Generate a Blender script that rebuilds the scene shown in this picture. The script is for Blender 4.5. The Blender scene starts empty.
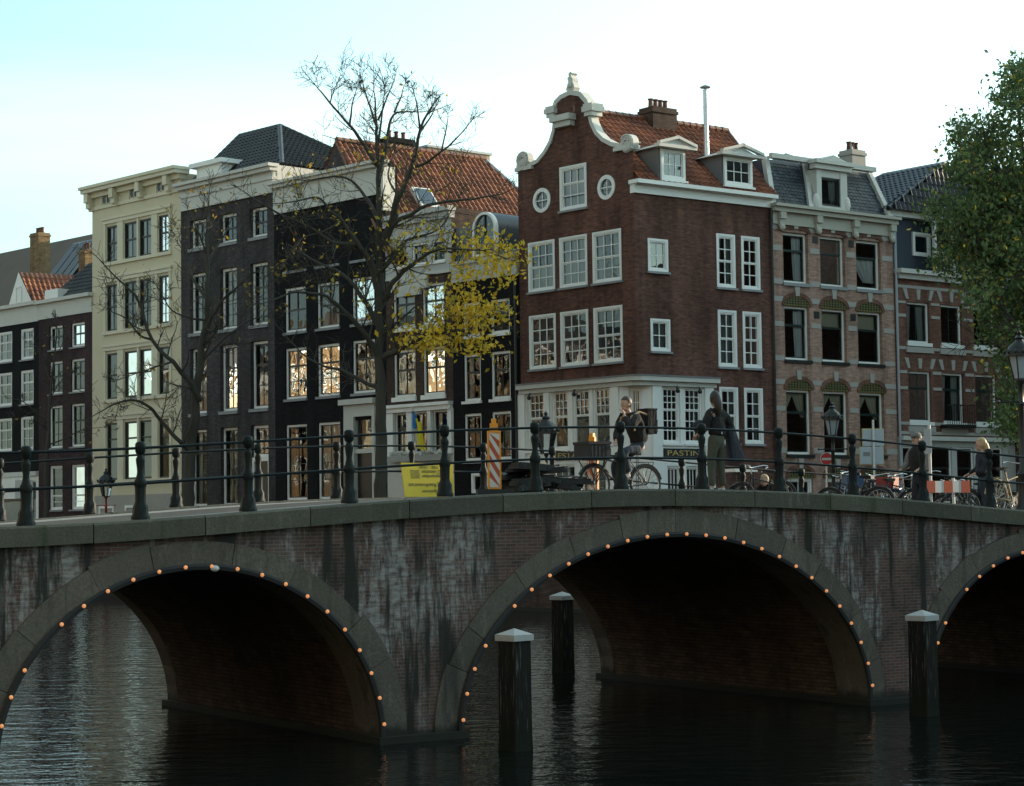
import bpy, bmesh, math, random
from mathutils import Matrix, Vector, noise
rad = math.radians
random.seed(7)
SC = bpy.context.scene
COL = SC.collection
# ------------------------------------------------------------------ camera model (solved from the straight lines of the place)
FPX, PITCH, ROLL, EYE = 2030.0, rad(3.604), rad(0.76), 3.3
SZ = 1.7          # street level
WZ = 0.15          # water level
_F = Vector((0, math.cos(PITCH), math.sin(PITCH)))
_R0 = Vector((1, 0, 0)); _U0 = Vector((0, -math.sin(PITCH), math.cos(PITCH)))
_R = _R0 * math.cos(ROLL) - _U0 * math.sin(ROLL)
_U = _R0 * math.sin(ROLL) + _U0 * math.cos(ROLL)
def ray(x, y): return _F + _R * ((x - 512) / FPX) + _U * ((393 - y) / FPX)
def atY(x, y, Y):
    r = ray(x, y); k = Y / r.y
    return Vector((r.x * k, Y, EYE + r.z * k))
def atZ(x, y, z):
    r = ray(x, y); k = (z - EYE) / r.z
    return Vector((r.x * k, r.y * k, z))
class Plane:
    """a vertical plane: origin P (plan), direction ang; u along it, y away from the viewer, z up"""
    def __init__(s, P, ang):
        s.P = Vector((P[0], P[1])); s.ang = ang
        s.d = Vector((math.cos(ang), math.sin(ang))); s.n = Vector((-s.d.y, s.d.x))
        s.M = Matrix.Translation((P[0], P[1], 0)) @ Matrix.Rotation(ang, 4, 'Z')
    def uz(s, x, y, off=0.0):
        r = ray(x, y); k = (s.n.dot(s.P) + off) / (s.n.x * r.x + s.n.y * r.y)
        p = Vector((r.x * k, r.y * k)) - s.P
        return p.dot(s.d), EYE + r.z * k
    def u(s, x, y=350, off=0.0): return s.uz(x, y, off)[0]
    def z(s, x, y, off=0.0): return s.uz(x, y, off)[1]
    def world(s, u, y=0, z=0): return s.M @ Vector((u, y, z))

# ------------------------------------------------------------------ mesh helpers
WM = {}
class MB:
    def __init__(s): s.v = []; s.f = []
    def add(s, vs, fs):
        o = len(s.v); s.v += [tuple(v) for v in vs]; s.f += [tuple(i + o for i in f) for f in fs]; return s
    def quad(s, a, b, c, d): return s.add([a, b, c, d], [(0, 1, 2, 3)])
    def box(s, x0, x1, y0, y1, z0, z1):
        if x0 > x1: x0, x1 = x1, x0
        return s.add([(x0,y0,z0),(x1,y0,z0),(x1,y1,z0),(x0,y1,z0),(x0,y0,z1),(x1,y0,z1),(x1,y1,z1),(x0,y1,z1)],
                     [(0,3,2,1),(4,5,6,7),(0,1,5,4),(1,2,6,5),(2,3,7,6),(3,0,4,7)])
    def obox(s, c, ax, ay, az):
        """oriented box: centre c, half axes"""
        c = Vector(c); V = []
        for k in (-1, 1):
            for i, j in ((-1,-1),(1,-1),(1,1),(-1,1)): V.append(c + Vector(ax)*i + Vector(ay)*j + Vector(az)*k)
        return s.add(V, [(0,3,2,1),(4,5,6,7),(0,1,5,4),(1,2,6,5),(2,3,7,6),(3,0,4,7)])
    def prism(s, poly, y0, y1):
        n = len(poly)
        return s.add([(x,y0,z) for x,z in poly] + [(x,y1,z) for x,z in poly],
                     [tuple(range(n)), tuple(range(2*n-1, n-1, -1))] + [(i, i+n, (i+1)%n+n, (i+1)%n) for i in range(n)])
    def slab(s, poly, z0, z1):
        n = len(poly)
        return s.add([(x,y,z0) for x,y in poly] + [(x,y,z1) for x,y in poly],
                     [tuple(range(n-1,-1,-1)), tuple(range(n, 2*n))] + [(i, (i+1)%n, (i+1)%n+n, i+n) for i in range(n)])
    def ring(s, out, inn, y0, y1):
        n = len(out); V = []
        for poly, y in ((out,y0),(inn,y0),(out,y1),(inn,y1)): V += [(x,y,z) for x,z in poly]
        F = []
        for i in range(n):
            j = (i+1) % n
            F += [(i,j,n+j,n+i), (2*n+i,3*n+i,3*n+j,2*n+j), (i,2*n+i,2*n+j,j), (n+i,n+j,3*n+j,3*n+i)]
        return s.add(V, F)
    def tube(s, pts, r, n=6, cap=True):
        pts = [Vector(p) for p in pts]; m = len(pts)
        rs = r if isinstance(r, (list, tuple)) else [r]*m
        V = []; F = []; prev = None
        for i, p in enumerate(pts):
            t = (pts[min(i+1,m-1)] - pts[max(i-1,0)])
            t = t.normalized() if t.length > 1e-9 else Vector((0,0,1))
            a = prev - t*prev.dot(t) if prev is not None else t.orthogonal()
            if a.length < 1e-6: a = t.orthogonal()
            a.normalize(); prev = a; b = t.cross(a)
            for k in range(n):
                w = 2*math.pi*k/n
                V.append(p + (a*math.cos(w) + b*math.sin(w))*rs[i])
        for i in range(m-1):
            for k in range(n):
                F.append((i*n+k, i*n+(k+1)%n, (i+1)*n+(k+1)%n, (i+1)*n+k))
        if cap: F += [tuple(range(n-1,-1,-1)), tuple(range((m-1)*n, m*n))]
        return s.add(V, F)
    def lathe(s, prof, cx=0, cy=0, n=10, z0=0, rot=0.0):
        V = []; F = []; m = len(prof)
        for r, z in prof:
            for k in range(n):
                w = 2*math.pi*k/n + rot
                V.append((cx + r*math.cos(w), cy + r*math.sin(w), z0 + z))
        for i in range(m-1):
            for k in range(n): F.append((i*n+k, i*n+(k+1)%n, (i+1)*n+(k+1)%n, (i+1)*n+k))
        F += [tuple(range(n-1,-1,-1)), tuple(range((m-1)*n, m*n))]
        return s.add(V, F)
    def ball(s, c, rx, ry=None, rz=None, n=10, m=7):
        ry = rx if ry is None else ry; rz = rx if rz is None else rz; V = []; F = []
        for i in range(1, m):
            a = math.pi*i/m
            for k in range(n):
                w = 2*math.pi*k/n
                V.append((c[0]+rx*math.sin(a)*math.cos(w), c[1]+ry*math.sin(a)*math.sin(w), c[2]-rz*math.cos(a)))
        t = len(V); V += [(c[0],c[1],c[2]-rz), (c[0],c[1],c[2]+rz)]
        for i in range(m-2):
            for k in range(n): F.append((i*n+k, i*n+(k+1)%n, (i+1)*n+(k+1)%n, (i+1)*n+k))
        for k in range(n): F += [(t, (k+1)%n, k), (t+1, (m-2)*n+k, (m-2)*n+(k+1)%n)]
        return s.add(V, F)
    def torus(s, c, R, r, ax='y', n=28, m=6):
        pts = []
        V = []; F = []
        for i in range(n):
            a = 2*math.pi*i/n
            for k in range(m):
                b = 2*math.pi*k/m; q = R + r*math.cos(b); h = r*math.sin(b)
                p = (q*math.cos(a), h, q*math.sin(a)) if ax == 'y' else ((h, q*math.cos(a), q*math.sin(a)) if ax == 'x' else (q*math.cos(a), q*math.sin(a), h))
                V.append((c[0]+p[0], c[1]+p[1], c[2]+p[2]))
        for i in range(n):
            for k in range(m): F.append((i*m+k, i*m+(k+1)%m, ((i+1)%n)*m+(k+1)%m, ((i+1)%n)*m+k))
        return s.add(V, F)
    def build(s, name, mat, parent=None, M=None, smooth=False, fix=True):
        me = bpy.data.meshes.new(name); me.from_pydata(s.v, [], s.f)
        if fix:
            b = bmesh.new(); b.from_mesh(me); bmesh.ops.recalc_face_normals(b, faces=b.faces[:]); b.to_mesh(me); b.free()
        if smooth:
            me.polygons.foreach_set('use_smooth', [True]*len(me.polygons))
            try: me.set_sharp_from_angle(angle=rad(40))
            except Exception: pass
        me.update()
        return put(name, me, mat, parent, M)
def put(name, me, mat, parent=None, M=None):
    if mat is not None:
        if me.materials: me.materials[0] = mat
        else: me.materials.append(mat)
    o = bpy.data.objects.new(name, me); COL.objects.link(o)
    M = M.copy() if M is not None else (WM[parent.name].copy() if parent is not None else Matrix.Identity(4))
    WM[o.name] = M
    if parent is not None:
        o.parent = parent; o.matrix_basis = WM[parent.name].inverted() @ M
    else: o.matrix_basis = M
    return o
def tag(o, label, cat, group=None):
    o['label'] = label; o['category'] = cat
    if group: o['group'] = group
    return o
def thing(name, label, cat, M=None, group=None):
    o = bpy.data.objects.new(name, None); COL.objects.link(o)
    o.empty_display_size = 0.3
    M = M if M is not None else Matrix.Identity(4)
    o.matrix_basis = M; WM[o.name] = M.copy()
    return tag(o, label, cat, group)
def structure(o, kind='structure'): o['kind'] = kind; return o
def dup(root, M, label, group=None):
    r = root.copy(); COL.objects.link(r); r.matrix_basis = M; WM[r.name] = M.copy(); r['label'] = label
    if group: r['group'] = group
    def rec(src, dst):
        for ch in list(src.children):
            c = ch.copy(); COL.objects.link(c); c.parent = dst; c.matrix_basis = ch.matrix_basis.copy()
            WM[c.name] = WM[dst.name] @ c.matrix_basis; rec(ch, c)
    rec(root, r); return r
def TR(x, y, z, ang=0.0): return Matrix.Translation((x, y, z)) @ Matrix.Rotation(ang, 4, 'Z')

# ------------------------------------------------------------------ materials
MATS = {}
def newmat(name):
    m = bpy.data.materials.new(name); m.use_nodes = True; nt = m.node_tree
    return m, nt, nt.nodes['Principled BSDF']
def N(nt, t, **kw):
    n = nt.nodes.new(t)
    for k, v in kw.items():
        if k in n.inputs and not hasattr(type(n), k): n.inputs[k].default_value = v
        else:
            try: setattr(n, k, v)
            except Exception: n.inputs[k].default_value = v
    return n
def c4(c): return (c[0], c[1], c[2], 1)
def ramp(nt, stops, interp='LINEAR'):
    r = nt.nodes.new('ShaderNodeValToRGB'); r.color_ramp.interpolation = interp
    e = r.color_ramp.elements
    while len(e) < len(stops): e.new(0.5)
    for i, (p, c) in enumerate(stops):
        e[i].position = p; e[i].color = c4(c) if isinstance(c, (tuple, list)) else (c, c, c, 1)
    return r
def mixc(nt, fac, a, b, mode='MIX'):
    m = nt.nodes.new('ShaderNodeMix'); m.data_type = 'RGBA'; m.blend_type = mode
    L = nt.links.new
    for sock, v in ((m.inputs[0], fac), (m.inputs[6], a), (m.inputs[7], b)):
        if isinstance(v, bpy.types.NodeSocket): L(v, sock)
        elif isinstance(v, (int, float)): sock.default_value = v
        else: sock.default_value = c4(v)
    return m.outputs[2]
def coords(nt, scale=(1,1,1), face=False):
    tc = N(nt, 'ShaderNodeTexCoord')
    if face:   # (x + y, z): runs along any vertical face of the part
        sp = N(nt, 'ShaderNodeSeparateXYZ'); nt.links.new(tc.outputs['Object'], sp.inputs[0])
        ad = N(nt, 'ShaderNodeMath', operation='ADD'); nt.links.new(sp.outputs[0], ad.inputs[0]); nt.links.new(sp.outputs[1], ad.inputs[1])
        cb = N(nt, 'ShaderNodeCombineXYZ'); nt.links.new(ad.outputs[0], cb.inputs[0]); nt.links.new(sp.outputs[2], cb.inputs[1])
        src = cb.outputs[0]
    else: src = tc.outputs['Object']
    mp = N(nt, 'ShaderNodeMapping'); mp.inputs['Scale'].default_value = scale
    nt.links.new(src, mp.inputs[0]); return mp.outputs[0]
def noise_tex(nt, vec, scale, detail=4, rough=0.55):
    n = N(nt, 'ShaderNodeTexNoise'); n.inputs['Scale'].default_value = scale
    n.inputs['Detail'].default_value = detail; n.inputs['Roughness'].default_value = rough
    nt.links.new(vec, n.inputs['Vector']); return n.outputs['Fac']
def bump(nt, h, bs, strength=0.3, dist=0.02):
    b = N(nt, 'ShaderNodeBump'); b.inputs['Strength'].default_value = strength; b.inputs['Distance'].default_value = dist
    nt.links.new(h, b.inputs['Height']); nt.links.new(b.outputs[0], bs.inputs['Normal'])
def paint(name, col, rough=0.5, var=0.18, scale=1.5, metal=0.0, dirt=0.25):
    """painted / plain surface with uneven wear and fine grain"""
    m, nt, bs = newmat(name); L = nt.links.new
    n1 = noise_tex(nt, coords(nt, (scale, scale, scale*0.45)), 1.0, 6, 0.65)
    n2 = noise_tex(nt, coords(nt), 22, 3)
    a = mixc(nt, n1, [max(0, c*(1-var)) for c in col], [min(1, c*(1+var)) for c in col])
    r = ramp(nt, [(0.52, 0), (0.75, 1)]); L(n1, r.inputs[0])
    f = N(nt, 'ShaderNodeMath', operation='MULTIPLY'); L(r.outputs[0], f.inputs[0]); L(n2, f.inputs[1])
    f2 = N(nt, 'ShaderNodeMath', operation='MULTIPLY'); L(f.outputs[0], f2.inputs[0]); f2.inputs[1].default_value = dirt
    a = mixc(nt, f2.outputs[0], a, [c*0.35+0.015 for c in col])
    L(a, bs.inputs['Base Color']); bs.inputs['Roughness'].default_value = rough; bs.inputs['Metallic'].default_value = metal
    if name in ('iron', 'pile_cap'): bs.inputs['Specular IOR Level'].default_value = 0.2
    bump(nt, n2, bs, 0.15, 0.006)
    MATS[name] = m; return m
def brick(name, c1, c2, mortar, bw=0.22, bh=0.065, ms=0.006, patch=0.35, rough=0.85):
    m, nt, bs = newmat(name); L = nt.links.new
    v = coords(nt, face=True)
    b = N(nt, 'ShaderNodeTexBrick'); L(v, b.inputs['Vector'])
    b.inputs['Color1'].default_value = c4(c1); b.inputs['Color2'].default_value = c4(c2); b.inputs['Mortar'].default_value = c4(mortar)
    b.inputs['Scale'].default_value = 1; b.inputs['Brick Width'].default_value = bw; b.inputs['Row Height'].default_value = bh
    b.inputs['Mortar Size'].default_value = ms; b.inputs['Bias'].default_value = 0.0
    n1 = noise_tex(nt, coords(nt, (0.5, 0.5, 0.28)), 1.0, 7, 0.62)
    n3 = noise_tex(nt, coords(nt, (2.2, 2.2, 9.0)), 1.0, 5, 0.7)
    mul = ramp(nt, [(0.3, 1-patch), (0.7, 1+patch)]); L(n1, mul.inputs[0])
    mul2 = ramp(nt, [(0.3, 0.62), (0.7, 1.38)]); L(n3, mul2.inputs[0])
    col = mixc(nt, 1.0, b.outputs['Color'], mul.outputs[0], 'MULTIPLY')
    col = mixc(nt, 1.0, col, mul2.outputs[0], 'MULTIPLY')
    n4 = noise_tex(nt, coords(nt, (1.4, 1.4, 0.14)), 1.0, 6, 0.65); mul3 = ramp(nt, [(0.32, 0.62), (0.55, 1.08)]); L(n4, mul3.inputs[0]); col = mixc(nt, 1.0, col, mul3.outputs[0], 'MULTIPLY')
    L(col, bs.inputs['Base Color']); bs.inputs['Roughness'].default_value = rough; bs.inputs['Specular IOR Level'].default_value = 0.15
    bump(nt, b.outputs['Fac'], bs, -0.4, 0.012)
    MATS[name] = m; return m
def glass(name, ior=2.0, tint=(0.72, 0.78, 0.78), wav=0.006, scale=1.3):
    m, nt, bs = newmat(name); L = nt.links.new; nt.nodes.remove(bs)
    out = nt.nodes['Material Output']
    v = coords(nt, (scale, scale, scale*0.8)); n = noise_tex(nt, v, 1.0, 1, 0.4)
    gi = N(nt, 'ShaderNodeNewGeometry')
    b = N(nt, 'ShaderNodeBump'); b.inputs['Strength'].default_value = 1.0; b.inputs['Distance'].default_value = wav; L(n, b.inputs['Height'])
    fr = N(nt, 'ShaderNodeFresnel'); fr.inputs['IOR'].default_value = ior
    gl = N(nt, 'ShaderNodeBsdfGlossy'); gl.inputs['Roughness'].default_value = 0.015; gl.inputs['Color'].default_value = (0.95, 0.97, 1, 1); L(b.outputs[0], gl.inputs['Normal'])
    tr = N(nt, 'ShaderNodeBsdfTransparent'); tr.inputs['Color'].default_value = c4(tint)
    mx = N(nt, 'ShaderNodeMixShader'); L(fr.outputs[0], mx.inputs[0]); L(tr.outputs[0], mx.inputs[1]); L(gl.outputs[0], mx.inputs[2])
    L(mx.outputs[0], out.inputs['Surface']); MATS[name] = m; return m
def tilemat(name, c1, c2, rough=0.5, row=0.3, colw=0.25):
    """roof tiles: the pantile shape itself is modelled; each tile gets its own tone"""
    m, nt, bs = newmat(name); L = nt.links.new
    uv = N(nt, 'ShaderNodeUVMap'); uv.uv_map = 'UVMap'
    wn = N(nt, 'ShaderNodeTexWhiteNoise', noise_dimensions='2D')
    sn = N(nt, 'ShaderNodeVectorMath', operation='FLOOR'); L(uv.outputs[0], sn.inputs[0]); L(sn.outputs[0], wn.inputs['Vector'])
    n1 = noise_tex(nt, coords(nt, (0.7,0.7,0.7)), 1.0, 5, 0.6)
    a = mixc(nt, wn.outputs['Value'], c1, c2)
    r = ramp(nt, [(0.35, 0.55), (0.65, 1.15)]); L(n1, r.inputs[0])
    a = mixc(nt, 1.0, a, r.outputs[0], 'MULTIPLY')
    L(a, bs.inputs['Base Color']); bs.inputs['Roughness'].default_value = rough
    MATS[name] = m; return m
def emit(name, col, s):
    m, nt, bs = newmat(name); bs.inputs['Base Color'].default_value = c4(col)
    bs.inputs['Emission Color'].default_value = c4(col); bs.inputs['Emission Strength'].default_value = s
    MATS[name] = m; return m
def leafmat(name, stops, trans=0.35):
    m, nt, bs = newmat(name); L = nt.links.new
    g = N(nt, 'ShaderNodeNewGeometry'); r = ramp(nt, stops); L(g.outputs['Random Per Island'], r.inputs[0])
    L(r.outputs[0], bs.inputs['Base Color']); bs.inputs['Roughness'].default_value = 0.55
    t = N(nt, 'ShaderNodeBsdfTranslucent'); L(r.outputs[0], t.inputs[0])
    mx = N(nt, 'ShaderNodeMixShader'); mx.inputs[0].default_value = trans
    L(bs.outputs[0], mx.inputs[1]); L(t.outputs[0], mx.inputs[2]); L(mx.outputs[0], nt.nodes['Material Output'].inputs['Surface'])
    MATS[name] = m; return m

paint('white', (0.80, 0.795, 0.765), 0.45, 0.07, 1.2, dirt=0.3)
paint('white_old', (0.55, 0.54, 0.50), 0.55, 0.12, 1.0, dirt=0.5)
paint('grey_frieze', (0.46, 0.46, 0.44), 0.6, 0.15, 0.8, dirt=0.5)
paint('cream_wall', (0.61, 0.545, 0.39), 0.75, 0.10, 0.6, dirt=0.4)
paint('cream_trim', (0.66, 0.605, 0.46), 0.6, 0.08, 0.8, dirt=0.4)
paint('sand_trim', (0.42, 0.40, 0.34), 0.7, 0.15, 0.8, dirt=0.5)
paint('sash_dark', (0.018, 0.022, 0.022), 0.35, 0.2)
paint('sash_green', (0.012, 0.03, 0.026), 0.35, 0.2)
paint('stone_sill', (0.26, 0.27, 0.28), 0.8, 0.2, 2)
paint('stone_band', (0.36, 0.34, 0.31), 0.85, 0.22, 1.6, dirt=0.5)
paint('door_black', (0.010, 0.011, 0.012), 0.3, 0.2)
paint('slate_blue', (0.035, 0.048, 0.068), 0.5, 0.3, 2.5)
paint('timber_blue', (0.030, 0.040, 0.058), 0.55, 0.2, 1.5)
paint('lead_grey', (0.16, 0.17, 0.18), 0.55, 0.25, 1.5)
paint('roof_felt', (0.130, 0.105, 0.088), 0.9, 0.35, 0.5)
paint('beige_plaster', (0.46, 0.36, 0.26), 0.85, 0.12, 0.5, dirt=0.3)
paint('iron', (0.004, 0.009, 0.010), 0.55, 0.4, 6, dirt=0.5)
paint('black_iron', (0.010, 0.011, 0.011), 0.4, 0.3, 6)
paint('steel', (0.62, 0.64, 0.66), 0.35, 0.08, 3, metal=0.6)
paint('zinc', (0.33, 0.36, 0.40), 0.5, 0.15, 3, metal=0.2)
paint('asphalt', (0.062, 0.062, 0.063), 0.92, 0.25, 0.8)
paint('pile_cap', (0.40, 0.41, 0.41), 0.8, 0.3, 5, dirt=0.9)
paint('rubber', (0.018, 0.019, 0.021), 0.75, 0.4, 4)
paint('curtain', (0.62, 0.62, 0.60), 0.9, 0.08, 3)
paint('curtain_buff', (0.42, 0.37, 0.27), 0.9, 0.12, 3)
paint('olive_tile', (0.16, 0.14, 0.03), 0.6, 0.3, 4)
paint('sign_black', (0.012, 0.013, 0.014), 0.4, 0.2)
paint('gold_letter', (0.50, 0.36, 0.12), 0.45, 0.1)
paint('yellow_sign', (0.62, 0.46, 0.018), 0.5, 0.08, 3, dirt=0.4)
paint('orange_plastic', (0.78, 0.30, 0.015), 0.45, 0.08, 3)
paint('sign_red', (0.50, 0.025, 0.018), 0.4, 0.08, 3)
paint('orange_red', (0.42, 0.07, 0.03), 0.4, 0.1, 3)
paint('sign_white', (0.58, 0.58, 0.58), 0.5, 0.12, 3, dirt=0.6)
paint('sign_grey', (0.34, 0.40, 0.45), 0.45, 0.1, 3)
paint('flag_blue', (0.02, 0.20, 0.55), 0.8, 0.1, 3)
paint('flag_yellow', (0.65, 0.55, 0.03), 0.8, 0.1, 3)
paint('skin', (0.48, 0.29, 0.21), 0.55, 0.06, 5, dirt=0.05)
paint('hair_dark', (0.018, 0.013, 0.010), 0.5, 0.3, 12)
paint('hair_brown', (0.05, 0.033, 0.022), 0.55, 0.3, 12)
paint('hair_blond', (0.42, 0.30, 0.15), 0.5, 0.2, 12)
paint('cloth_black', (0.010, 0.010, 0.011), 0.9, 0.3, 6)
paint('cloth_navy', (0.018, 0.020, 0.030), 0.9, 0.3, 6)
paint('denim', (0.030, 0.042, 0.058), 0.9, 0.3, 6)
paint('khaki', (0.105, 0.105, 0.070), 0.9, 0.25, 6)
paint('cloth_grey', (0.18, 0.17, 0.16), 0.9, 0.2, 6)
paint('tan_strap', (0.36, 0.25, 0.15), 0.8, 0.2, 6)
paint('shoe_white', (0.42, 0.41, 0.40), 0.6, 0.1, 6)
paint('vest_yellow', (0.55, 0.45, 0.08), 0.7, 0.1, 6)
paint('bike_red', (0.26, 0.022, 0.022), 0.4, 0.1, 6)
paint('bike_blue', (0.02, 0.05, 0.13), 0.4, 0.15, 6)
paint('bike_tan', (0.30, 0.22, 0.10), 0.4, 0.15, 6)
paint('chrome', (0.55, 0.55, 0.55), 0.25, 0.1, 6, metal=0.9)
paint('flower_white', (0.62, 0.62, 0.58), 0.8, 0.2, 12)
paint('planter', (0.34, 0.34, 0.32), 0.8, 0.2, 3)
brick('brick_red', (0.150, 0.064, 0.047), (0.088, 0.042, 0.034), (0.115, 0.078, 0.064), patch=0.42)
brick('brick_black', (0.013, 0.012, 0.0135), (0.008, 0.008, 0.009), (0.008, 0.008, 0.009), patch=0.3, rough=0.85)
brick('brick_grey', (0.070, 0.062, 0.064), (0.048, 0.043, 0.046), (0.055, 0.052, 0.052))
brick('brick_plum', (0.062, 0.035, 0.038), (0.046, 0.028, 0.031), (0.045, 0.036, 0.036))
brick('brick_brown', (0.085, 0.052, 0.040), (0.060, 0.040, 0.033), (0.06, 0.05, 0.045))
brick('brick_salmon', (0.39, 0.235, 0.18), (0.31, 0.185, 0.142), (0.20, 0.17, 0.15), patch=0.2)
brick('brick_rust', (0.185, 0.085, 0.060), (0.14, 0.065, 0.048), (0.12, 0.085, 0.07))
brick('brick_quay', (0.075, 0.050, 0.042), (0.05, 0.034, 0.03), (0.06, 0.05, 0.045))
brick('brick_vault', (0.110, 0.078, 0.056), (0.075, 0.053, 0.041), (0.03, 0.024, 0.02))
brick('brick_sun', (0.215, 0.140, 0.072), (0.16, 0.10, 0.055), (0.2, 0.15, 0.10))
glass('glass'); glass('glass_wavy', 1.9, wav=0.013, scale=1.5); glass('glass_clear', 1.6, (0.9,0.92,0.92), wav=0.012)
tilemat('tile_orange', (0.34, 0.125, 0.058), (0.19, 0.062, 0.034), 0.55)
tilemat('tile_rust', (0.33, 0.110, 0.048), (0.16, 0.052, 0.028), 0.55)
tilemat('tile_dark', (0.030, 0.033, 0.036), (0.020, 0.022, 0.025), 0.42)
tilemat('tile_blue', (0.026, 0.034, 0.050), (0.017, 0.022, 0.034), 0.42)
emit('bulb_glow', (1.0, 0.40, 0.16), 0.28)
leafmat('leaf_yellow', [(0.0, (0.50, 0.31, 0.02)), (0.4, (0.86, 0.56, 0.04)), (0.8, (0.95, 0.70, 0.09)), (1.0, (0.24, 0.25, 0.04))], 0.5)
leafmat('leaf_brown', [(0.0, (0.22, 0.13, 0.025)), (0.6, (0.45, 0.29, 0.04)), (1.0, (0.32, 0.27, 0.05))], 0.5)
leafmat('leaf_green', [(0.0, (0.055, 0.105, 0.034)), (0.55, (0.110, 0.180, 0.060)), (0.88, (0.18, 0.24, 0.08)), (1.0, (0.26, 0.22, 0.04))], 0.45)

def bark(name, c):
    m, nt, bs = newmat(name); L = nt.links.new
    n = noise_tex(nt, coords(nt, (6, 6, 1.2)), 1.0, 6, 0.65)
    a = mixc(nt, n, [x*0.55 for x in c], [x*1.5 for x in c]); L(a, bs.inputs['Base Color']); bs.inputs['Roughness'].default_value = 0.9
    bump(nt, n, bs, 0.8, 0.03); MATS[name] = m
bark('bark', (0.052, 0.047, 0.036))
def cloth(name, c):
    m = paint(name, c, 0.95, 0.35, 5, dirt=0.3); nt = m.node_tree; bs = nt.nodes['Principled BSDF']; n = noise_tex(nt, coords(nt, (9, 9, 4)), 1.0, 4, 0.6); bump(nt, n, bs, 1.0, 0.05)
for nm_, c_ in (('cloth_black', (0.014, 0.0135, 0.014)), ('cloth_navy', (0.020, 0.022, 0.032)), ('denim', (0.034, 0.046, 0.064)), ('khaki', (0.070, 0.074, 0.052)), ('cloth_grey', (0.16, 0.15, 0.14))): cloth(nm_, c_)
def tide(nt, col):
    """the wet green-black band left by the water along the foot of the walls"""
    tc = N(nt, 'ShaderNodeTexCoord'); sp = N(nt, 'ShaderNodeSeparateXYZ'); nt.links.new(tc.outputs['Object'], sp.inputs[0])
    nn = noise_tex(nt, coords(nt, (2.5, 2.5, 2.5)), 1.0, 4, 0.6); ad = N(nt, 'ShaderNodeMath', operation='MULTIPLY_ADD'); nt.links.new(nn, ad.inputs[0]); ad.inputs[1].default_value = -0.5; nt.links.new(sp.outputs[2], ad.inputs[2])
    r = ramp(nt, [(0.0, 0.92), (0.06, 0.75), (0.16, 0)]); nt.links.new(ad.outputs[0], r.inputs[0])
    return mixc(nt, r.outputs[0], col, (0.013, 0.016, 0.011))
def masonry(name):
    """bridge brick with lime run-off, damp algae streaks and soot"""
    m, nt, bs = newmat(name); L = nt.links.new
    v = coords(nt, face=True)
    b = N(nt, 'ShaderNodeTexBrick'); L(v, b.inputs['Vector'])
    for k, c in (('Color1', (0.108, 0.050, 0.038)), ('Color2', (0.054, 0.031, 0.027)), ('Mortar', (0.115, 0.10, 0.09))): b.inputs[k].default_value = c4(c)
    b.inputs['Scale'].default_value = 1; b.inputs['Brick Width'].default_value = 0.19; b.inputs['Row Height'].default_value = 0.052; b.inputs['Mortar Size'].default_value = 0.006
    pn = noise_tex(nt, coords(nt, (1.1, 1.1, 1.6)), 1.0, 5, 0.6)
    pr = ramp(nt, [(0.35, 0.6), (0.65, 1.35)]); L(pn, pr.inputs[0])
    col = mixc(nt, 1.0, b.outputs['Color'], pr.outputs[0], 'MULTIPLY')
    # lime streaks: long vertical runs broken by fine noise
    s1 = noise_tex(nt, coords(nt, (2.6, 2.6, 0.28)), 1.0, 6, 0.6); s2 = noise_tex(nt, coords(nt, (13, 13, 3.2)), 1.0, 4, 0.7)
    bp = noise_tex(nt, coords(nt, (0.55, 0.55, 0.40)), 1.3, 3, 0.5); br_ = ramp(nt, [(0.36, 0.60), (0.60, 1.25)]); L(bp, br_.inputs[0]); s1b = N(nt, 'ShaderNodeMath', operation='MULTIPLY'); L(s1, s1b.inputs[0]); L(br_.outputs[0], s1b.inputs[1])
    sm = N(nt, 'ShaderNodeMath', operation='MULTIPLY'); L(s1b.outputs[0], sm.inputs[0]); L(s2, sm.inputs[1])
    sr = ramp(nt, [(0.225, 0), (0.345, 0.9)]); L(sm.outputs[0], sr.inputs[0])
    h1 = noise_tex(nt, coords(nt, (4.5, 4.5, 17.0)), 1.0, 3, 0.6); hr = ramp(nt, [(0.36, 0.25), (0.60, 1)]); L(h1, hr.inputs[0])
    sf = N(nt, 'ShaderNodeMath', operation='MULTIPLY'); L(sr.outputs[0], sf.inputs[0]); L(hr.outputs[0], sf.inputs[1])
    wide = noise_tex(nt, coords(nt, (0.9, 0.9, 0.35)), 1.6, 4, 0.55); wr = ramp(nt, [(0.50, 0), (0.72, 0.40)]); L(wide, wr.inputs[0])
    wb = mixc(nt, b.outputs['Fac'], (0.118, 0.105, 0.098), (0.17, 0.16, 0.15)); col = mixc(nt, wr.outputs[0], col, wb)
    col = mixc(nt, sf.outputs[0], col, (0.30, 0.295, 0.285))
    d1 = noise_tex(nt, coords(nt, (2.1, 2.1, 0.22)), 1.7, 5, 0.6)
    dr = ramp(nt, [(0.515, 0), (0.60, 0.94)]); L(d1, dr.inputs[0])
    col = mixc(nt, dr.outputs[0], col, (0.012, 0.013, 0.010)); col = tide(nt, col)
    L(col, bs.inputs['Base Color']); bs.inputs['Roughness'].default_value = 0.85
    bump(nt, b.outputs['Fac'], bs, -0.9, 0.02); MATS[name] = m
masonry('masonry')
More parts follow.
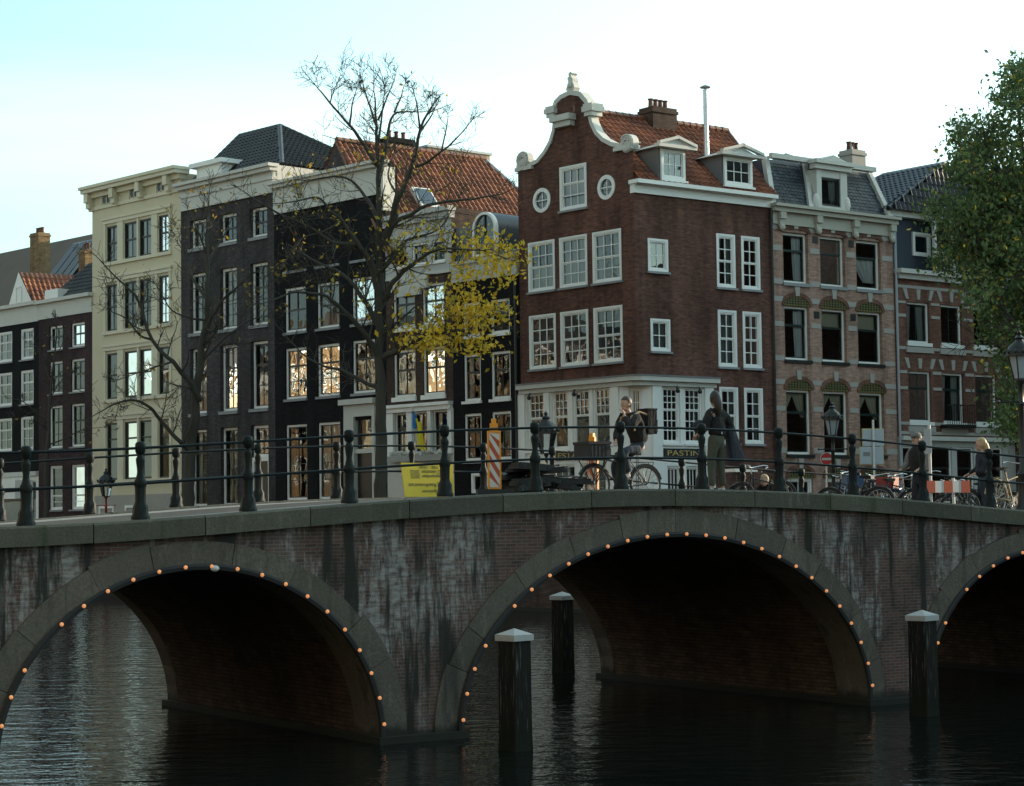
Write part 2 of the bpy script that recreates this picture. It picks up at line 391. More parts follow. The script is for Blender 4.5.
def ringstone(name, base, alg):
    m, nt, bs = newmat(name); L = nt.links.new
    n1 = noise_tex(nt, coords(nt, (1.3, 1.3, 1.0)), 1.0, 6, 0.65); n2 = noise_tex(nt, coords(nt), 34, 3, 0.6)
    g = N(nt, 'ShaderNodeNewGeometry')
    a = mixc(nt, n1, [x*0.6 for x in base], [x*1.4 for x in base])
    rr = ramp(nt, [(0, 0.75), (1, 1.25)]); L(g.outputs['Random Per Island'], rr.inputs[0]); a = mixc(nt, 1.0, a, rr.outputs[0], 'MULTIPLY')
    s1 = noise_tex(nt, coords(nt, (3.0, 3.0, 0.35)), 1.2, 5, 0.6); sr = ramp(nt, [(0.56, 0), (0.68, 0.8)]); L(s1, sr.inputs[0])
    a = mixc(nt, sr.outputs[0], a, alg)
    s2 = noise_tex(nt, coords(nt, (4.0, 4.0, 0.9)), 1.7, 6, 0.7); s2r = ramp(nt, [(0.56, 0), (0.74, 0.55)]); L(s2, s2r.inputs[0]); a = mixc(nt, s2r.outputs[0], a, [min(1, x*2.0+0.03) for x in base])
    sp = ramp(nt, [(0.3, 0.7), (0.7, 1.2)]); L(n2, sp.inputs[0]); a = mixc(nt, 1.0, a, sp.outputs[0], 'MULTIPLY'); a = tide(nt, a)
    L(a, bs.inputs['Base Color']); bs.inputs['Roughness'].default_value = 0.85; nb_ = noise_tex(nt, coords(nt), 5.0, 6, 0.7); bump(nt, nb_, bs, 0.7, 0.03); MATS[name] = m
ringstone('arch_stone', (0.104, 0.090, 0.073), (0.030, 0.032, 0.028))
ringstone('coping_stone', (0.086, 0.083, 0.062), (0.034, 0.050, 0.020))
ringstone('pier_base', (0.016, 0.017, 0.016), (0.015, 0.018, 0.014))
def wood(name):
    m, nt, bs = newmat(name); L = nt.links.new
    n = noise_tex(nt, coords(nt, (14, 14, 0.7)), 1.0, 6, 0.7); n2 = noise_tex(nt, coords(nt, (30, 30, 2.0)), 1.0, 3, 0.6)
    a = mixc(nt, n, (0.006, 0.006, 0.006), (0.026, 0.025, 0.023))
    r = ramp(nt, [(0.58, 0), (0.68, 0.8)]); L(n2, r.inputs[0]); a = mixc(nt, r.outputs[0], a, (0.13, 0.13, 0.13))
    L(a, bs.inputs['Base Color']); bs.inputs['Roughness'].default_value = 0.9; bs.inputs['Specular IOR Level'].default_value = 0.12; a = tide(nt, a); L(a, bs.inputs['Base Color']); bump(nt, n, bs, 0.9, 0.03); MATS[name] = m
wood('pile_wood')
def water(name):
    m, nt, bs = newmat(name); L = nt.links.new
    bs.inputs['Base Color'].default_value = (0.006, 0.009, 0.008, 1); bs.inputs['Roughness'].default_value = 0.03; bs.inputs['IOR'].default_value = 1.33
    tc = N(nt, 'ShaderNodeTexCoord')
    def wv(sx, sy, rot, sc, det):
        mp = N(nt, 'ShaderNodeMapping'); mp.inputs['Scale'].default_value = (sx, sy, 1); mp.inputs['Rotation'].default_value = (0, 0, rot)
        L(tc.outputs['Object'], mp.inputs[0]); return noise_tex(nt, mp.outputs[0], sc, det, 0.5)
    a = wv(1.0, 1.7, rad(20), 1.5, 3); b = wv(1.0, 1.5, rad(-35), 4.6, 3)
    m1 = N(nt, 'ShaderNodeMath', operation='MULTIPLY_ADD'); L(b, m1.inputs[0]); m1.inputs[1].default_value = 0.32; L(a, m1.inputs[2])
    bump(nt, m1.outputs[0], bs, 1.0, 0.031); MATS[name] = m
water('water')
def paving(name, c):
    m, nt, bs = newmat(name); L = nt.links.new
    tc = N(nt, 'ShaderNodeTexCoord'); b = N(nt, 'ShaderNodeTexBrick'); L(tc.outputs['Object'], b.inputs['Vector'])
    b.inputs['Color1'].default_value = c4(c); b.inputs['Color2'].default_value = c4([x*0.7 for x in c]); b.inputs['Mortar'].default_value = c4([x*0.4 for x in c])
    b.inputs['Scale'].default_value = 1; b.inputs['Brick Width'].default_value = 0.21; b.inputs['Row Height'].default_value = 0.105; b.inputs['Mortar Size'].default_value = 0.008
    n = noise_tex(nt, coords(nt, (0.6,0.6,0.6)), 1.0, 5); r = ramp(nt, [(0.3, 0.7), (0.7, 1.25)]); L(n, r.inputs[0])
    L(mixc(nt, 1.0, b.outputs['Color'], r.outputs[0], 'MULTIPLY'), bs.inputs['Base Color']); bs.inputs['Roughness'].default_value = 0.85; MATS[name] = m
paving('paving', (0.13, 0.085, 0.07)); paint('sidewalk', (0.20, 0.20, 0.195), 0.9, 0.25, 1.2)
leafmat('slates', [(0, (0.008, 0.012, 0.017)), (0.5, (0.022, 0.028, 0.038)), (1, (0.050, 0.058, 0.070))], 0.0)
SHADE_N, SHADE_H = 38.3, 26.4
CLOUD = (7.6, 7.8, 7.6)
SKYTINT = (0.80, 1.02, 0.97)
VEIL = (-0.25, 0.75, 0.75, 2.8)
EXPO = 0.68

# ------------------------------------------------------------------ building helpers
def wall_mb(mb, u0, u1, z0, z1, holes, rev=0.22):
    us = sorted(set([u0, u1] + [h[k] for h in holes for k in (0, 1)])); zs = sorted(set([z0, z1] + [h[k] for h in holes for k in (2, 3)]))
    us = [u for u in us if u0 - 1e-6 <= u <= u1 + 1e-6]; zs = [z for z in zs if z0 - 1e-6 <= z <= z1 + 1e-6]
    for i in range(len(us)-1):
        for j in range(len(zs)-1):
            cu, cz = (us[i]+us[i+1])/2, (zs[j]+zs[j+1])/2
            if any(h[0] < cu < h[1] and h[2] < cz < h[3] for h in holes): continue
            mb.quad((us[i],0,zs[j]), (us[i+1],0,zs[j]), (us[i+1],0,zs[j+1]), (us[i],0,zs[j+1]))
    for h in holes:
        a, b, c, d = h[:4]
        if len(h) > 4:   # oval opening in the rectangular hole
            n = 32; mx, mz, rx, rz = (a+b)/2, (c+d)/2, (b-a)/2, (d-c)/2; O = []; I = []
            for k in range(n):
                w = 2*math.pi*k/n; cw, sw = math.cos(w), math.sin(w); q = 1/max(abs(cw), abs(sw))
                O.append((mx+rx*cw*q, mz+rz*sw*q)); I.append((mx+rx*cw*0.999, mz+rz*sw*0.999))
            for k in range(n):
                l = (k+1) % n
                mb.quad((O[k][0],0,O[k][1]), (O[l][0],0,O[l][1]), (I[l][0],0,I[l][1]), (I[k][0],0,I[k][1]))
                mb.quad((I[k][0],0,I[k][1]), (I[l][0],0,I[l][1]), (I[l][0],rev,I[l][1]), (I[k][0],rev,I[k][1]))
            continue
        mb.quad((a,0,c),(b,0,c),(b,rev,c),(a,rev,c)); mb.quad((a,0,d),(b,0,d),(b,rev,d),(a,rev,d))
        mb.quad((a,0,c),(a,0,d),(a,rev,d),(a,rev,c)); mb.quad((b,0,c),(b,0,d),(b,rev,d),(b,rev,c))
    return mb
def shell(mb, u0, u1, D, z0, z1):
    u0 += 0.012; u1 -= 0.012
    mb.quad((u0,0.02,z0),(u0,D,z0),(u0,D,z1),(u0,0.02,z1)); mb.quad((u1,0.02,z0),(u1,D,z0),(u1,D,z1),(u1,0.02,z1))
    mb.quad((u0,D,z0),(u1,D,z0),(u1,D,z1),(u0,D,z1)); mb.quad((u0,0.02,z1),(u1,0.02,z1),(u1,D,z1),(u0,D,z1))
    return mb
def rect(a, b, c, d): return [(a,c),(b,c),(b,d),(a,d)]
STY = dict(fw=0.10, cols=2, rt=1, rb=1, split=0.5, frame='white', sash='white', rec=0.10, mun=0.032, sill='stone_sill', glass='glass', proud=0.0, curtain=None, name='window', sillh=0.09)
CURND = random.Random(31)
def win(P, pl, h, **kw):
    """one window: frame > sash, pane, sill, curtain"""
    s = dict(STY); s.update(kw); a, b, c, d = h
    if s['curtain'] == 'none': s['curtain'] = None
    elif s['curtain'] is None and s['name'] == 'window' and not s.get('oval') and CURND.random() < 0.45: s['curtain'] = CURND.choice(('both', 'both', 'full', 'blind', 'right', 'halfcurtain'))
    fw = s['fw']; y = s['rec'] - s['proud']
    m = MB(); e = 0.004
    if s.get('oval'):
        n = 36; mx, mz, rx, rz = (a+b)/2, (c+d)/2, (b-a)/2, (d-c)/2
        el = lambda q, r: [(mx+(rx+q)*math.cos(2*math.pi*k/r), mz+(rz+q)*math.sin(2*math.pi*k/r)) for k in range(r)]
        m.ring(el(0.03, n), el(-fw, n), -0.035, 0.12)
    else:
        m.ring(rect(a+e, b-e, c+e, d-e), rect(a+fw, b-fw, c+fw, d-fw), y, y+0.09)
        if s['proud']: m.ring(rect(a-0.02, b+0.02, c-0.02, d+0.02), rect(a+fw*0.55, b-fw*0.55, c+fw*0.55, d-fw*0.55), -s['proud'], y+0.004)
    w = m.build(s['name'], MATS[s['frame']], P, pl.M)
    ia, ib, ic, id_ = a+fw, b-fw, c+fw, d-fw; ys = y+0.035; sw = 0.05; mu = s['mun']
    k = MB(); zm = ic + (id_-ic)*s['split']
    if s.get('oval'):
        k.box(mx-0.02, mx+0.02, 0.02, 0.06, ic, id_); k.box(ia, ib, 0.022, 0.058, mz-0.02, mz+0.02)
    else:
        parts = [(ic, zm, s['rb']), (zm, id_, s['rt'])] if s['split'] < 0.98 else [(ic, id_, s['rb'])]
        for q, (lo, hi, rows) in enumerate(parts):
            yy = ys + (0.0 if q else 0.02)
            k.ring(rect(ia+0.001, ib-0.001, lo+0.001, hi-0.001), rect(ia+sw, ib-sw, lo+sw, hi-sw*0.9), yy, yy+0.045)
            nc = s['cols'] if q else s.get('cb', s['cols'])
            for i in range(1, nc):
                u = ia+sw+(ib-ia-2*sw)*i/nc; k.box(u-mu/2, u+mu/2, yy+0.006, yy+0.036, lo+sw, hi-sw*0.9)
            for i in range(1, rows):
                z = lo+sw+(hi-lo-1.9*sw)*i/rows; k.box(ia+sw, ib-sw, yy+0.008, yy+0.034, z-mu/2, z+mu/2)
    k.build('sash', MATS[s['sash']], w)
    g = MB()
    if s.get('oval'):
        o = el(-fw*0.8, n); g.add([(x, 0.05, z) for x, z in o], [tuple(range(n))])
    else: g.quad((ia,ys+0.05,ic),(ib,ys+0.05,ic),(ib,ys+0.05,id_),(ia,ys+0.05,id_))
    g.build('pane', MATS[s['glass']], w)
    if s['sill']:
        MB().box(a-0.07, b+0.07, -0.09-s['proud'], s['rec']+0.02, c-s['sillh'], c-0.003).build('sill', MATS[s['sill']], w)
    if s['curtain']: curtains(w, ia, ib, ic, id_, ys+0.16, s['curtain'])
    return w
def sheet(mb, u0, u1, z0, z1, y, waves=5, amp=0.03, gather=0.0, side=1):
    n = max(8, int(waves*6)); m = 8; V = []; F = []
    for j in range(m+1):
        t = j/m; z = z1 + (z0-z1)*t
        for i in range(n+1):
            q = i/n; w = 1 - gather*(t**1.3)
            u = u0 + (u1-u0)*q*w if side > 0 else u1 - (u1-u0)*(1-q)*w
            V.append((u, y + amp*math.sin(q*waves*2*math.pi + 0.7*t) + 0.012*math.sin(7*q+3*t), z))
    for j in range(m):
        for i in range(n): F.append((j*(n+1)+i, j*(n+1)+i+1, (j+1)*(n+1)+i+1, (j+1)*(n+1)+i))
    mb.add(V, F)
def curtains(w, a, b, c, d, y, kind):
    W = b-a; H = d-c; m = MB(); mat = 'curtain'
    if kind == 'both': sheet(m, a, a+W*0.36, c, d, y, 3, 0.025, 0.25, 1); sheet(m, b-W*0.36, b, c, d, y, 3, 0.025, 0.25, -1)
    elif kind == 'right': sheet(m, b-W*0.42, b, c, d, y, 3, 0.03, 0.2, -1)
    elif kind == 'full': sheet(m, a, b, c, d, y, 7, 0.025)
    elif kind == 'tent': sheet(m, a, a+W*0.5, c+H*0.66, d, y, 3, 0.02, 0.8, 1); sheet(m, b-W*0.55, b, c+H*0.58, d, y, 3, 0.02, 0.75, -1); mat = 'curtain_buff'
    elif kind == 'blind': sheet(m, a, b, d-H*0.36, d, y, 2, 0.006); mat = 'curtain_buff'
    elif kind == 'drape': sheet(m, a+W*0.05, b, c+H*0.12, d-H*0.36, y, 4, 0.04, 0.5, -1)
    elif kind == 'halfcurtain': sheet(m, a, b, c, c+H*0.5, y, 6, 0.02)
    elif kind == 'box': m.box(a+W*0.1, a+W*0.45, y, y+0.3, c, c+H*0.12); m.box(a+W*0.5, a+W*0.7, y, y+0.2, c, c+H*0.2); mat = 'curtain_buff'
    m.build('curtain', MATS[mat], w, smooth=True)
def tiles(name, mat, P, M, A, B, C, D, colw=0.30, roww=0.36, amp=0.045):
    """pantiles on the sloping face A (eave left) B (eave right) C (ridge right) D (ridge left)"""
    A, B, C, D = map(Vector, (A, B, C, D)); ex = (B-A).normalized(); nrm = ex.cross(D-A).normalized()
    if nrm.z < 0: nrm = -nrm
    sy = nrm.cross(ex).normalized(); sy = sy if sy.z > 0 else -sy
    def es(p): p = p-A; return p.dot(ex), p.dot(sy)
    (b0, _), (c0, H), (d0, H2) = es(B), es(C), es(D); H = min(H, H2) if min(H, H2) > 0.1 else max(H, H2)
    nr = max(2, round(H/roww)); me = bpy.data.meshes.new(name); V = []; F = []; UV = []
    st = colw/6
    for k in range(nr):
        s0, s1 = H*k/nr, H*(k+1)/nr; t = (k+0.5)/nr
        lo, hi = d0*t, b0 + (c0-b0)*t
        i0, i1 = math.floor(lo/st), math.ceil(hi/st); es_ = [min(max(i*st, lo), hi) for i in range(i0, i1+1)]
        o = len(V)
        for e in es_:
            ph = 2*math.pi*e/colw; h = amp*(math.sin(ph) + 0.35*math.sin(2*ph+0.6))
            jit = 0.008*math.sin(17.3*math.floor(e/colw)+5.1*k)
            for s, up in ((s0-0.05, 0.085), (s1, 0.045)):
                V.append(A + ex*e + sy*(s+jit) + nrm*(h+up)); UV.append((e/colw+0.001, k+0.5))
        for i in range(len(es_)-1):
            q = o+2*i; F.append((q, q+2, q+3, q+1))
        # butt edge of the course
        o2 = len(V)
        for e in es_:
            ph = 2*math.pi*e/colw; h = amp*(math.sin(ph) + 0.35*math.sin(2*ph+0.6))
            V.append(A + ex*e + sy*(s0-0.05) + nrm*(h+0.085)); UV.append((e/colw+0.001, k+0.5))
            V.append(A + ex*e + sy*(s0-0.05) + nrm*(h+0.035)); UV.append((e/colw+0.001, k+0.5))
        for i in range(len(es_)-1):
            q = o2+2*i; F.append((q+1, q+3, q+2, q))
    # solid deck under the tiles
    o = len(V); V += [A, B, C, D, A-nrm*0.15, B-nrm*0.15, C-nrm*0.15, D-nrm*0.15]; UV += [(0.5, 0.5)]*8
    F += [(o,o+1,o+2,o+3), (o+4,o+7,o+6,o+5), (o,o+4,o+5,o+1), (o+1,o+5,o+6,o+2), (o+2,o+6,o+7,o+3), (o+3,o+7,o+4,o)]
    me.from_pydata([tuple(v) for v in V], [], F)
    ul = me.uv_layers.new(name='UVMap')
    for l in me.loops: ul.data[l.index].uv = UV[l.vertex_index]
    me.polygons.foreach_set('use_smooth', [True]*len(me.polygons))
    try: me.set_sharp_from_angle(angle=rad(50))
    except Exception: pass
    return put(name, me, mat, P, M)
def ridge(P, M, pts, mat, r=0.13, name='ridge_tiles'):
    m = MB(); pts = [Vector(p) for p in pts]
    for a, b in zip(pts, pts[1:]):
        n = max(1, int((b-a).length/0.36))
        for i in range(n): m.tube([a+(b-a)*(i/n), a+(b-a)*((i+1.06)/n)], [r*1.08, r*0.94], 8)
    return m.build(name, MATS[mat], P, M, smooth=True)
def moulding(mb, u0, u1, steps, ends=True):
    """a cornice from stacked boxes: (z0, z1, projection)"""
    for z0, z1, pr in steps: mb.box(u0-(pr*0.5 if ends else 0), u1+(pr*0.5 if ends else 0), -pr, 0.16, z0, z1)
    return mb
def chimney(P, M, c, w, d, z0, z1, mat='brick_brown', pots=3, name='chimney'):
    m = MB(); m.box(c[0]-w/2, c[0]+w/2, c[1]-d/2, c[1]+d/2, z0, z1-0.25)
    m.box(c[0]-w/2-0.05, c[0]+w/2+0.05, c[1]-d/2-0.05, c[1]+d/2+0.05, z1-0.25, z1-0.12); m.box(c[0]-w/2, c[0]+w/2, c[1]-d/2, c[1]+d/2, z1-0.12, z1)
    o = m.build(name, MATS[mat], P, M)
    q = MB()
    for i in range(pots):
        x = c[0] + w*0.8*((i+0.5)/pots-0.5); q.lathe([(0.13,0),(0.10,0.1),(0.09,0.32),(0.12,0.36),(0.12,0.4),(0.07,0.4)], x, c[1], 10, z1)
    if pots: q.build('chimney_pot', MATS['brick_rust'], o)
    return o
def text(P, M, s, size, at, mat, name='lettering', extr=0.004, rotz=0, flip=False, align='LEFT', font_sx=1.0):
    cu = bpy.data.curves.new(name, 'FONT'); cu.body = s; cu.size = size; cu.extrude = extr; cu.align_x = align; cu.space_character = 1.0
    t = bpy.data.objects.new('tmp', cu); COL.objects.link(t); bpy.context.view_layer.update()
    me = bpy.data.meshes.new_from_object(t.evaluated_get(bpy.context.evaluated_depsgraph_get()))
    bpy.data.objects.remove(t); bpy.data.curves.remove(cu)
    R = Matrix.Rotation(rad(90), 4, 'X')
    if flip: R = Matrix.Rotation(rad(180), 4, 'Y') @ R
    me.transform(Matrix.Translation(at) @ Matrix.Diagonal((font_sx,1,1,1)) @ R)
    me.name = name
    return put(name, me, MATS[mat], P, M)

# ------------------------------------------------------------------ planes of the street fronts
P8 = atY(635.5, 300, 80.0)
FRONT = Plane(P8, rad(131.77-180)); SIDE = Plane(P8, rad(37.06))
uL = FRONT.u(519.6, 300); PL = FRONT.world(uL)
ROWP = Plane(PL, rad(133.2-180))
uR = SIDE.u(773.0, 300); PR = SIDE.world(uR)
BEI = Plane(PR, rad(38.06))
def cu(pl, xs, y): return [(pl.u(a, y), pl.u(b, y)) for a, b in xs]
def holes_of(pl, cs, x, rows):
    return [[(a, b, pl.z(x, yb), pl.z(x, yt)) for a, b in cs] for yt, yb in rows]
GZ = SZ - 0.3
def base_M(pl, u0): return pl.M @ Matrix.Translation((u0, 0, SZ))

# ---------------------------------------------------------------- cream house
pl = ROWP; u0, u1 = pl.u(92.3, 330), pl.u(181.2, 330); D = 11
H = thing('cream_house', 'tall cream plastered canal house with bracketed cornice and groups of dark sash windows', 'house', base_M(pl, u0), 'canal houses')
cs = cu(pl, [(107.0,117.6),(124.6,137.6),(139.8,151.8),(159,169.2)], 330)
R = holes_of(pl, cs, 112, [(226,261.6),(284.5,330.7),(353.3,399),(423,480)])
zt = pl.z(92.3, 211); ztop = pl.z(83, 186.5, -0.65)
holes = [h for r in R for h in r]
wall_mb(MB(), u0, u1, GZ, ztop-0.3, holes, 0.25).build('front_wall', MATS['cream_wall'], H, pl.M)
shell(MB(), u0, u1, D, GZ, ztop-0.3).build('side_wall', MATS['cream_wall'], H, pl.M)
for ri, r in enumerate(R):
    for h in r: win(H, pl, h, fw=0.05, cols=2 if ri < 2 else 1, rt=1, rb=1, split=0.52 if ri < 3 else 0.72, frame='sash_dark', sash='sash_dark', rec=0.03, mun=0.04, sill=None, glass='glass_wavy' if ri in (1,2) else 'glass', curtain='full' if ri == 0 else None)
t = MB()
for ri, r in enumerate(R):   # pale surrounds, header mouldings and sills of each floor
    a, b, c, d = r[0][0], r[3][1], r[0][2], r[0][3]
    t.box(a-0.28, b+0.28, -0.10, 0.03, d+0.14, d+0.34); t.box(a-0.36, b+0.36, -0.16, 0.03, d+0.34, d+0.46)
    for (p, q) in ((a-0.24, a-0.06), (r[0][1]+0.06, r[1][0]-0.06), (r[1][1]+0.02, r[2][0]-0.02), (r[2][1]+0.06, r[3][0]-0.06), (b+0.06, b+0.24)):
        t.box(p, q, -0.07, 0.02, c-0.02, d+0.137)
    t.box(a-0.30, b+0.30, -0.13, 0.02, c-0.20, c-0.022)
t.build('window_surround', MATS['cream_trim'], H, pl.M)
k = MB(); k.box(u0-0.45, u1+0.25, -0.62, 0.4, ztop-0.16, ztop); k.box(u0-0.38, u1+0.2, -0.52, 0.4, ztop-0.36, ztop-0.163); k.box(u0-0.06, u1+0.06, -0.20, 0.3, ztop-0.62, ztop-0.363); k.box(u0-0.05, u1+0.05, -0.09, 0.3, zt-0.02, zt+0.16)
k.build('cornice', MATS['cream_trim'], H, pl.M)
zb0, zb1 = zt+0.05, ztop-0.37
for x in (92.6, 117.5, 143.5, 171.5):
    u = pl.u(x, 205); b = MB()
    b.prism([(u-0.16, zb0-0.1),(u+0.16, zb0-0.1),(u+0.16, zb1),(u-0.16, zb1)], -0.16, 0.0); b.box(u-0.19, u+0.19, -0.46, -0.161, zb1-0.5, zb1-0.003); b.box(u-0.17, u+0.17, -0.33, -0.162, zb1-0.8, zb1-0.502); b.box(u-0.14, u+0.14, -0.24, -0.163, zb0, zb1-0.802)
    b.build('bracket', MATS['cream_trim'], H, pl.M)
for x in (109, 136.7, 164):
    u = pl.u(x, 192); zc = (zb0+zb1)/2 - 0.02; v = MB(); v.ring(rect(u-0.70, u+0.70, zc-0.48, zc+0.48), rect(u-0.64, u+0.64, zc-0.42, zc+0.42), -0.07, 0.02)
    for q in (-0.38, 0, 0.38):
        el = lambda r_: [(u+q+r_*0.8*math.cos(w*math.pi/8), zc+r_*math.sin(w*math.pi/8)) for w in range(16)]
        v.ring(el(0.29), el(0.245), -0.06, 0.0)
    vo = v.build('attic_vent', MATS['cream_trim'], H, pl.M); g = MB()
    for q in (-0.38, 0, 0.38): g.prism([(u+q+0.185*math.cos(w*math.pi/8), zc+0.235*math.sin(w*math.pi/8)) for w in range(16)], -0.03, -0.01)
    g.build('grille', MATS['sash_dark'], vo)
zp = pl.z(94, 496)
MB().box(u0+0.02, u1-0.02, -0.12, 0.02, GZ, zp).build('plinth', MATS['stone_band'], H, pl.M)
for x in (108, 134): 
    a, b = pl.u(x-7, 508), pl.u(x+8, 508); win(H, pl, (a, b, zp-1.5, zp-0.55), fw=0.14, cols=1, rb=1, split=1, rec=-0.16, sill=None, name='basement_window')
# ---------------------------------------------------------------- grey brick house with hip roof
u0, u1 = pl.u(181.2, 330), pl.u(274.6, 330)
H = thing('grey_brick_house', 'grey brown brick canal house with white frieze and dark hipped tile roof', 'house', base_M(pl, u0), 'canal houses')
cs = cu(pl, [(190,206.3),(220,236.8),(250.2,267.6)], 300)
R = holes_of(pl, cs, 259, [(207,236.6),(262.5,324.8),(340.8,408.5),(425,505)])
zf0, zf1 = pl.z(183.5, 209), pl.z(181, 183, -0.35)
wall_mb(MB(), u0, u1, GZ, zf1, [h for r in R for h in r], 0.3).build('front_wall', MATS['brick_grey'], H, pl.M)
shell(MB(), u0, u1, D, GZ, zf1).build('side_wall', MATS['brick_grey'], H, pl.M)
for ri, r in enumerate(R):
    for ci, h in enumerate(r):
        if ri == 3 and ci == 2:
            w = win(H, pl, (h[0], h[1], h[2]+(h[3]-h[2])*0.60, h[3]), fw=0.14, cols=2, rt=1, rb=1, split=1, sash='sash_dark', rec=0.18, sill=None, name='fanlight')
            d = MB(); d.ring(rect(h[0], h[1], GZ, h[2]+(h[3]-h[2])*0.598), rect(h[0]+0.14, h[1]-0.14, GZ+0.02, h[2]+(h[3]-h[2])*0.598-0.2), 0.06, 0.2); do = d.build('door_frame', MATS['white'], H, pl.M)
            d = MB(); a, b, z0, z1 = h[0]+0.14, h[1]-0.14, GZ+0.02, h[2]+(h[3]-h[2])*0.598-0.2; d.box(a, b, 0.15, 0.2, z0, z1)
            for q in (0.12, 0.4, 0.68): d.box(a+0.12, b-0.12, 0.125, 0.149, z0+(z1-z0)*q, z0+(z1-z0)*(q+0.2))
            d.build('door', MATS['door_black'], do); continue
        win(H, pl, h, fw=0.13, cols=2, rt=(1,2,1,1)[ri], rb=(1,3,2,2)[ri], split=(0.5,0.62,0.66,0.7)[ri], sash='sash_dark', rec=0.20, glass='glass_wavy' if ri else 'glass', sillh=0.16)
k = MB(); k.box(u0+0.005, u1-0.005, -0.06, 0.2, zf0, zf1-0.35); moulding(k, u0+0.2, u1-0.02, [(zf0-0.14, zf0-0.003, 0.12), (zf1-0.75, zf1-0.6, 0.14), (zf1-0.347, zf1-0.16, 0.34), (zf1-0.157, zf1, 0.50)]); k.box(u1-0.25, u1+0.02, 0.203, 3.2, zf0+0.5, zf1-0.02)
k.build('cornice', MATS['white_old'], H, pl.M)
zr = zf1 + 0.05; za, zb = pl.z(240, 136, 4.0), pl.z(279.7, 126, 4.0); zrg = (za+zb)/2
ra, rb = pl.u(240, 136, 4.0), pl.u(279.7, 126, 4.0); e0, e1 = u0+0.15, u1-0.1; dp = 8.0
A, B, C_, D_ = (e0, 0.5, zr), (e1+0.1, 0.5, zr), (rb, 4.0, zrg), (ra, 4.0, zrg)
tiles('roof', MATS['tile_dark'], H, pl.M, A, B, C_, D_)
tiles('roof', MATS['tile_dark'], H, pl.M, (e1+0.1, 0.5, zr), (e1+0.1, dp, zr), (rb, 4.02, zrg), (rb, 3.98, zrg))
tiles('roof', MATS['tile_dark'], H, pl.M, (e0, dp, zr), (e0, 0.5, zr), (ra, 3.98, zrg), (ra, 4.02, zrg))
ridge(H, pl.M, [A, D_, C_, B], 'tile_dark'); ridge(H, pl.M, [C_, (e1+0.1, dp, zr)], 'tile_dark')
um, zm = pl.u(215, 165, 0.6), zf1; d = MB(); d.box(um-1.2, um+1.0, 0.3, 2.0, zm-0.2, zm+0.75); d.box(um-1.55, um+1.3, 0.05, 2.2, zm+0.753, zm+0.98)
d.build('roof_dormer', MATS['white'], H, pl.M)
# ---------------------------------------------------------------- black house with the long red roof behind
u0, u1 = pl.u(274.6, 330), pl.u(386.2, 330)
H = thing('black_house', 'black painted canal house with white frieze and red pantile roof running back', 'house', base_M(pl, u0), 'canal houses')
cs = cu(pl, [(284.8,306),(316.8,339),(351.8,374.4)], 300)
R = holes_of(pl, cs, 294, [(232.4,270.5),(287.6,332),(348,399),(424.6,500)])
zf0, zf1 = pl.z(273.4, 212.8), pl.z(265, 183.5, -0.35)
hs = [h for r in R for h in r]
wall_mb(MB(), u0, u1, GZ, zf1, hs, 0.25).build('front_wall', MATS['brick_black'], H, pl.M)
zlow = atY(336.6, 141, 98).z - 6.6
shell(MB(), u0, u1, D, GZ, zlow).box(u0+0.012, u1-0.012, 0.02, 0.5, zlow, zf1-0.02).build('side_wall', MATS['brick_black'], H, pl.M)
for ri, r in enumerate(R):
    for ci, h in enumerate(r):
        if ri == 3 and ci == 2: continue
        win(H, pl, h, fw=0.11, cols=2, rt=1, rb=(1,1,2,3)[ri], split=(0.5,0.5,0.66,0.72)[ri], sash='sash_dark', rec=0.08, glass='glass_wavy' if ri < 3 else 'glass', sillh=0.12, curtain='full' if (ri, ci) == (3, 1) else None)
h = R[3][2]; a, b = pl.u(355.4, 430), pl.u(373.7, 430); zd = pl.z(364, 418.5); ztr = pl.z(364, 451); ze = pl.z(360, 399)
d = MB(); d.box(pl.u(345.5, 430), a, -0.12, 0.2, GZ, zd+0.1); d.box(b, pl.u(376.5, 430), -0.12, 0.2, GZ, zd+0.1); d.box(pl.u(345.5,430), pl.u(376.5,430), -0.115, 0.2, zd+0.102, ze-0.25); d.box(pl.u(343.5,430), pl.u(378,430), -0.32, 0.2, ze-0.247, ze); d.box(a, b, -0.02, 0.2, ztr-0.1, ztr+0.1)
do = d.build('door_frame', MATS['white_old'], H, pl.M)
d = MB(); d.box(a, b, 0.12, 0.18, GZ, ztr-0.1)
for q in (0.3, 0.62): d.box(a+0.15, b-0.15, 0.09, 0.118, GZ+(ztr-GZ)*q, GZ+(ztr-GZ)*(q+0.22))
d.build('door', MATS['door_black'], do); g = MB(); g.quad((a,0.14,ztr+0.1),(b,0.14,ztr+0.1),(b,0.14,zd+0.1),(a,0.14,zd+0.1)); g.build('fanlight', MATS['glass'], do)
k = MB(); k.box(u0+0.005, u1-0.4, -0.06, 0.2, zf0, zf1-0.3); k.box(u1-0.4, u1-0.003, -0.10, 0.6, zf0-0.9, zf1-0.3); moulding(k, u0+0.2, u1-0.1, [(zf0-0.12, zf0-0.003, 0.10), (zf1-0.297, zf1-0.14, 0.30), (zf1-0.137, zf1, 0.45)])
k.build('cornice', MATS['white_old'], H, pl.M)
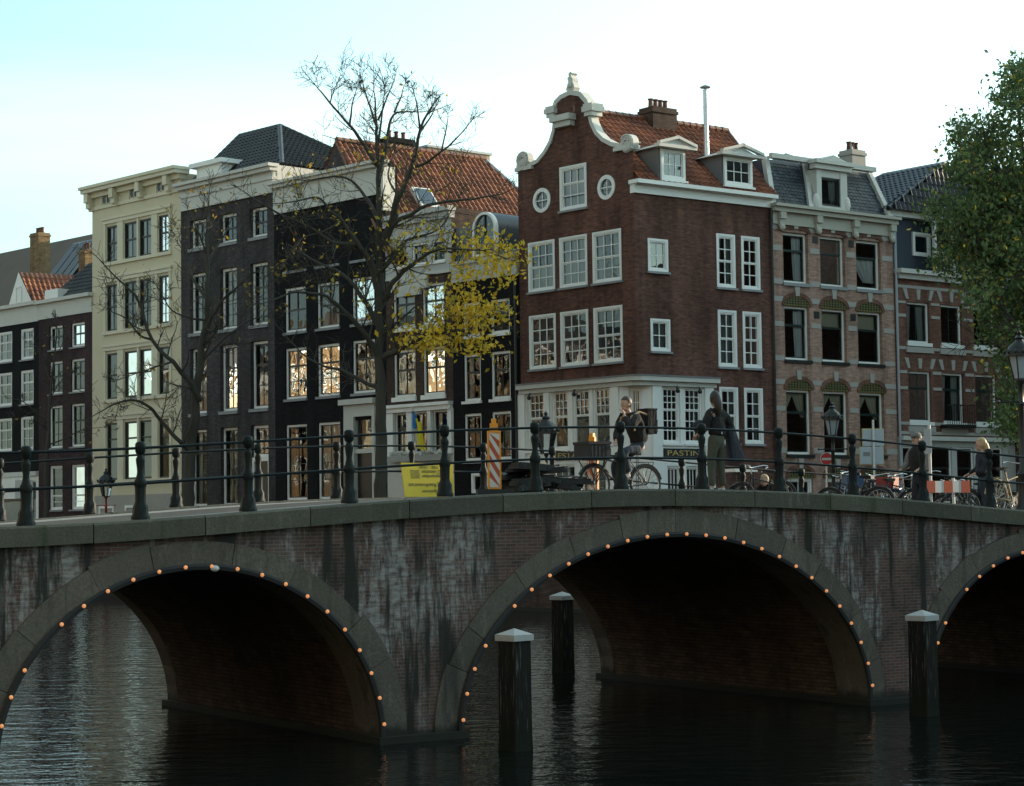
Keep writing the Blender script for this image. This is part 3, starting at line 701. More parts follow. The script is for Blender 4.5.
# red roof: ridge runs straight back from the gable above the front
rp = Plane(atY(336.6, 141, ROWP.world(pl.u(337, 250), 1.4).y), rad(39.5))
zrg = rp.z(336.6, 141); ur = rp.u(485, 168); 
ze = zf1 - 0.4
tiles('roof', MATS['tile_orange'], H, rp.M, (-0.6, -5.2, zrg-6.3), (ur+4.2, -5.2, zrg-6.3), (ur, 0, zrg), (0, 0, zrg))
tiles('roof', MATS['tile_orange'], H, rp.M, (ur+4.0, 5, zrg-6.0), (0, 5, zrg-6.0), (0, 0.02, zrg), (ur, 0.02, zrg))
ridge(H, rp.M, [(0,0,zrg+0.05), (ur,0,zrg+0.05)], 'tile_rust', 0.15); ridge(H, rp.M, [(ur,0,zrg), (ur+4.2,-5.2,zrg-6.3)], 'zinc', 0.12, 'verge')
MB().add([(0,0,zrg),(0,-5.2,zrg-6.3),(0,5,zrg-6)], [(0,1,2)]).build('gable_wall', MATS['brick_grey'], H, rp.M)
MB().add([(ur,0,zrg),(ur+4.2,-5.2,zrg-6.3),(ur+4,5,zrg-6)], [(0,1,2)]).build('rear_hip', MATS['tile_rust'], H, rp.M)
uc = rp.u(411, 160); chimney(H, rp.M, (uc, 1.2), 1.6, 1.0, zrg-1.2, rp.z(411, 136), 'brick_black', 3)
us, zs_ = rp.u(418, 195, -2.0), zrg-2.9; s = MB(); s.obox((us, -2.55, zs_+0.12), (0.55,0,0), (0,0.42,0.5), (0,-0.08,0.06)); so = s.build('roof_window', MATS['white'], H, rp.M)
g = MB(); g.obox((us, -2.66, zs_+0.21), (0.42,0,0), (0,0.33,0.4), (0,-0.01,0.008)); g.build('pane', MATS['glass'], so)
# ---------------------------------------------------------------- brown house with the white shop bay
u0, u1 = pl.u(386.2, 330), pl.u(452.6, 330)
H = thing('brown_brick_house', 'narrow brown brick house with white attic and white ground floor bay beside black house', 'house', base_M(pl, u0), 'canal houses')
cs = cu(pl, [(393,415),(422.2,444.3)], 320)
R = holes_of(pl, cs, 404, [(287.2,327.5),(350,397)])
ca = cu(pl, [(393.4,406.9),(412,428),(431.7,445.2)], 255)
ra_ = [(a, b, pl.z(400, 267.5), pl.z(400, 246)) for a, b in ca]
cb_ = cu(pl, [(394.9,407.3),(414,428),(433,448.6)], 430); rb_ = [(a, b, pl.z(404, 453.6), pl.z(404, 413)) for a, b in cb_]
ztop = pl.z(388, 216, -0.3); zw0 = pl.z(390, 281); zsh = pl.z(390, 405.5, -0.2)
wall_mb(MB(), u0, u1, zsh-0.3, zw0, [h for r in R for h in r], 0.25).build('front_wall', MATS['brick_brown'], H, pl.M)
wall_mb(MB(), u0, u1, zw0, ztop, ra_, 0.25).build('attic_wall', MATS['grey_frieze'], H, pl.M)
wall_mb(MB(), u0, u1, GZ, zsh-0.3, rb_, 0.25).build('shop_wall', MATS['white_old'], H, pl.M)
shell(MB(), u0, u1, D, GZ, ztop-0.03).build('side_wall', MATS['brick_brown'], H, pl.M)
for ri, r in enumerate(R):
    for ci, h in enumerate(r): win(H, pl, h, fw=0.10, cols=2, rt=1, rb=1, split=0.58, sash='sash_dark', rec=0.08, sill='white', glass='glass_wavy', sillh=0.2, curtain='both' if (ri, ci) == (1, 0) else None)
for h in ra_: win(H, pl, h, fw=0.09, cols=2, rt=1, rb=1, split=0.6, sash='sash_dark', rec=0.06, sill='white')
for h in rb_: win(H, pl, h, fw=0.06, cols=2, rt=1, rb=1, split=0.62, sash='sash_dark', rec=0.08, sill=None, curtain='both')
k = MB(); moulding(k, u0+0.1, u1-0.05, [(ztop-0.5, ztop-0.2, 0.18), (ztop-0.197, ztop, 0.36)]); k.build('cornice', MATS['grey_frieze'], H, pl.M); k = MB(); moulding(k, u0+0.1, u1-0.05, [(ztop-1.15, ztop-1.0, 0.08), (zw0, zw0+0.14, 0.08)])
a, b = pl.u(391, 278), pl.u(428.7, 276); k.box(a, b, -0.10, 0.05, zw0-0.55, zw0-0.004); k.box(a+0.5, b-0.5, -0.103, 0.05, zw0-0.8, zw0-0.552)
k.build('attic_trim', MATS['white_old'], H, pl.M)
k = MB(); k.box(u0+0.05, u1-0.02, -0.30, 0.2, zsh-0.14, zsh); k.box(u0+0.08, u1-0.05, -0.18, 0.2, zsh-0.34, zsh-0.143)
for a, b in [(u0+0.05, cb_[0][0]-0.03), (cb_[0][1]+0.05, cb_[1][0]-0.05), (cb_[1][1]+0.05, cb_[2][0]-0.05), (cb_[2][1]+0.03, u1-0.05)]: k.box(a, b, -0.10, 0.1, rb_[0][2]-0.1, zsh-0.343)
k.build('shop_cornice', MATS['white'], H, pl.M)
fb = MB(); zf = rb_[0][2]; fb.box(u0+0.35, u1-0.25, -0.42, -0.14, zf-0.38, zf-0.12); fbo = fb.build('flower_box', MATS['planter'], H, pl.M)
f = MB(); rnd = random.Random(3)
for i in range(90):
    x = rnd.uniform(u0+0.4, u1-0.3); f.ball((x, rnd.uniform(-0.42,-0.16), zf-0.1+rnd.uniform(0,0.16)), rnd.uniform(0.03,0.075), n=5, m=4)
f.build('flowers', MATS['flower_white'], fbo)
us = pl.u(428, 410); F_ = thing('flag', 'blue and yellow flag hanging from a pole at the white bay', 'flag', pl.M @ Matrix.Translation((us, -0.2, pl.z(432, 410))))
fz1, fz0 = pl.z(430, 410.5), pl.z(432, 447); fu = pl.u(433, 425)
def cloth(mb, ua, ub, z0, z1, y):
    V = []; Fs = []; n = 10; m = 10
    for j in range(m+1):
        for i in range(n+1):
            t = j/m; q = i/n; w = 0.45 + 0.55*t
            V.append((ua + (ub-ua)*q*w, y + 0.07*math.sin(q*9+t*2), z1 + (z0-z1)*t - 0.25*q))
    for j in range(m):
        for i in range(n): Fs.append((j*(n+1)+i, j*(n+1)+i+1, (j+1)*(n+1)+i+1, (j+1)*(n+1)+i))
    mb.add(V, Fs); mb.add([(x, y_+0.012, z) for x, y_, z in V], [tuple(reversed(f)) for f in Fs])
c = MB(); cloth(c, fu-0.55, fu-0.1, fz0+0.9, fz1, -0.75); c.build('blue_stripe', MATS['flag_blue'], F_, pl.M, True)
c = MB(); cloth(c, fu-0.25, fu+0.5, fz0, fz1-0.35, -0.79); c.build('yellow_stripe', MATS['flag_yellow'], F_, pl.M, True)
MB().tube([(fu-0.6, -0.1, fz1-0.3), (fu-0.5, -0.9, fz1+0.15)], 0.02).build('flag_pole', MATS['white'], F_, pl.M)
# ---------------------------------------------------------------- dark house with barrel dormer
u0, u1 = pl.u(452.6, 330), pl.u(519.2, 330)
H = thing('dark_brick_house', 'dark brick house with white band and lead barrel dormer left of red corner house', 'house', base_M(pl, u0), 'canal houses')
cs = cu(pl, [(463.6,480.8),(491,510.4)], 380)
R = holes_of(pl, cs, 501, [(298.7,333),(351,398.8),(411.4,459.4)])
zt0, zt1 = pl.z(455, 283), pl.z(455, 216, 0)
wall_mb(MB(), u0, u1, GZ, zt0, [h for r in R for h in r], 0.25).build('front_wall', MATS['brick_black'], H, pl.M)
shell(MB(), u0, u1, 9, GZ, zt0).build('side_wall', MATS['brick_black'], H, pl.M)
for ri, r in enumerate(R):
    for ci, h in enumerate(r): win(H, pl, h, fw=0.11, cols=2, rt=1, rb=1, split=0.62, sash='sash_dark', rec=0.07, sill='white', glass='glass_wavy', sillh=0.12)
k = MB(); k.box(u0+0.01, u1-0.1, -0.05, 0.3, zt0, zt0+0.75); moulding(k, u0+0.1, u1-0.15, [(zt0+0.753, zt0+0.9, 0.18)], False); k.build('cornice', MATS['grey_frieze'], H, pl.M)
MB().box(u0+0.01, pl.u(471, 230), 0.25, 5, zt0+0.9, zt1-0.5).box(pl.u(471.2, 230), u1-0.1, 0.25, 5, zt0+0.9, zt0+1.15).build('attic_boarding', MATS['lead_grey'], H, pl.M)
a, b = pl.u(471.8, 230), pl.u(495, 230); zc = pl.z(483, 229); rr = (b-a)/2; mu = (a+b)/2
arc = lambda r_, n=20: [(mu+r_*math.cos(math.pi*i/n), zc+r_*1.0*math.sin(math.pi*i/n)) for i in range(n+1)]
zl = zt0+1.0
m = MB(); o = [(mu+rr, zl)] + arc(rr) + [(mu-rr, zl)]; i_ = [(mu+rr-0.11, zl+0.1)] + arc(rr-0.11) + [(mu-rr+0.11, zl+0.1)]
m.ring(o, i_, 0.02, 0.2); w = m.build('dormer_window', MATS['white'], H, pl.M)
MB().add([(x, 0.12, z) for x, z in i_], [tuple(range(len(i_)))]).build('pane', MATS['glass'], w); MB().box(mu-0.03, mu+0.03, 0.06, 0.11, zl, zc+rr-0.15).build('sash', MATS['sash_dark'], w)
m = MB(); o2 = [(mu+rr+0.0, zl)] + arc(rr+0.0) + [(mu-rr-0.0, zl)]; m.prism(o2, 0.203, 5.6); m.build('barrel_roof', MATS['slate_blue'], H, pl.M, True)
bw = [(pl.u(473,482), pl.u(492,482), pl.z(482, 493), pl.z(482, 473))]
win(H, pl, bw[0], fw=0.1, cols=2, rb=1, split=1, rec=-0.1, sill=None, name='basement_window')
MB().tube([(u1-0.12, -0.1, GZ), (u1-0.12, -0.1, zt0)], 0.06, 8).build('downpipe', MATS['black_iron'], H, pl.M, True)
# ---------------------------------------------------------------- plum brick house and black house far left
u0, u1 = pl.u(38.8, 370), pl.u(92.2, 370)
H = thing('plum_brick_house', 'purple brown brick house with white frieze left of the cream house', 'house', base_M(pl, u0), 'canal houses')
cs = cu(pl, [(49.2,62.5),(70.8,84.6)], 380)
R = holes_of(pl, cs, 56, [(325.8,349.6),(361.5,393.8),(405.7,447.9),(465.6,510)])
zf0, zf1 = pl.z(65, 316), pl.z(65, 296, -0.25)
wall_mb(MB(), u0, u1, GZ, zf1, [h for r in R for h in r], 0.25).build('front_wall', MATS['brick_plum'], H, pl.M)
shell(MB(), u0, u1, D, GZ, zf1).build('side_wall', MATS['brick_plum'], H, pl.M)
for ri, r in enumerate(R):
    for ci, h in enumerate(r): win(H, pl, h, fw=0.11, cols=2 if ri < 3 else 1, rt=1, rb=1 if ri < 2 else 2, split=0.55 if ri < 2 else (0.62 if ri == 2 else 0.3), sash='white' if ri > 2 else 'sash_dark', rec=0.10, glass='glass_wavy')
k = MB(); k.box(u0+0.005, u1-0.01, -0.05, 0.2, zf0, zf1-0.2); moulding(k, u0+0.05, u1-0.05, [(zf1-0.197, zf1, 0.30)]); k.build('cornice', MATS['white_old'], H, pl.M)
zr = pl.z(85, 265, 2.6)
tiles('roof', MATS['tile_dark'], H, pl.M, (u0-0.1, 0.4, zf1-0.1), (u1, 0.4, zf1-0.1), (u1, 2.6, zr), (u0+1.2, 2.6, zr)); MB().add([(u0-0.1,0.4,zf1-0.1),(u0+1.2,2.6,zr),(u0-0.1,9,zf1-0.1)], [(0,1,2)]).build('gable_wall', MATS['lead_grey'], H, pl.M)
chimney(H, pl.M, (pl.u(87, 262, 6), 6.0), 0.75, 0.7, zf1, pl.z(87, 250, 6), 'brick_sun', 2)
MB().box(u0+0.3, u0+1.7, 0.2, 1.5, zf1-0.05, zf1+0.6).build('roof_dormer', MATS['white'], H, pl.M)
u0, u1 = pl.u(-38, 370), pl.u(38.7, 370)
H = thing('black_shop_house', 'black brick house with white windows and white shop front at the left edge', 'house', base_M(pl, u0), 'canal houses')
cs = cu(pl, [(-28,-14),(-2,12),(20.6,33.5)], 380)
R = holes_of(pl, cs, 27, [(328.6,359.4),(370.2,404),(416.5,450)])
zf0, zf1 = pl.z(20, 324), pl.z(20, 303, -0.25); zs = pl.z(20, 472)
hs = [h for r in R for h in r]; sh = [(pl.u(-20,490), pl.u(26,490), GZ+0.3, pl.z(15, 500)), (pl.u(30,490), pl.u(36,490), GZ+0.3, pl.z(33, 480))]
wall_mb(MB(), u0, u1, zs, zf1, hs, 0.25).build('front_wall', MATS['brick_black'], H, pl.M)
wall_mb(MB(), u0, u1, GZ, zs-0.003, sh, 0.25).build('shop_front', MATS['white'], H, pl.M)
shell(MB(), u0, u1, D, GZ, zf1).build('side_wall', MATS['brick_black'], H, pl.M)
for r in R:
    for h in r: win(H, pl, h, fw=0.12, cols=2, rt=1, rb=2, split=0.66, rec=0.04, curtain='both')
for h in sh: win(H, pl, h, fw=0.07, cols=1, rb=1, split=1, rec=0.05, sill=None, name='shop_window')
k = MB(); k.box(u0+0.005, u1-0.01, -0.05, 0.2, zf0, zf1-0.2); moulding(k, u0+0.05, u1-0.1, [(zf1-0.197, zf1, 0.30)]); k.box(u0, u1-0.02, -0.16, 0.1, zs-0.25, zs-0.006); k.build('cornice', MATS['white_old'], H, pl.M)
aw = MB(); zq = pl.z(15, 500); aw.box(pl.u(-20,490), pl.u(27,490), -0.75, -0.1, zq+0.05, zq+1.1); aw.build('awning', MATS['white'], H, pl.M)
# its steep white gable with orange tiles
a, b, ap = pl.u(14, 290, 2), pl.u(35, 290, 2), pl.u(18.5, 272, 2); zg0, zg1 = zf1, pl.z(18.5, 272, 2)
MB().prism([(a-0.9, zg0), (b, zg0), (ap, zg1)], 2.0, 2.3).build('gable_wall', MATS['white'], H, pl.M)
tiles('roof', MATS['tile_orange'], H, pl.M, (b+0.1, 2.0, zg0), (b+0.9, 6.5, zg0), (ap+0.9, 6.5, zg1), (ap, 2.0, zg1))
win(H, Plane(pl.world(0, 1.95).xy, pl.ang), (a+0.25, a+0.95, zg0+0.5, zg0+1.5), fw=0.09, cols=2, rb=1, split=1, rec=0, sill=None, name='attic_window')
# ---------------------------------------------------------------- big brown roof behind the left houses
H = thing('rear_building', 'large building with brown flat faced roof and chimney rising behind the left houses', 'building', pl.M @ Matrix.Translation((pl.u(40, 300, 14), 14, SZ)))
r0, r1 = pl.u(-25, 260, 16), pl.u(112, 260, 16); zc0, zc1 = pl.z(40, 300, 14), pl.z(40, 245, 18)
MB().box(r0, r1, 14, 30, GZ, zc0).build('side_wall', MATS['brick_brown'], H, pl.M)
m = MB(); m.add([(r0,14,zc0),(r1,14,zc0),(r1,18,zc1),(r0,18,zc1),(r0,30,zc1),(r1,30,zc1),(r1,30,zc0),(r0,30,zc0)], [(0,1,2,3),(3,2,5,4),(4,5,6,7),(1,6,5,2),(0,3,4,7)]); m.build('roof', MATS['roof_felt'], H, pl.M)
chimney(H, pl.M, (pl.u(40, 255, 13), 13), 1.15, 0.9, zc0-2, pl.z(40, 233.5, 13), 'brick_sun', 4)
for q in (60, 68, 76):
    a = pl.u(q, 258, 15.5); s = MB(); s.obox((a, 15.75, (zc0+zc1)/2+0.25), (0.5,0,0), (0,1.2,1.2*(zc1-zc0)/4), (0,-0.06,0.06)); so = s.build('skylight', MATS['zinc'], H, pl.M)
    g = MB(); g.obox((a, 15.66, (zc0+zc1)/2+0.34), (0.42,0,0), (0,1.1,1.1*(zc1-zc0)/4), (0,-0.01,0.01)); g.build('pane', MATS['glass'], so)
# ---------------------------------------------------------------- plaster building behind the red roof
rq = Plane(rp.world(0, 3.0).xy, rp.ang)
H = thing('plaster_building', 'plain beige plastered upper storey showing behind the long red roof', 'building', rq.M @ Matrix.Translation((rq.u(428,160), 0, SZ)))
a, b = rq.u(428, 160), rq.u(490, 170); z1 = rq.z(460, 151.5)
MB().box(a, b, 0, 7, GZ, z1).build('plaster_wall', MATS['beige_plaster'], H, rq.M); MB().box(a-0.1, b+0.1, -0.1, 7.1, z1, z1+0.12).build('coping', MATS['zinc'], H, rq.M)

# ---------------------------------------------------------------- red brick corner house
H = thing('corner_house', 'red brick corner house with white scrolled neck gable and orange tiled roof', 'house', TR(P8.x, P8.y, SZ), 'canal houses')
fp, sp = FRONT, SIDE; fm = FRONT.M; sm_ = SIDE.M
fu0, fu1 = uL, 0.0; su0, su1 = 0.0, uR
zS = fp.z(573, 383.0); zvb = fp.z(575, 160.5)
colsF = cu(fp, [(529.5,555.4),(560.8,587.9),(594,622.2)], 300)
RF = [[(a, b, fp.z(574.3, yb), fp.z(574.3, yt)) for a, b in colsF] for yt, yb in ((236.3,286.7),(311.2,365.8))]
gw = (fp.u(560.5,188), fp.u(586.8,188), fp.z(573.6,209.3), fp.z(573.6,165.5))
ovs = []
for cx, cy in ((542,200.3),(606.5,187.3)):
    u, z = fp.uz(cx, cy); ru = abs(fp.u(cx+8.2,cy)-fp.u(cx-8.2,cy))/2; rz = (fp.z(cx,cy-11.6)-fp.z(cx,cy+11.6))/2; ovs.append((u-ru,u+ru,z-rz,z+rz,'oval'))
hs = [h for r in RF for h in r] + [gw] + ovs
m = wall_mb(MB(), fu0, fu1, zS, zvb, hs, 0.2)
# gable outline above the shoulders
GL = lambda pts: [fp.uz(x, y) for x, y in pts]
lc = GL([(532.5,166),(538.6,163),(546.2,153.5),(552,143),(555.6,131),(556.8,121)]); rc = GL([(588.4,113.9),(590.6,124),(595.4,134),(602.5,141.5),(612,146.5),(619,147.5)])
top = GL([(556,110),(557.5,104),(562,99.5),(571,95),(580,96.5),(585.5,103),(587.5,108)])
poly = [(fu0, zvb), (lc[0][0], zvb)] ; poly = [(fu0, zvb)] + [(u, max(z, zvb+0.02)) for u, z in lc] + top + rc[:-1] + [(rc[-1][0], zvb+0.05), (fu1, zvb)]
m.prism(list(reversed(poly)), 0.0, 0.35)
m.build('front_wall', MATS['brick_red'], H, fm)
# trim along the curves
def strip(mb, pts, w, y0, y1, side):
    n = len(pts); off = []
    for i in range(n):
        a, b = Vector(pts[max(i-1,0)]), Vector(pts[min(i+1,n-1)]); t = (b-a).normalized(); off.append((pts[i][0]-t.y*w*side, pts[i][1]+t.x*w*side))
    for i in range(n-1): mb.prism([pts[i], pts[i+1], off[i+1], off[i]], y0, y1)
t = MB(); strip(t, lc, 0.17, -0.07, 0.36, 1); strip(t, list(reversed(rc)), 0.17, -0.07, 0.36, -1); strip(t, top, 0.20, -0.08, 0.36, 1)
for (x, y, w, h) in ((552.5,111.5,0.60,0.20),(590.5,109,0.62,0.22)):
    u, z = fp.uz(x, y); t.box(u-w/2, u+w/2, -0.22, 0.5, z-h/2, z+h/2); t.box(u-w*0.36, u+w*0.36, -0.16, 0.45, z-h*1.3, z-h/2-0.003); t.box(u-w*0.42, u+w*0.42, -0.18, 0.47, z+h/2+0.003, z+h)
a, z0 = fp.uz(556.5, 126.5); b, z1 = fp.uz(576, 119.5); zz = (z0+z1)/2+0.1
t.box(a, b, -0.42, 0.0, zz-0.05, zz+0.2); t.box(a+0.08, b-0.08, -0.28, -0.002, zz-0.28, zz-0.053)
gt = t.build('gable_trim', MATS['white_old'], H, fm)
def volute(cx, cy, r, flip, ub):
    u, z = fp.uz(cx, cy); v = MB(); n = 24
    disc = [(u+r*math.cos(2*math.pi*i/n), z+r*math.sin(2*math.pi*i/n)) for i in range(n)]; v.prism(disc, -0.10, 0.22)
    sp_ = [(u+flip*(r*(0.95-0.11*k/6))*math.cos(k*0.5+0.6), -0.115, z+(r*(0.95-0.11*k/6))*math.sin(k*0.5+0.6)) for k in range(30)]
    v.tube(sp_, 0.05, 5); zb = zvb
    v.box(ub[0], ub[1], -0.15, 0.36, zb+0.004, zb+0.16); v.box(ub[0]+0.05, ub[1]-0.05, -0.09, 0.3, zb+0.163, zb+0.30)
    v.prism([(u-r*0.9, zb+0.303),(ub[1]-0.1 if flip>0 else u+r*0.9, zb+0.303),(u+r*0.8, z),(u-r*0.8, z)], -0.12, 0.38)
    return v.build('volute', MATS['white_old'], H, fm)
volute(524.2, 160.5, 0.37, 1, (fu0-0.05, fp.u(533.5,168))); volute(628.5, 143.5, 0.37, -1, (fp.u(615.5,150), fu1+0.06))
c = MB(); u, z = fp.uz(571, 94); s_ = 0.0185
pf = [(-14,0),(-11,8),(-7,12),(-6,20),(-9,26),(-4,30),(-5,37),(2,40),(6,36),(3,33),(5,27),(9,23),(8,16),(12,10),(14,3),(10,-4),(0,0),(-8,-2)]
c.prism([(u+x*s_, z+0.18+y*s_) for x, y in reversed(pf)], -0.05, 0.28); c.ball((u+0.01, -0.08, z+0.36), 0.11, 0.1, 0.13); c.build('crest', MATS['white_old'], H, fm)
cut = {0:'both', 1:'both'}
for ri, r in enumerate(RF):
    for ci, h in enumerate(r): win(H, fp, h, fw=0.11, cols=3, rt=2, rb=2, split=0.49, rec=0.02, proud=0.035, sill='stone_sill', glass='glass_wavy' if ri else 'glass', mun=0.04, curtain=('halfcurtain','full','both')[ci] if ri == 0 else 'none')
win(H, fp, gw, fw=0.12, cols=3, rt=1, rb=2, split=0.62, rec=0.02, proud=0.04, mun=0.04, curtain='full')
for h in ovs: win(H, fp, h[:4], fw=0.13, oval=True, sill=None, frame='white')
# side front
zC0, zC1 = sp.z(637, 193), sp.z(636, 178.5, -0.3)
c1 = cu(sp, [(648,667.4)], 255) ; c2 = cu(sp, [(716.7,734.6),(741.4,759.2)], 260)
RS = []
for (xs, yt, yb) in ((( 648,667.4),239.4,271.7),((649.3,668.2),319.3,351.3)): RS.append((sp.u(xs[0],255), sp.u(xs[1],255), sp.z(657.5,yb), sp.z(657.5,yt)))
TS = [[(a, b, sp.z(725, yb), sp.z(725, yt)) for a, b in c2] for yt, yb in ((234.6,287.7),(310.6,366.9),(387.5,443.5))]
xsf = sp.u(714, 420); zSs = sp.z(680, 381)
wall_mb(MB(), su0, su1, zSs, zC1-0.1, RS + TS[0] + TS[1], 0.2).build('side_wall', MATS['brick_red'], H, sm_)
wall_mb(MB(), xsf, su1, GZ, zSs, [(a,b,c,min(d,zSs-0.15)) for a,b,c,d in TS[2]], 0.2).build('side_wall', MATS['brick_red'], H, sm_)
for h in RS: win(H, sp, h, fw=0.12, cols=2, rt=1, rb=2, split=1, rec=0.02, proud=0.03, curtain='box' if h is RS[0] else None)
for ri, r in enumerate(TS):
    for ci, h in enumerate(r): win(H, sp, (h[0],h[1],h[2],min(h[3],zSs-0.15)) if ri == 2 else h, fw=0.12, cols=2, rt=2, rb=2, split=0.5, rec=0.02, proud=0.03, mun=0.04, curtain=(None,'full','both')[ri])
k = MB()
for z0, z1, p in ((zC0, zC0+0.32, 0.10), (zC0+0.323, zC1-0.16, 0.20), (zC1-0.157, zC1, 0.42)): k.box(su0-0.02 if p < .3 else su0-0.1, su1+0.03, -p, 0.2, z0, z1)
k.build('cornice', MATS['white'], H, sm_)
# closing walls at the back
BK = FRONT.world(uL).xy + (SIDE.world(uR).xy - P8.xy)
def wpt(x, y, z): return Matrix.Translation((P8.x, P8.y, 0)).inverted() @ Vector((x, y, z))
MW = TR(P8.x, P8.y, 0); b = MB(); A_ = FRONT.world(uL); C2 = SIDE.world(uR)
q = [wpt(A_.x, A_.y, 0), wpt(BK.x, BK.y, 0), wpt(C2.x, C2.y, 0)]
e = 0.02
def vq(a, c, z0, z1): b.quad((a.x,a.y,z0),(c.x,c.y,z0),(c.x,c.y,z1),(a.x,a.y,z1))
vq(q[0], q[1], GZ, zC1-0.2); vq(q[1], q[2], GZ, zC1-0.2); b.add([(0,0,zC1-0.2), tuple(q[2].xy)+(zC1-0.2,), tuple(q[1].xy)+(zC1-0.2,), tuple(q[0].xy)+(zC1-0.2,)], [(0,1,2,3)])
b.build('rear_wall', MATS['brick_red'], H, MW)
# roof: ridge parallel to the side street, hip at the far end
W = (FRONT.world(uL).xy - P8.xy).length; fd = Matrix.Rotation(-sp.ang, 4, 'Z')
loc = lambda v: fd @ Vector((v.x-P8.x, v.y-P8.y, 0))
la = loc(FRONT.world(uL)); mid = la*0.5
ry = mid.y; zR = sp.z(660, 123, ry); rx0 = mid.x+0.2; rx1 = sp.u(727, 131, ry); ez = zC1-0.05
tiles('roof', MATS['tile_rust'], H, sm_, (0.1, -0.25, ez), (su1+0.1, -0.25, ez), (rx1, ry, zR), (rx0+0.1, ry, zR))
tiles('roof', MATS['tile_rust'], H, sm_, (su1+0.1, -0.25, ez), (su1+0.1, 2*ry, ez), (rx1, ry+0.02, zR), (rx1, ry-0.02, zR))
tiles('roof', MATS['tile_rust'], H, sm_, (su1, 2*ry, ez), (la.x, 2*ry, ez), (rx0, ry+0.03, zR), (rx1, ry+0.03, zR))
ridge(H, sm_, [(rx0-0.2, ry, zR+0.06), (rx1, ry, zR+0.06)], 'tile_rust', 0.16); ridge(H, sm_, [(rx1, ry, zR), (su1+0.1, -0.2, ez)], 'tile_rust', 0.13)
uc = sp.u(656.5, 120, ry); chimney(H, sm_, (uc, ry-0.1), 1.35, 0.9, zR-1.4, sp.z(656, 109.5, ry), 'brick_brown', 4)
def roof_y(z): return -0.25 + (z-ez)/(zR-ez)*(ry+0.25)
def dormer(x0, x1, yt, yb, px0, px1, pyt, pyb):
    yd = 0.5
    for _ in range(5): yd = max(-0.2, roof_y(sp.z((x0+x1)/2, yb, yd)) - 0.46)
    a, b_, z0, z1 = sp.u(x0,165,yd), sp.u(x1,165,yd), sp.z((x0+x1)/2,yb,yd), sp.z((x0+x1)/2,yt,yd)
    zr = sp.z((px0+px1)/2, pyt, yd-0.2); P0 = sp.world(0, yd); dp = Plane(P0.xy, sp.ang)
    m = MB(); m.box(a-0.06, b_+0.06, yd+0.12, roof_y(z1)+0.6, z0-0.25, z1+0.03); cheek = m.build('dormer_cheek', MATS['lead_grey'], H, sm_)
    w = win(H, dp, (a, b_, z0, z1), fw=0.13, cols=3, rt=1, rb=2, split=1, rec=0.0, sill='white', name='dormer_window')
    mu = (a+b_)/2; hw = (b_-a)/2+0.32; e = MB(); yb_ = roof_y(zr)+0.4
    e.add([(mu-hw, yd-0.22, z1+0.03), (mu+hw, yd-0.22, z1+0.03), (mu, yd-0.22, zr), (mu-hw, yb_, z1+0.03), (mu+hw, yb_, z1+0.03), (mu, yb_, zr)], [(0,1,2),(3,5,4),(0,3,4,1),(1,4,5,2),(0,2,5,3)])
    e.box(mu-hw-0.06, mu+hw+0.06, yd-0.32, yd+0.02, z1+0.005, z1+0.14)
    d = Vector((hw, 0, zr-z1-0.1)); 
    for sg in (-1, 1): e.obox((mu+sg*hw/2, yd-0.26, (zr+z1+0.1)/2+0.08), (sg*hw/2*1.08, 0, -(zr-z1-0.1)/2*1.08), (0,0.1,0), (0.0,0,0.06))
    e.build('dormer_pediment', MATS['white_old'], H, sm_)
dormer(661.5, 685.5, 149.5, 180, 640, 690, 138, 152); dormer(724.5, 752.5, 157.5, 186, 710, 755, 146, 159)
yf = 1.25; uf = sp.u(706.3, 140, yf); zf1 = sp.z(706, 90, yf); zf0 = sp.z(706, 176, yf); fl = MB()
for i in range(5): fl.lathe([(0.105, zf0+(zf1-zf0)*i/5), (0.105, zf0+(zf1-zf0)*(i+1)/5-0.03), (0.118, zf0+(zf1-zf0)*(i+1)/5-0.03), (0.118, zf0+(zf1-zf0)*(i+1)/5)], uf, yf, 12)
fl.lathe([(0.34, zf0-0.3), (0.30, zf0), (0.12, zf0+0.12)], uf, yf, 12); fo = fl.build('flue_pipe', MATS['steel'], H, sm_, True); MB().lathe([(0.22, zf1+0.08), (0.24, zf1+0.12), (0.03, zf1+0.22)], uf, yf, 12).build('flue_cap', MATS['zinc'], fo, sm_, True); MB().lathe([(0.05,zf1-0.01),(0.05,zf1+0.1)], uf, yf, 6).build('flue_spigot', MATS['zinc'], fo, sm_)
MB().tube([(su1-0.1, -0.10, GZ), (su1-0.1, -0.10, zC0)], 0.055, 8).build('downpipe', MATS['black_iron'], H, sm_, True)
# ground floor shop: front, cut corner and side, under one white cornice
fa = fp.u(620.6, 420); sa = sp.u(651, 420); zs_ = zS
FW = [(fp.u(a,420), fp.u(b,420), fp.z(581,448.6), fp.z(581,388.8)) for a, b in ((527.2,544),(551.9,568),(572.3,589.5),(592.7,610))]
LW = [(fp.u(a,470), fp.u(b,470), GZ+1.0, fp.z(590,463)) for a, b in ((551.9,575),(580,606))]
wall_mb(MB(), fu0, fa, GZ, zs_, FW + LW, 0.2).build('shop_front', MATS['white'], H, fp.M)
SW = [(sp.u(a,420), sp.u(b,420), sp.z(682,443.5), sp.z(682,387)) for a, b in ((662.8,680.4),(684.8,702.8))]
LS = [(sp.u(a,470), sp.u(b,470), GZ+1.0, sp.z(683,466)) for a, b in ((667,682),(686,700.5))]
wall_mb(MB(), sa, xsf, GZ, zSs, SW + LS, 0.2).build('shop_front', MATS['white'], H, sp.M)
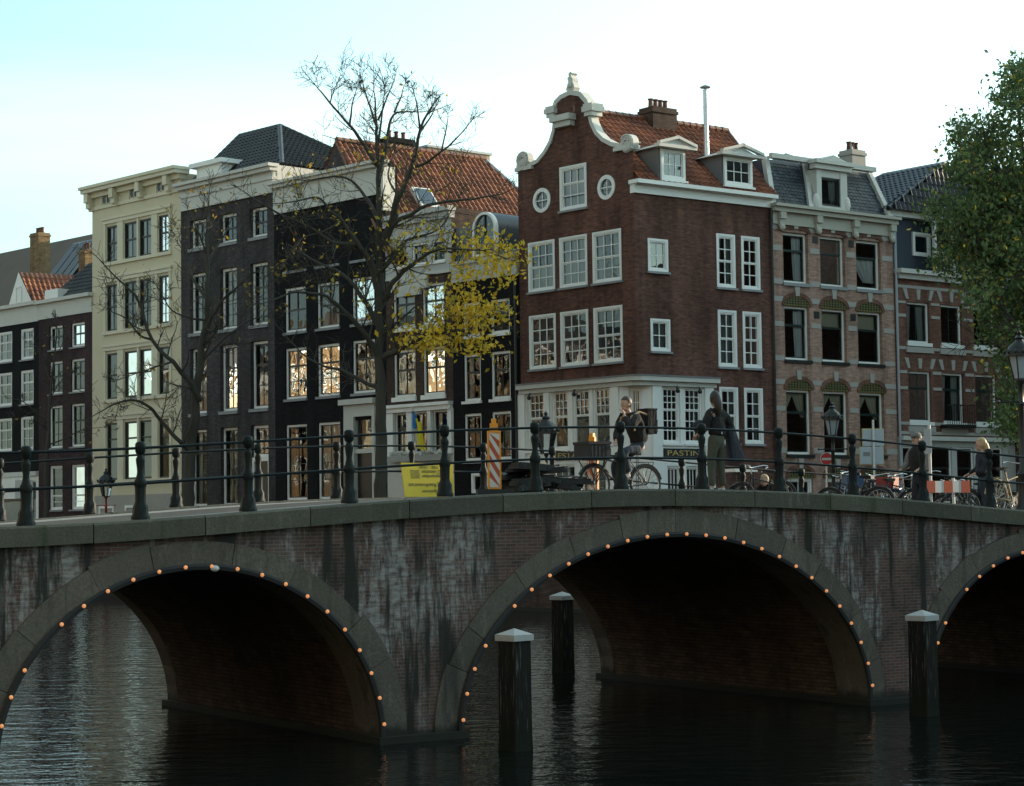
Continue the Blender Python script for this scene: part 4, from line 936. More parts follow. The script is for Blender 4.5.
pA = FRONT.world(fa); pB = SIDE.world(sa); ang = math.atan2(pB.y-pA.y, pB.x-pA.x); CH = Plane(pA.xy, ang); cw = (pB-pA).length
dr = (0.35, cw-0.35, GZ+0.1, zs_-1.7); dl = (0.35, cw-0.35, zs_-1.55, zs_-0.35)
wall_mb(MB(), 0, cw, GZ, zs_, [dr, dl], 0.25).build('shop_front', MATS['white'], H, CH.M)
win(H, CH, dl, fw=0.1, cols=3, rb=2, split=1, rec=0.1, sill=None, name='fanlight'); w = win(H, CH, dr, fw=0.16, cols=2, rt=3, rb=1, split=0.3, rec=0.12, sill=None, name='shop_door')
for h in FW: win(H, fp, h, fw=0.09, cols=3, rt=3, rb=1, cb=1, split=0.56, rec=0.06, sill='white', glass='glass_wavy', curtain=None, name='shop_window', mun=0.035)
for h in SW: win(H, sp, h, fw=0.09, cols=3, rt=3, rb=3, split=0.60, rec=0.06, sill='white', name='shop_window', mun=0.035, curtain='right' if h is SW[1] else None)
for h in LW: win(H, fp, h, fw=0.09, cols=3, rb=2, split=1, rec=0.06, sill=None, name='basement_window', mun=0.035)
for h in LS: win(H, sp, h, fw=0.09, cols=3, rb=2, split=1, rec=0.06, sill=None, name='basement_window', mun=0.035)
# cornice of the shop, bent round the corner
k = MB(); zc = max(zs_, zSs)
def cpoly(o):
    nf, ns, nc = FRONT.n*-o, SIDE.n*-o, CH.n*-o
    p0 = FRONT.world(fu0-0.15*0).xy + nf; cc = P8.xy + (nf+ns)/(1+FRONT.n.dot(SIDE.n)); p1 = cc + (p0-cc).normalized()*0.28; p2 = cc + (SIDE.world(xsf).xy-P8.xy).normalized()*0.28; p3 = SIDE.world(xsf+o*0.4).xy + ns; p4 = SIDE.world(xsf+o*0.4, 0.05).xy; p5 = P8.xy + (SIDE.n+FRONT.n)*0.05; p6 = FRONT.world(fu0, 0.05).xy
    return [tuple(p - P8.xy) for p in (p0, p1, p2, p3, p4, p5, p6)]
k.slab(cpoly(0.14), zs_-0.30, zs_-0.12); k.slab(cpoly(0.30), zs_-0.117, zs_+0.06); k.build('shop_cornice', MATS['white_old'], H, MW); MB().slab(cpoly(0.33), zs_+0.063, zs_+0.12).build('shop_cornice_lead', MATS['lead_grey'], H, MW)
pil = MB()
for x in (522.5, 547.8, 616): u = fp.u(x, 420); wd = 0.22 if x != 547.8 else 0.16; pil.box(u-wd, u+wd, -0.09, 0.05, GZ, zs_-0.303)
pil.build('pilaster', MATS['white'], H, fp.M); pil = MB()
for x in (656.3, 708.6): u = sp.u(x, 420); pil.box(u-0.24, u+0.24, -0.09, 0.05, GZ, zs_-0.303)
pil.build('pilaster', MATS['white'], H, sp.M)
sb = MB(); za, zb = fp.z(581, 459.6), fp.z(581, 450.2); ua, ub = fp.u(551.5, 455), fp.u(611, 455); sb.box(ua, ub, -0.07, 0.02, za, zb); so = sb.build('shop_sign', MATS['sign_black'], H, fp.M)
t = text(so, fp.M, 'RESTAURANT', (zb-za)*0.86, (fp.u(553.5,455), -0.076, za+(zb-za)*0.2), 'gold_letter', font_sx=1.0)
wd = max(v.co.x for v in t.data.vertices)-min(v.co.x for v in t.data.vertices); x0 = min(v.co.x for v in t.data.vertices); tgt = fp.u(610,455)-fp.u(553.5,455)
for v in t.data.vertices: v.co.x = x0 + (v.co.x-x0)*tgt/wd
sb = MB(); za, zb = sp.z(682, 457.6), sp.z(682, 448.6); ua, ub = sp.u(663.5, 455), sp.u(702.5, 455); sb.box(ua, ub, -0.07, 0.02, za, zb); so = sb.build('shop_sign', MATS['sign_black'], H, sp.M)
t = text(so, sp.M, 'PASTINI', (zb-za)*0.86, (sp.u(666,455), -0.076, za+(zb-za)*0.2), 'gold_letter')
wd = max(v.co.x for v in t.data.vertices)-min(v.co.x for v in t.data.vertices); x0 = min(v.co.x for v in t.data.vertices); tgt = sp.u(700.5,455)-sp.u(666,455)
for v in t.data.vertices: v.co.x = x0 + (v.co.x-x0)*tgt/wd
for pl_, x in ((fp,535),(fp,580),(sp,672),(sp,694)):
    u = pl_.u(x, 385); MB().tube([(u,-0.3,zs_-0.3),(u,-0.34,zs_-0.42)],0.05).ball((u,-0.35,zs_-0.5),0.09,n=8,m=6).build('spot_lamp', MATS['black_iron'], H, pl_.M)

# ---------------------------------------------------------------- salmon brick house
pl = BEI; u0, u1 = pl.u(773.4, 320), pl.u(894.6, 320); D = 10
H = thing('salmon_brick_house', 'salmon brick house with pale bands and slate mansard right of the corner house', 'house', base_M(pl, u0), 'canal houses')
cs = cu(pl, [(784.6,809.6),(821.6,846.4),(857.6,882)], 320)
def zrow(yt, yb): return [(a, b, pl.z(797, yb), pl.z(797, yt)) for a, b in cs]
R = [zrow(233, 283.3), zrow(306.2, 360), zrow(389.6, 454.3)]
zt = pl.z(776, 223.5); zc1 = pl.z(776, 202.5, -0.35); bz = [(a, b, GZ+0.2, pl.z(797, 478)) for a, b in cs]
wall_mb(MB(), u0, u1, GZ, zt+0.1, [h for r in R for h in r] + bz, 0.28).build('front_wall', MATS['brick_salmon'], H, pl.M)
shell(MB(), u0, u1, D, GZ, zt+0.1).build('side_wall', MATS['brick_salmon'], H, pl.M)
CUR = [['right','drape','drape'],['right','blind','blind'],['tent','tent','tent']]
for ri, r in enumerate(R):
    for ci, h in enumerate(r): win(H, pl, h, fw=0.10, cols=1, rt=1, rb=1, split=0.66, sash='sash_green', rec=0.16, sillh=0.14, sill='sash_dark' if ri else 'stone_sill', curtain=CUR[ri][ci], glass='glass_clear')
for h in bz: win(H, pl, h, fw=0.12, cols=2, rb=1, split=1, rec=0.1, sill=None, name='basement_window')
ban = MB(); vent = MB()
for yb, yt in ((229.5,223.9),(250.5,245),(283.8,278.4),(301.4,296),(326,321),(360.3,355.3),(384,379),(410.6,405.6),(453,447)):
    z0, z1 = pl.z(779, yb), pl.z(779, yt)
    segs = [(u0+0.02, cs[0][0]-0.08), (cs[0][1]+0.08, cs[1][0]-0.08), (cs[1][1]+0.08, cs[2][0]-0.08), (cs[2][1]+0.08, u1-0.06)]
    inwin = any(h[2] < (z0+z1)/2 < h[3]+0.4 for r in R for h in r[:1])
    if not inwin and yb not in (283.8, 360.3, 453): segs = [(u0+0.02, cs[0][0]-0.3), (cs[0][1]+0.3, cs[1][0]-0.3), (cs[1][1]+0.3, cs[2][0]-0.3), (cs[2][1]+0.3, u1-0.06)]
    for a, b in segs: MB().box(a, b, -0.025, 0.03, z0, z1).build('stone_band', MATS['stone_band'], H, pl.M)
for ri, r in enumerate(R + [bz]):
    for h in r:
        a, b, d = h[0], h[1], h[3]; mu, hw = (a+b)/2, (b-a)/2; rise = 0.14 if ri == 0 else 0.40; n = 12
        ar = [(mu+hw*math.cos(math.pi*i/n), d+rise*math.sin(math.pi*i/n)**0.8) for i in range(n+1)]
        olive, arch, key = MB(), MB(), MB()
        if ri: olive.prism([(b, d+0.004)] + ar[1:-1] + [(a, d+0.004)], -0.012, 0.02)
        ou = [(mu+(hw+0.16)*math.cos(math.pi*i/n), d+0.02+(rise+0.16)*math.sin(math.pi*i/n)**0.8) for i in range(n+1)]
        for i in range(n): arch.prism([ar[i], ou[i], ou[i+1], ar[i+1]], -0.045, 0.02)
        key.prism([(mu-0.11, d+rise+0.02),(mu+0.11, d+rise+0.02),(mu+0.15, d+rise+0.42),(mu-0.15, d+rise+0.42)], -0.07, 0.02)
        arch.build('window_arch', MATS['brick_rust'], H, pl.M); key.build('keystone', MATS['stone_band'], H, pl.M)
        if not ri: continue
        oo = olive.build('arch_panel', MATS['olive_tile'], H, pl.M); gr = MB()
        for i in range(1, 9):
            u = a+(b-a)*i/9; q = math.sin(math.acos((u-mu)/hw)); gr.box(u-0.014, u+0.014, -0.03, -0.014, d+0.02, d+rise*q**0.8)
        for i in range(1, 4): z = d+0.1*i; q = math.sqrt(max(0.05, 1-(0.1*i/0.42)**2)); gr.box(mu-hw*q, mu+hw*q, -0.028, -0.015, z-0.014, z+0.014)
        gr.build('lattice', MATS['sash_dark'], oo, pl.M)
for x, y in ((815,240),(851,244),(816.5,315),(853,317.5)): u, z = pl.uz(x, y); vent.box(u-0.16, u+0.16, -0.02, 0.02, z-0.15, z+0.15)
vent.build('air_vent', MATS['sash_dark'], H, pl.M)
k = MB(); k.box(u0+0.01, u1-0.01, -0.10, 0.2, zt-0.02, zc1-0.32); moulding(k, u0+0.1, u1-0.1, [(zc1-0.317, zc1-0.13, 0.32), (zc1-0.127, zc1, 0.46)], True); k.build('cornice', MATS['sand_trim'], H, pl.M)
for x in (779, 815.5, 852.5, 889): 
    u = pl.u(x, 225); b = MB(); b.box(u-0.17, u+0.17, -0.3, -0.101, zc1-0.62, zc1-0.32); b.box(u-0.14, u+0.14, -0.22, -0.102, zc1-0.95, zc1-0.623); b.ball((u, -0.2, zc1-0.98), 0.15, 0.1, 0.15); b.build('bracket', MATS['sand_trim'], H, pl.M)
# mansard
zm1 = pl.z(776, 163, 1.2); m0, m1 = u0+0.1, u1-0.75; s = MB()
s.add([(m0,0.1,zc1),(u1-0.1,0.1,zc1),(m1,0.75,zm1),(m0+0.3,0.75,zm1),(m0,9,zc1),(u1-0.1,9,zc1),(m1,8,zm1),(m0+0.3,8,zm1)], [(0,1,2,3),(1,5,6,2),(5,4,7,6),(4,0,3,7),(3,2,6,7)])
s.build('mansard_roof', MATS['slate_blue'], H, pl.M)
sl = MB(); rr = random.Random(5); nr = 14
for k_ in range(nr):
    t0, t1 = k_/nr, (k_+1)/nr; z0, z1 = zc1+(zm1-zc1)*t0, zc1+(zm1-zc1)*t1; y0, y1 = 0.1+0.65*t0-0.06, 0.1+0.65*t1-0.025
    a, b = m0+0.3*t0, u1-0.1-0.65*t0; n = int((b-a)/0.24)
    for i in range(n): x = a+0.24*i+(0.12 if k_ % 2 else 0); j = rr.uniform(0, 0.012); sl.add([(x+0.005,y0-j,z0-0.02),(min(x+0.222,b),y0-j,z0-0.02),(min(x+0.222,b),y1-j,z1),(x+0.005,y1-j,z1)], [(0,1,2,3)])
sl.build('slates', MATS['slates'], H, pl.M)
tr = MB(); moulding(tr, m0+0.2, m1, [(zm1-0.04, zm1+0.06, -0.45), (zm1+0.063, zm1+0.17, -0.35)], False)
for (a, b) in ((m0+0.02, m0+0.32), (u1-0.12, m1+0.02), (pl.u(802,200,0.5), pl.u(799,165,1))): tr.obox(((a+b)/2, 0.36, (zc1+zm1)/2), (0.13,0,0), ((b-a)/2,0.33,(zm1-zc1)/2), (0,-0.09,0.09))
tr.build('roof_trim', MATS['white_old'], H, pl.M)
dh = (pl.u(820.7,190), pl.u(839.6,190), pl.z(830,206.5), pl.z(830,178)); dz = pl.z(830, 168.5)
d = MB(); d.box(dh[0]-0.3, dh[0], -0.06, 1.3, zc1+0.004, dz-0.1); d.box(dh[1], dh[1]+0.42, -0.06, 1.3, zc1+0.004, dz-0.1); d.box(dh[0], dh[1], -0.03, 1.2, dh[3], dz-0.103); d.box(dh[0], dh[1], -0.05, 0.3, zc1+0.003, dh[2]); moulding(d, dh[0]-0.4, dh[1]+0.5, [(dz-0.097, dz+0.12, 0.2), (dz+0.123, dz+0.3, 0.34)]); d.prism([(dh[0]-0.2, dz+0.303),(dh[1]+0.3, dz+0.303),((dh[0]+dh[1])/2, dz+0.55)], -0.25, 1.2)
for sg in (dh[0]-0.32, dh[1]+0.42): d.ball((sg, -0.02, zc1+0.35), 0.2, 0.1, 0.35)
d.build('dormer', MATS['white_old'], H, pl.M)
win(H, pl, dh, fw=0.06, cols=1, rt=1, rb=1, split=1, frame='sash_dark', sash='sash_dark', rec=0.0, sill=None, curtain='right', name='dormer_window')
c = MB(); ua, ub = pl.u(783,160,3), pl.u(821,160,3); za = zm1+0.3; zb = pl.z(803, 155.5, 4); c.add([(ua,2,za),(ub,2,za),(ub,6,za),(ua,6,za),((ua+ub)/2,4,zb)], [(0,1,4),(1,2,4),(2,3,4),(3,0,4),(0,3,2,1)]); c.build('roof_lantern', MATS['slate_blue'], H, pl.M)
uc = pl.u(852.5, 160, 3); chimney(H, pl.M, (uc, 3), 0.9, 0.8, zm1-0.5, pl.z(852, 151, 3), 'stone_band', 3); MB().lathe([(0.02,0),(0.12,0.1),(0.02,0.5)], uc-0.1, 3, 8, pl.z(852,152,3)).build('chimney_cowl', MATS['zinc'], H, pl.M)
# ---------------------------------------------------------------- striped house on the right
u0, u1 = pl.u(895.2, 340), pl.u(1012, 340)
H = thing('striped_brick_house', 'rust brick house with white stripes, blue tiled roof and shop front behind the green tree', 'house', base_M(pl, u0), 'canal houses')
cs = cu(pl, [(908.2,930.6),(942,963),(974.6,996)], 360)
def zrow(yt, yb): return [(a, b, pl.z(919, yb), pl.z(919, yt)) for a, b in cs]
R = [zrow(302.5, 342.8), zrow(371.4, 421.8)]; zt = pl.z(900, 276.5); zg = pl.z(900, 437)
SHW = [(pl.u(a,460), pl.u(b,460), GZ+0.4, pl.z(955, 447)) for a, b in ((903,914),(926,952),(957,974),(980,1003))]
wall_mb(MB(), u0, u1, zg, zt+0.2, [h for r in R for h in r], 0.25).build('front_wall', MATS['brick_rust'], H, pl.M)
wall_mb(MB(), u0, u1, GZ, zg-0.003, SHW, 0.25).build('shop_front', MATS['grey_frieze'], H, pl.M)
shell(MB(), u0, u1, D, GZ, zt+0.2).build('side_wall', MATS['brick_rust'], H, pl.M)
for ri, r in enumerate(R):
    for ci, h in enumerate(r): win(H, pl, h, fw=0.09, cols=2, rt=1, rb=1, split=0.68 if ri else 0.99, sash='sash_green', rec=0.12, sill='white', sillh=0.16, glass='glass_wavy')
for h in SHW: win(H, pl, h, fw=0.08, cols=1, rt=1, rb=1, split=0.8, sash='sash_dark', rec=0.08, sill=None, name='shop_window')
ban = MB()
for ya, yb in ((287.5,284.5),(303,300.5),(316.5,313.5),(349,346),(373,370),(389,386),(424.5,421.5),(434,431)):
    z0, z1 = pl.z(900, ya), pl.z(900, yb); inw = any(h[2]-0.1 < (z0+z1)/2 < h[3]+0.1 for h in (R[0][0], R[1][0]))
    for a, b in ([(u0+0.12, cs[0][0]-0.1),(cs[0][1]+0.1, cs[1][0]-0.1),(cs[1][1]+0.1, cs[2][0]-0.1),(cs[2][1]+0.1, u1-0.05)] if inw else [(u0+0.12, u1-0.05)]): MB().box(a, b, -0.03, 0.03, z0, z1).build('stone_band', MATS['stone_band'], H, pl.M)
for r in R:
    for h in r:
        mu, hw, d = (h[0]+h[1])/2, (h[1]-h[0])/2, h[3]+0.12
        for q in (-1, 0, 1): x = mu+hw*q; MB().prism([(x-0.08, d),(x+0.08, d),(x+0.13+q*0.16, d+0.46),(x-0.13+q*0.16, d+0.46)], -0.055, 0.02).build('keystone', MATS['stone_band'], H, pl.M)
        MB().box(h[0]-0.15, h[1]+0.15, -0.08, 0.0, h[2]-0.45, h[2]-0.2).build('apron', MATS['stone_band'], H, pl.M)
bl = MB(); h = R[1][1]
for i in range(13): u = h[0]-0.2+(h[1]-h[0]+0.4)*i/12; bl.box(u-0.012, u+0.012, -0.42, -0.40, h[2]-0.1, h[2]+0.75)
bl.box(h[0]-0.2, h[1]+0.2, -0.44, -0.38, h[2]+0.75, h[2]+0.8); bl.box(h[0]-0.25, h[1]+0.25, -0.45, 0.0, h[2]-0.25, h[2]-0.1); bl.build('balcony', MATS['black_iron'], H, pl.M)
k = MB(); moulding(k, u0+0.25, u1, [(zt-0.1, zt+0.12, 0.22), (zt+0.123, zt+0.32, 0.42)]); k.build('cornice', MATS['white_old'], H, pl.M); k = MB(); moulding(k, u0+0.2, u1-0.1, [(zg-0.14, zg+0.05, 0.28)]); k.build('shop_cornice', MATS['white_old'], H, pl.M)
za = zt+0.33; zb = pl.z(900, 219, 0.5)
MB().box(u0+0.05, u1, 0.35, 9, za-0.2, zb).build('attic_boarding', MATS['timber_blue'], H, pl.M); ap = Plane(pl.world(0, 0.35).xy, pl.ang)
h = (ap.u(911.7,245), ap.u(929.2,245), ap.z(920,256.5), ap.z(920,232.8)); win(H, ap, h, fw=0.14, cols=1, rb=1, split=1, rec=-0.09, sill=None, curtain=None, name='attic_window')
d = MB(); x0, x1 = ap.u(936,250,-0.9), ap.u(985,250,-0.9); za2 = za
for x in (x0, x0+1.25, x0+2.2, x1): d.box(x-0.07, x+0.07, -0.55, -0.40, za2, zb)
d.box(x0-0.15, x1+0.1, -0.7, 0.35, zb-0.02, zb+0.32); d.box(x0-0.3, x1+0.3, -0.85, 0.4, zb+0.323, zb+0.5); do = d.build('dormer', MATS['white_old'], H, pl.M)
g = MB(); g.quad((x0,-0.42,za2),(x1,-0.42,za2),(x1,-0.42,zb),(x0,-0.42,zb)); g.build('pane', MATS['glass'], do)
bl = MB()
for i in range(16): u = x0+(x1-x0)*i/15; bl.box(u-0.015, u+0.015, -0.62, -0.6, za2, za2+0.8)
bl.box(x0, x1, -0.64, -0.58, za2+0.8, za2+0.85); bl.build('balustrade', MATS['white_old'], do, pl.M)
MB().box(u0+0.02, u1, 0.0, 9.1, zb+0.004, zb+0.30).build('gutter', MATS['white_old'], H, pl.M)
zr = pl.z(944, 164, 0.3); ur_ = pl.u(944, 164, 0.3)
yr_ = 0.3
for q in range(60):
    if pl.u(887, 176, yr_) < ur_: yr_ += 0.2
tiles('roof', MATS['tile_blue'], H, pl.M, (u0-0.35, yr_+2.5, zb+0.3), (u0-0.35, 0.0, zb+0.3), (ur_, 0.3, zr), (ur_, yr_, zr)); ridge(H, pl.M, [(ur_, 0.2, zr+0.03), (ur_, yr_, zr+0.03), (u0-0.3, yr_+2.5, zb+0.3)], 'zinc', 0.09)
tiles('roof', MATS['tile_blue'], H, pl.M, (2*ur_-u0, 0.0, zb+0.3), (2*ur_-u0, yr_, zb+0.3), (ur_+0.02, yr_, zr), (ur_+0.02, 0.3, zr))
tiles('roof', MATS['tile_blue'], H, pl.M, (u0-0.35, -0.15, zb+0.3), (2*ur_-u0, -0.15, zb+0.3), (ur_+0.02, 0.3, zr), (ur_-0.02, 0.3, zr)); ridge(H, pl.M, [(u0-0.35, -0.1, zb+0.33), (ur_, 0.3, zr+0.03)], 'tile_blue', 0.08)
uc = pl.u(951, 180, 2.2); MB().box(uc-0.25, uc+0.45, 1.2, 4.2, zb, pl.z(951, 166, 2.2)).build('party_wall', MATS['grey_frieze'], H, pl.M); pass
MB().tube([(u0+0.05, -0.10, GZ), (u0+0.05, -0.10, zb)], 0.06, 8).build('downpipe', MATS['zinc'], H, pl.M, True)
u0 = u1; u1 = u0 + 9; pl = Plane(BEI.world(0, -2.6).xy, BEI.ang)  # front stepped out and walls raised to shade the striped house
H = thing('brown_house', 'brown brick house mostly hidden by the green tree at the right edge', 'house', base_M(pl, u0), 'canal houses')
hs = [(u0+0.8+2.7*i, u0+2.2+2.7*i, z, z+2.0) for i in range(3) for z in (4.2, 7.8, 11.2, 14.8)]
wall_mb(MB(), u0, u1, GZ, 19.5, hs, 0.25).build('front_wall', MATS['brick_brown'], H, pl.M); shell(MB(), u0, u1, D, GZ, 19.5).build('side_wall', MATS['brick_brown'], H, pl.M)
for h in hs: win(H, pl, h, fw=0.1, cols=2, rt=1, rb=1, split=0.6, sash='sash_dark', rec=0.1)
k = MB(); moulding(k, u0, u1, [(19.5, 19.9, 0.4)]); k.build('cornice', MATS['white_old'], H, pl.M)

# ================================================================== bridge, banks, water
BR = Plane((0, 30.7), rad(32)); BM = BR.M
PC = (2.79732368e-05, -3.24249899e-04, -6.45294370e-03, 3.65432595e-02, 3.72628942)
def _p(t): return (((PC[0]*t+PC[1])*t+PC[2])*t+PC[3])*t+PC[4]
def zd(t):
    if t > 10: s = (_p(10)-_p(9.8))/0.2; d = t-10; return max(SZ+0.01, _p(10) + s*min(d,1.5)*0.8 - 0.05*max(0, d-1.5))
    if t < -8.2: s = (_p(-8)-_p(-8.2))/0.2; return max(SZ+0.01, _p(-8.2) + s*(t+8.2))
    return _p(t)
BW = 7.6
ARC = [(-5.229, 0.202, 2.815, 2.531, 9), (2.839, 0.224, 3.966, 2.830, 12), (10.93, 0.209, 2.849, 2.456, 9)]
T0, T1 = -10.3, 14.3
bridge = thing('arch_bridge', 'old brick bridge of three arches with stone rings and mossy coping over the canal', 'bridge', BM @ Matrix.Translation((2.84, 0, 0)))
TH = 0.365
def lower(t):
    for c, zc, a, b, n in ARC:
        q = (t-c)/(a+TH-0.02)
        if abs(q) < 0.9999: return zc + (b+TH-0.02)*math.sqrt(1-q*q)
    return -1.2
ts = set()
x = T0
while x < T1: ts.add(round(x, 3)); x += 0.09
for c, zc, a, b, n in ARC:
    for s in (-1, 1):
        for e in (-0.0005, 0.001, 0.01, 0.03): ts.add(c + s*(a+TH-0.02-e*1.0))
ts = sorted(t for t in ts if T0 <= t <= T1) + [T1]
for y, nm in ((-0.2, 'spandrel_wall'), (BW+0.02, 'spandrel_wall')):
    m = MB()
    for t0, t1 in zip(ts, ts[1:]):
        mid = lower((t0+t1)/2)
        l0, l1 = (lower(t0), lower(t1)) if mid > -1 else (-1.2, -1.2)
        if mid > -1: l0 = l0 if l0 > -1 else 0.2; l1 = l1 if l1 > -1 else 0.2
        h0, h1 = zd(t0)-0.26, zd(t1)-0.26; K = 4
        for k in range(K):
            m.quad((t0,y,l0+(h0-l0)*k/K),(t1,y,l1+(h1-l1)*k/K),(t1,y,l1+(h1-l1)*(k+1)/K),(t0,y,l0+(h0-l0)*(k+1)/K))
    m.build(nm, MATS['masonry'], bridge, BM)
for c, zc, a, b, n in ARC:
    r = MB(); v = MB(); rnd = random.Random(int(c*10))
    cuts = [i/n + (rnd.uniform(-0.018, 0.018) if 0 < i < n else 0) for i in range(n+1)]
    for i in range(n):
        w0, w1 = math.pi*cuts[i]+0.0014, math.pi*cuts[i+1]-0.0014; th = TH + rnd.uniform(-0.03, 0.05); pr = -0.235 - rnd.uniform(0, 0.015); pin = []; pout = []
        for k in range(7):
            w = w0+(w1-w0)*k/6; p = Vector((c+a*math.cos(w), zc+b*math.sin(w))); nv = Vector((math.cos(w)/a, math.sin(w)/b)).normalized()
            pin.append(tuple(p-nv*0.02)); pout.append(tuple(p+nv*th))
        for k in range(6): pass
        poly = pin + list(reversed(pout)); m_ = len(poly); o = len(r.v)
        r.v += [(x_, pr, z_) for x_, z_ in poly] + [(x_, 0.55 + rnd.uniform(0, 0.15)*0, z_) for x_, z_ in poly]
        for k in range(6):
            r.f.append((o+k, o+k+1, o+m_-2-k, o+m_-1-k)); r.f.append((o+m_+k, o+m_+m_-1-k, o+m_+m_-2-k, o+m_+k+1))
        for k in range(m_): r.f.append((o+k, o+m_+k, o+m_+(k+1)%m_, o+(k+1)%m_))
    for s in (-1, 1):
        x0, x1 = sorted((c+s*(a-0.02), c+s*(a+TH))); r.box(x0, x1, -0.24, 0.55, -1.2, zc-0.004)
    r.build('arch_ring', MATS['arch_stone'], bridge, BM)
    pts = [(c-a+0.02, -1.2)] + [(c+(a-0.015)*math.cos(math.pi*(1-i/48)), zc+(b-0.015)*math.sin(math.pi*i/48)) for i in range(49)] + [(c+a-0.02, -1.2)]
    for p, q in zip(pts, pts[1:]):
        for k in range(6): y0, y1 = 0.5+(BW-0.4-0.5)*k/6, 0.5+(BW-0.4-0.5)*(k+1)/6; v.quad((p[0],y0,p[1]),(q[0],y0,q[1]),(q[0],y1,q[1]),(p[0],y1,p[1]))
    v.build('vault', MATS['brick_vault'], bridge, BM, smooth=True)
    r2 = MB()
    for p, q in zip(pts, pts[1:]):
        d = Vector((q[0]-p[0], q[1]-p[1])).normalized(); nv = Vector((-d.y, d.x)) 
        po, qo = (p[0]+nv.x*0.42, p[1]+nv.y*0.42), (q[0]+nv.x*0.42, q[1]+nv.y*0.42); r2.prism([p, q, qo, po], BW-0.45, BW+0.05)
    r2.build('arch_ring', MATS['arch_stone'], bridge, BM)
for a, b in ((ARC[0][0]+ARC[0][2]-0.10, ARC[1][0]-ARC[1][2]+0.10), (ARC[1][0]+ARC[1][2]-0.10, ARC[2][0]-ARC[2][2]+0.10), (T0, ARC[0][0]-ARC[0][2]-0.35), (ARC[2][0]+ARC[2][2]-0.1, T1)):
    MB().box(a, b, -0.36, BW+0.12, -1.2, WZ+0.10).build('pier_base', MATS['pier_base'], bridge, BM)
rnd = random.Random(2)   # coping stones, far side then near side
for y0, y1 in ((BW-0.26, BW+0.14), (-0.32, 0.26)):
    t = -9.92; m = MB()
    while t < T1-0.5:
        e = min(t+1.59, T1); a, b = t+0.008, e-0.008; j = rnd.uniform(-0.008, 0.008); V = []
        for tt in (a, (a+b)/2, b):
            h = zd(tt)+j; V += [(tt,y0,h-0.27),(tt,y0,h-0.03),(tt,y0+0.035,h),(tt,y1-0.03,h),(tt,y1,h-0.03),(tt,y1,h-0.27)]
        F = []
        for q in range(2):
            for k in range(6): F.append((q*6+k, q*6+(k+1)%6, q*6+6+(k+1)%6, q*6+6+k))
        F += [tuple(range(5,-1,-1)), tuple(range(12,18))]; m.add(V, F); t = e
    m.build('coping', MATS['coping_stone'], bridge, BM)
def deck(name, y0, y1, dz, mat, ta, tb, thick=0.12):
    m = MB(); n = int((tb-ta)/0.5)
    for i in range(n):
        a, b = ta+(tb-ta)*i/n, ta+(tb-ta)*(i+1)/n
        m.add([(a,y0,zd(a)+dz),(b,y0,zd(b)+dz),(b,y1,zd(b)+dz),(a,y1,zd(a)+dz),(a,y0,zd(a)+dz-thick),(b,y0,zd(b)+dz-thick),(b,y1,zd(b)+dz-thick),(a,y1,zd(a)+dz-thick)], [(0,1,2,3),(0,4,5,1),(3,2,6,7)])
    return structure(m.build(name, MATS[mat], None, BM))
deck('pavement', 0.263, 1.9, -0.03, 'sidewalk', T0-8, T1+26, 0.3); deck('pavement', BW-1.9, BW-0.263, -0.03, 'sidewalk', T0-8, T1+26, 0.3); deck('road', 1.9, BW-1.9, -0.15, 'paving', T0-8, T1+26)
rm = MB()
for s0, s1 in ((T0-8, T0), (T1, T1+26)):
    n = 16
    for y in (0.2, BW-0.2):
        for i in range(n):
            a, b = s0+(s1-s0)*i/n, s0+(s1-s0)*(i+1)/n; rm.quad((a,y,SZ-1),(b,y,SZ-1),(b,y,zd(b)-0.04),(a,y,zd(a)-0.04))
rm.build('ramp_wall', MATS['brick_quay'], bridge, BM)
# ------------------------------------------------------------------ railings
def post_mb(t, y):
    m = MB(); z = zd(t); r8 = math.pi/8
    m.lathe([(0.125,0),(0.125,0.045),(0.110,0.07),(0.104,0.17),(0.082,0.215),(0.071,0.25),(0.074,0.44)], t, y, 8, z, r8)
    m.lathe([(0.078,0.44),(0.084,0.475),(0.082,0.53),(0.064,0.555),(0.052,0.60),(0.043,0.64)], t, y, 12, z)
    m.lathe([(0.047,0.64),(0.042,0.655),(0.062,0.80),(0.060,0.83),(0.040,0.86),(0.038,0.885)], t, y, 12, z)
    m.lathe([(0.052,0.885),(0.070,0.92),(0.074,0.985),(0.071,1.03),(0.05,1.052),(0.02,1.058)], t, y, 10, z)
    return m
def railing(y, ts_, label, tend):
    R = thing('bridge_railing', label, 'railing', BM @ Matrix.Translation((2, y, zd(2))), 'bridge railings')
    for t in ts_: post_mb(t, y).build('post', MATS['iron'], R, BM, True)
    for h in (0.97, 0.49):
        m = MB(); t = ts_[0]; pts = []
        while t < tend: pts.append((t, y, zd(t)+h)); t += 0.53
        m.tube(pts, 0.019, 8); m.build('rail', MATS['iron'], R, BM, True)
    return R
near = [-10.73+1.59*i for i in range(17)]
railing(0.0, near, 'dark green iron railing along the near mossy edge of the bridge', near[-1]+0.1)
railing(BW, [-3.87-1.59*4+1.59*i for i in range(16)], 'dark green iron railing along the far side of the bridge deck', 16.0)
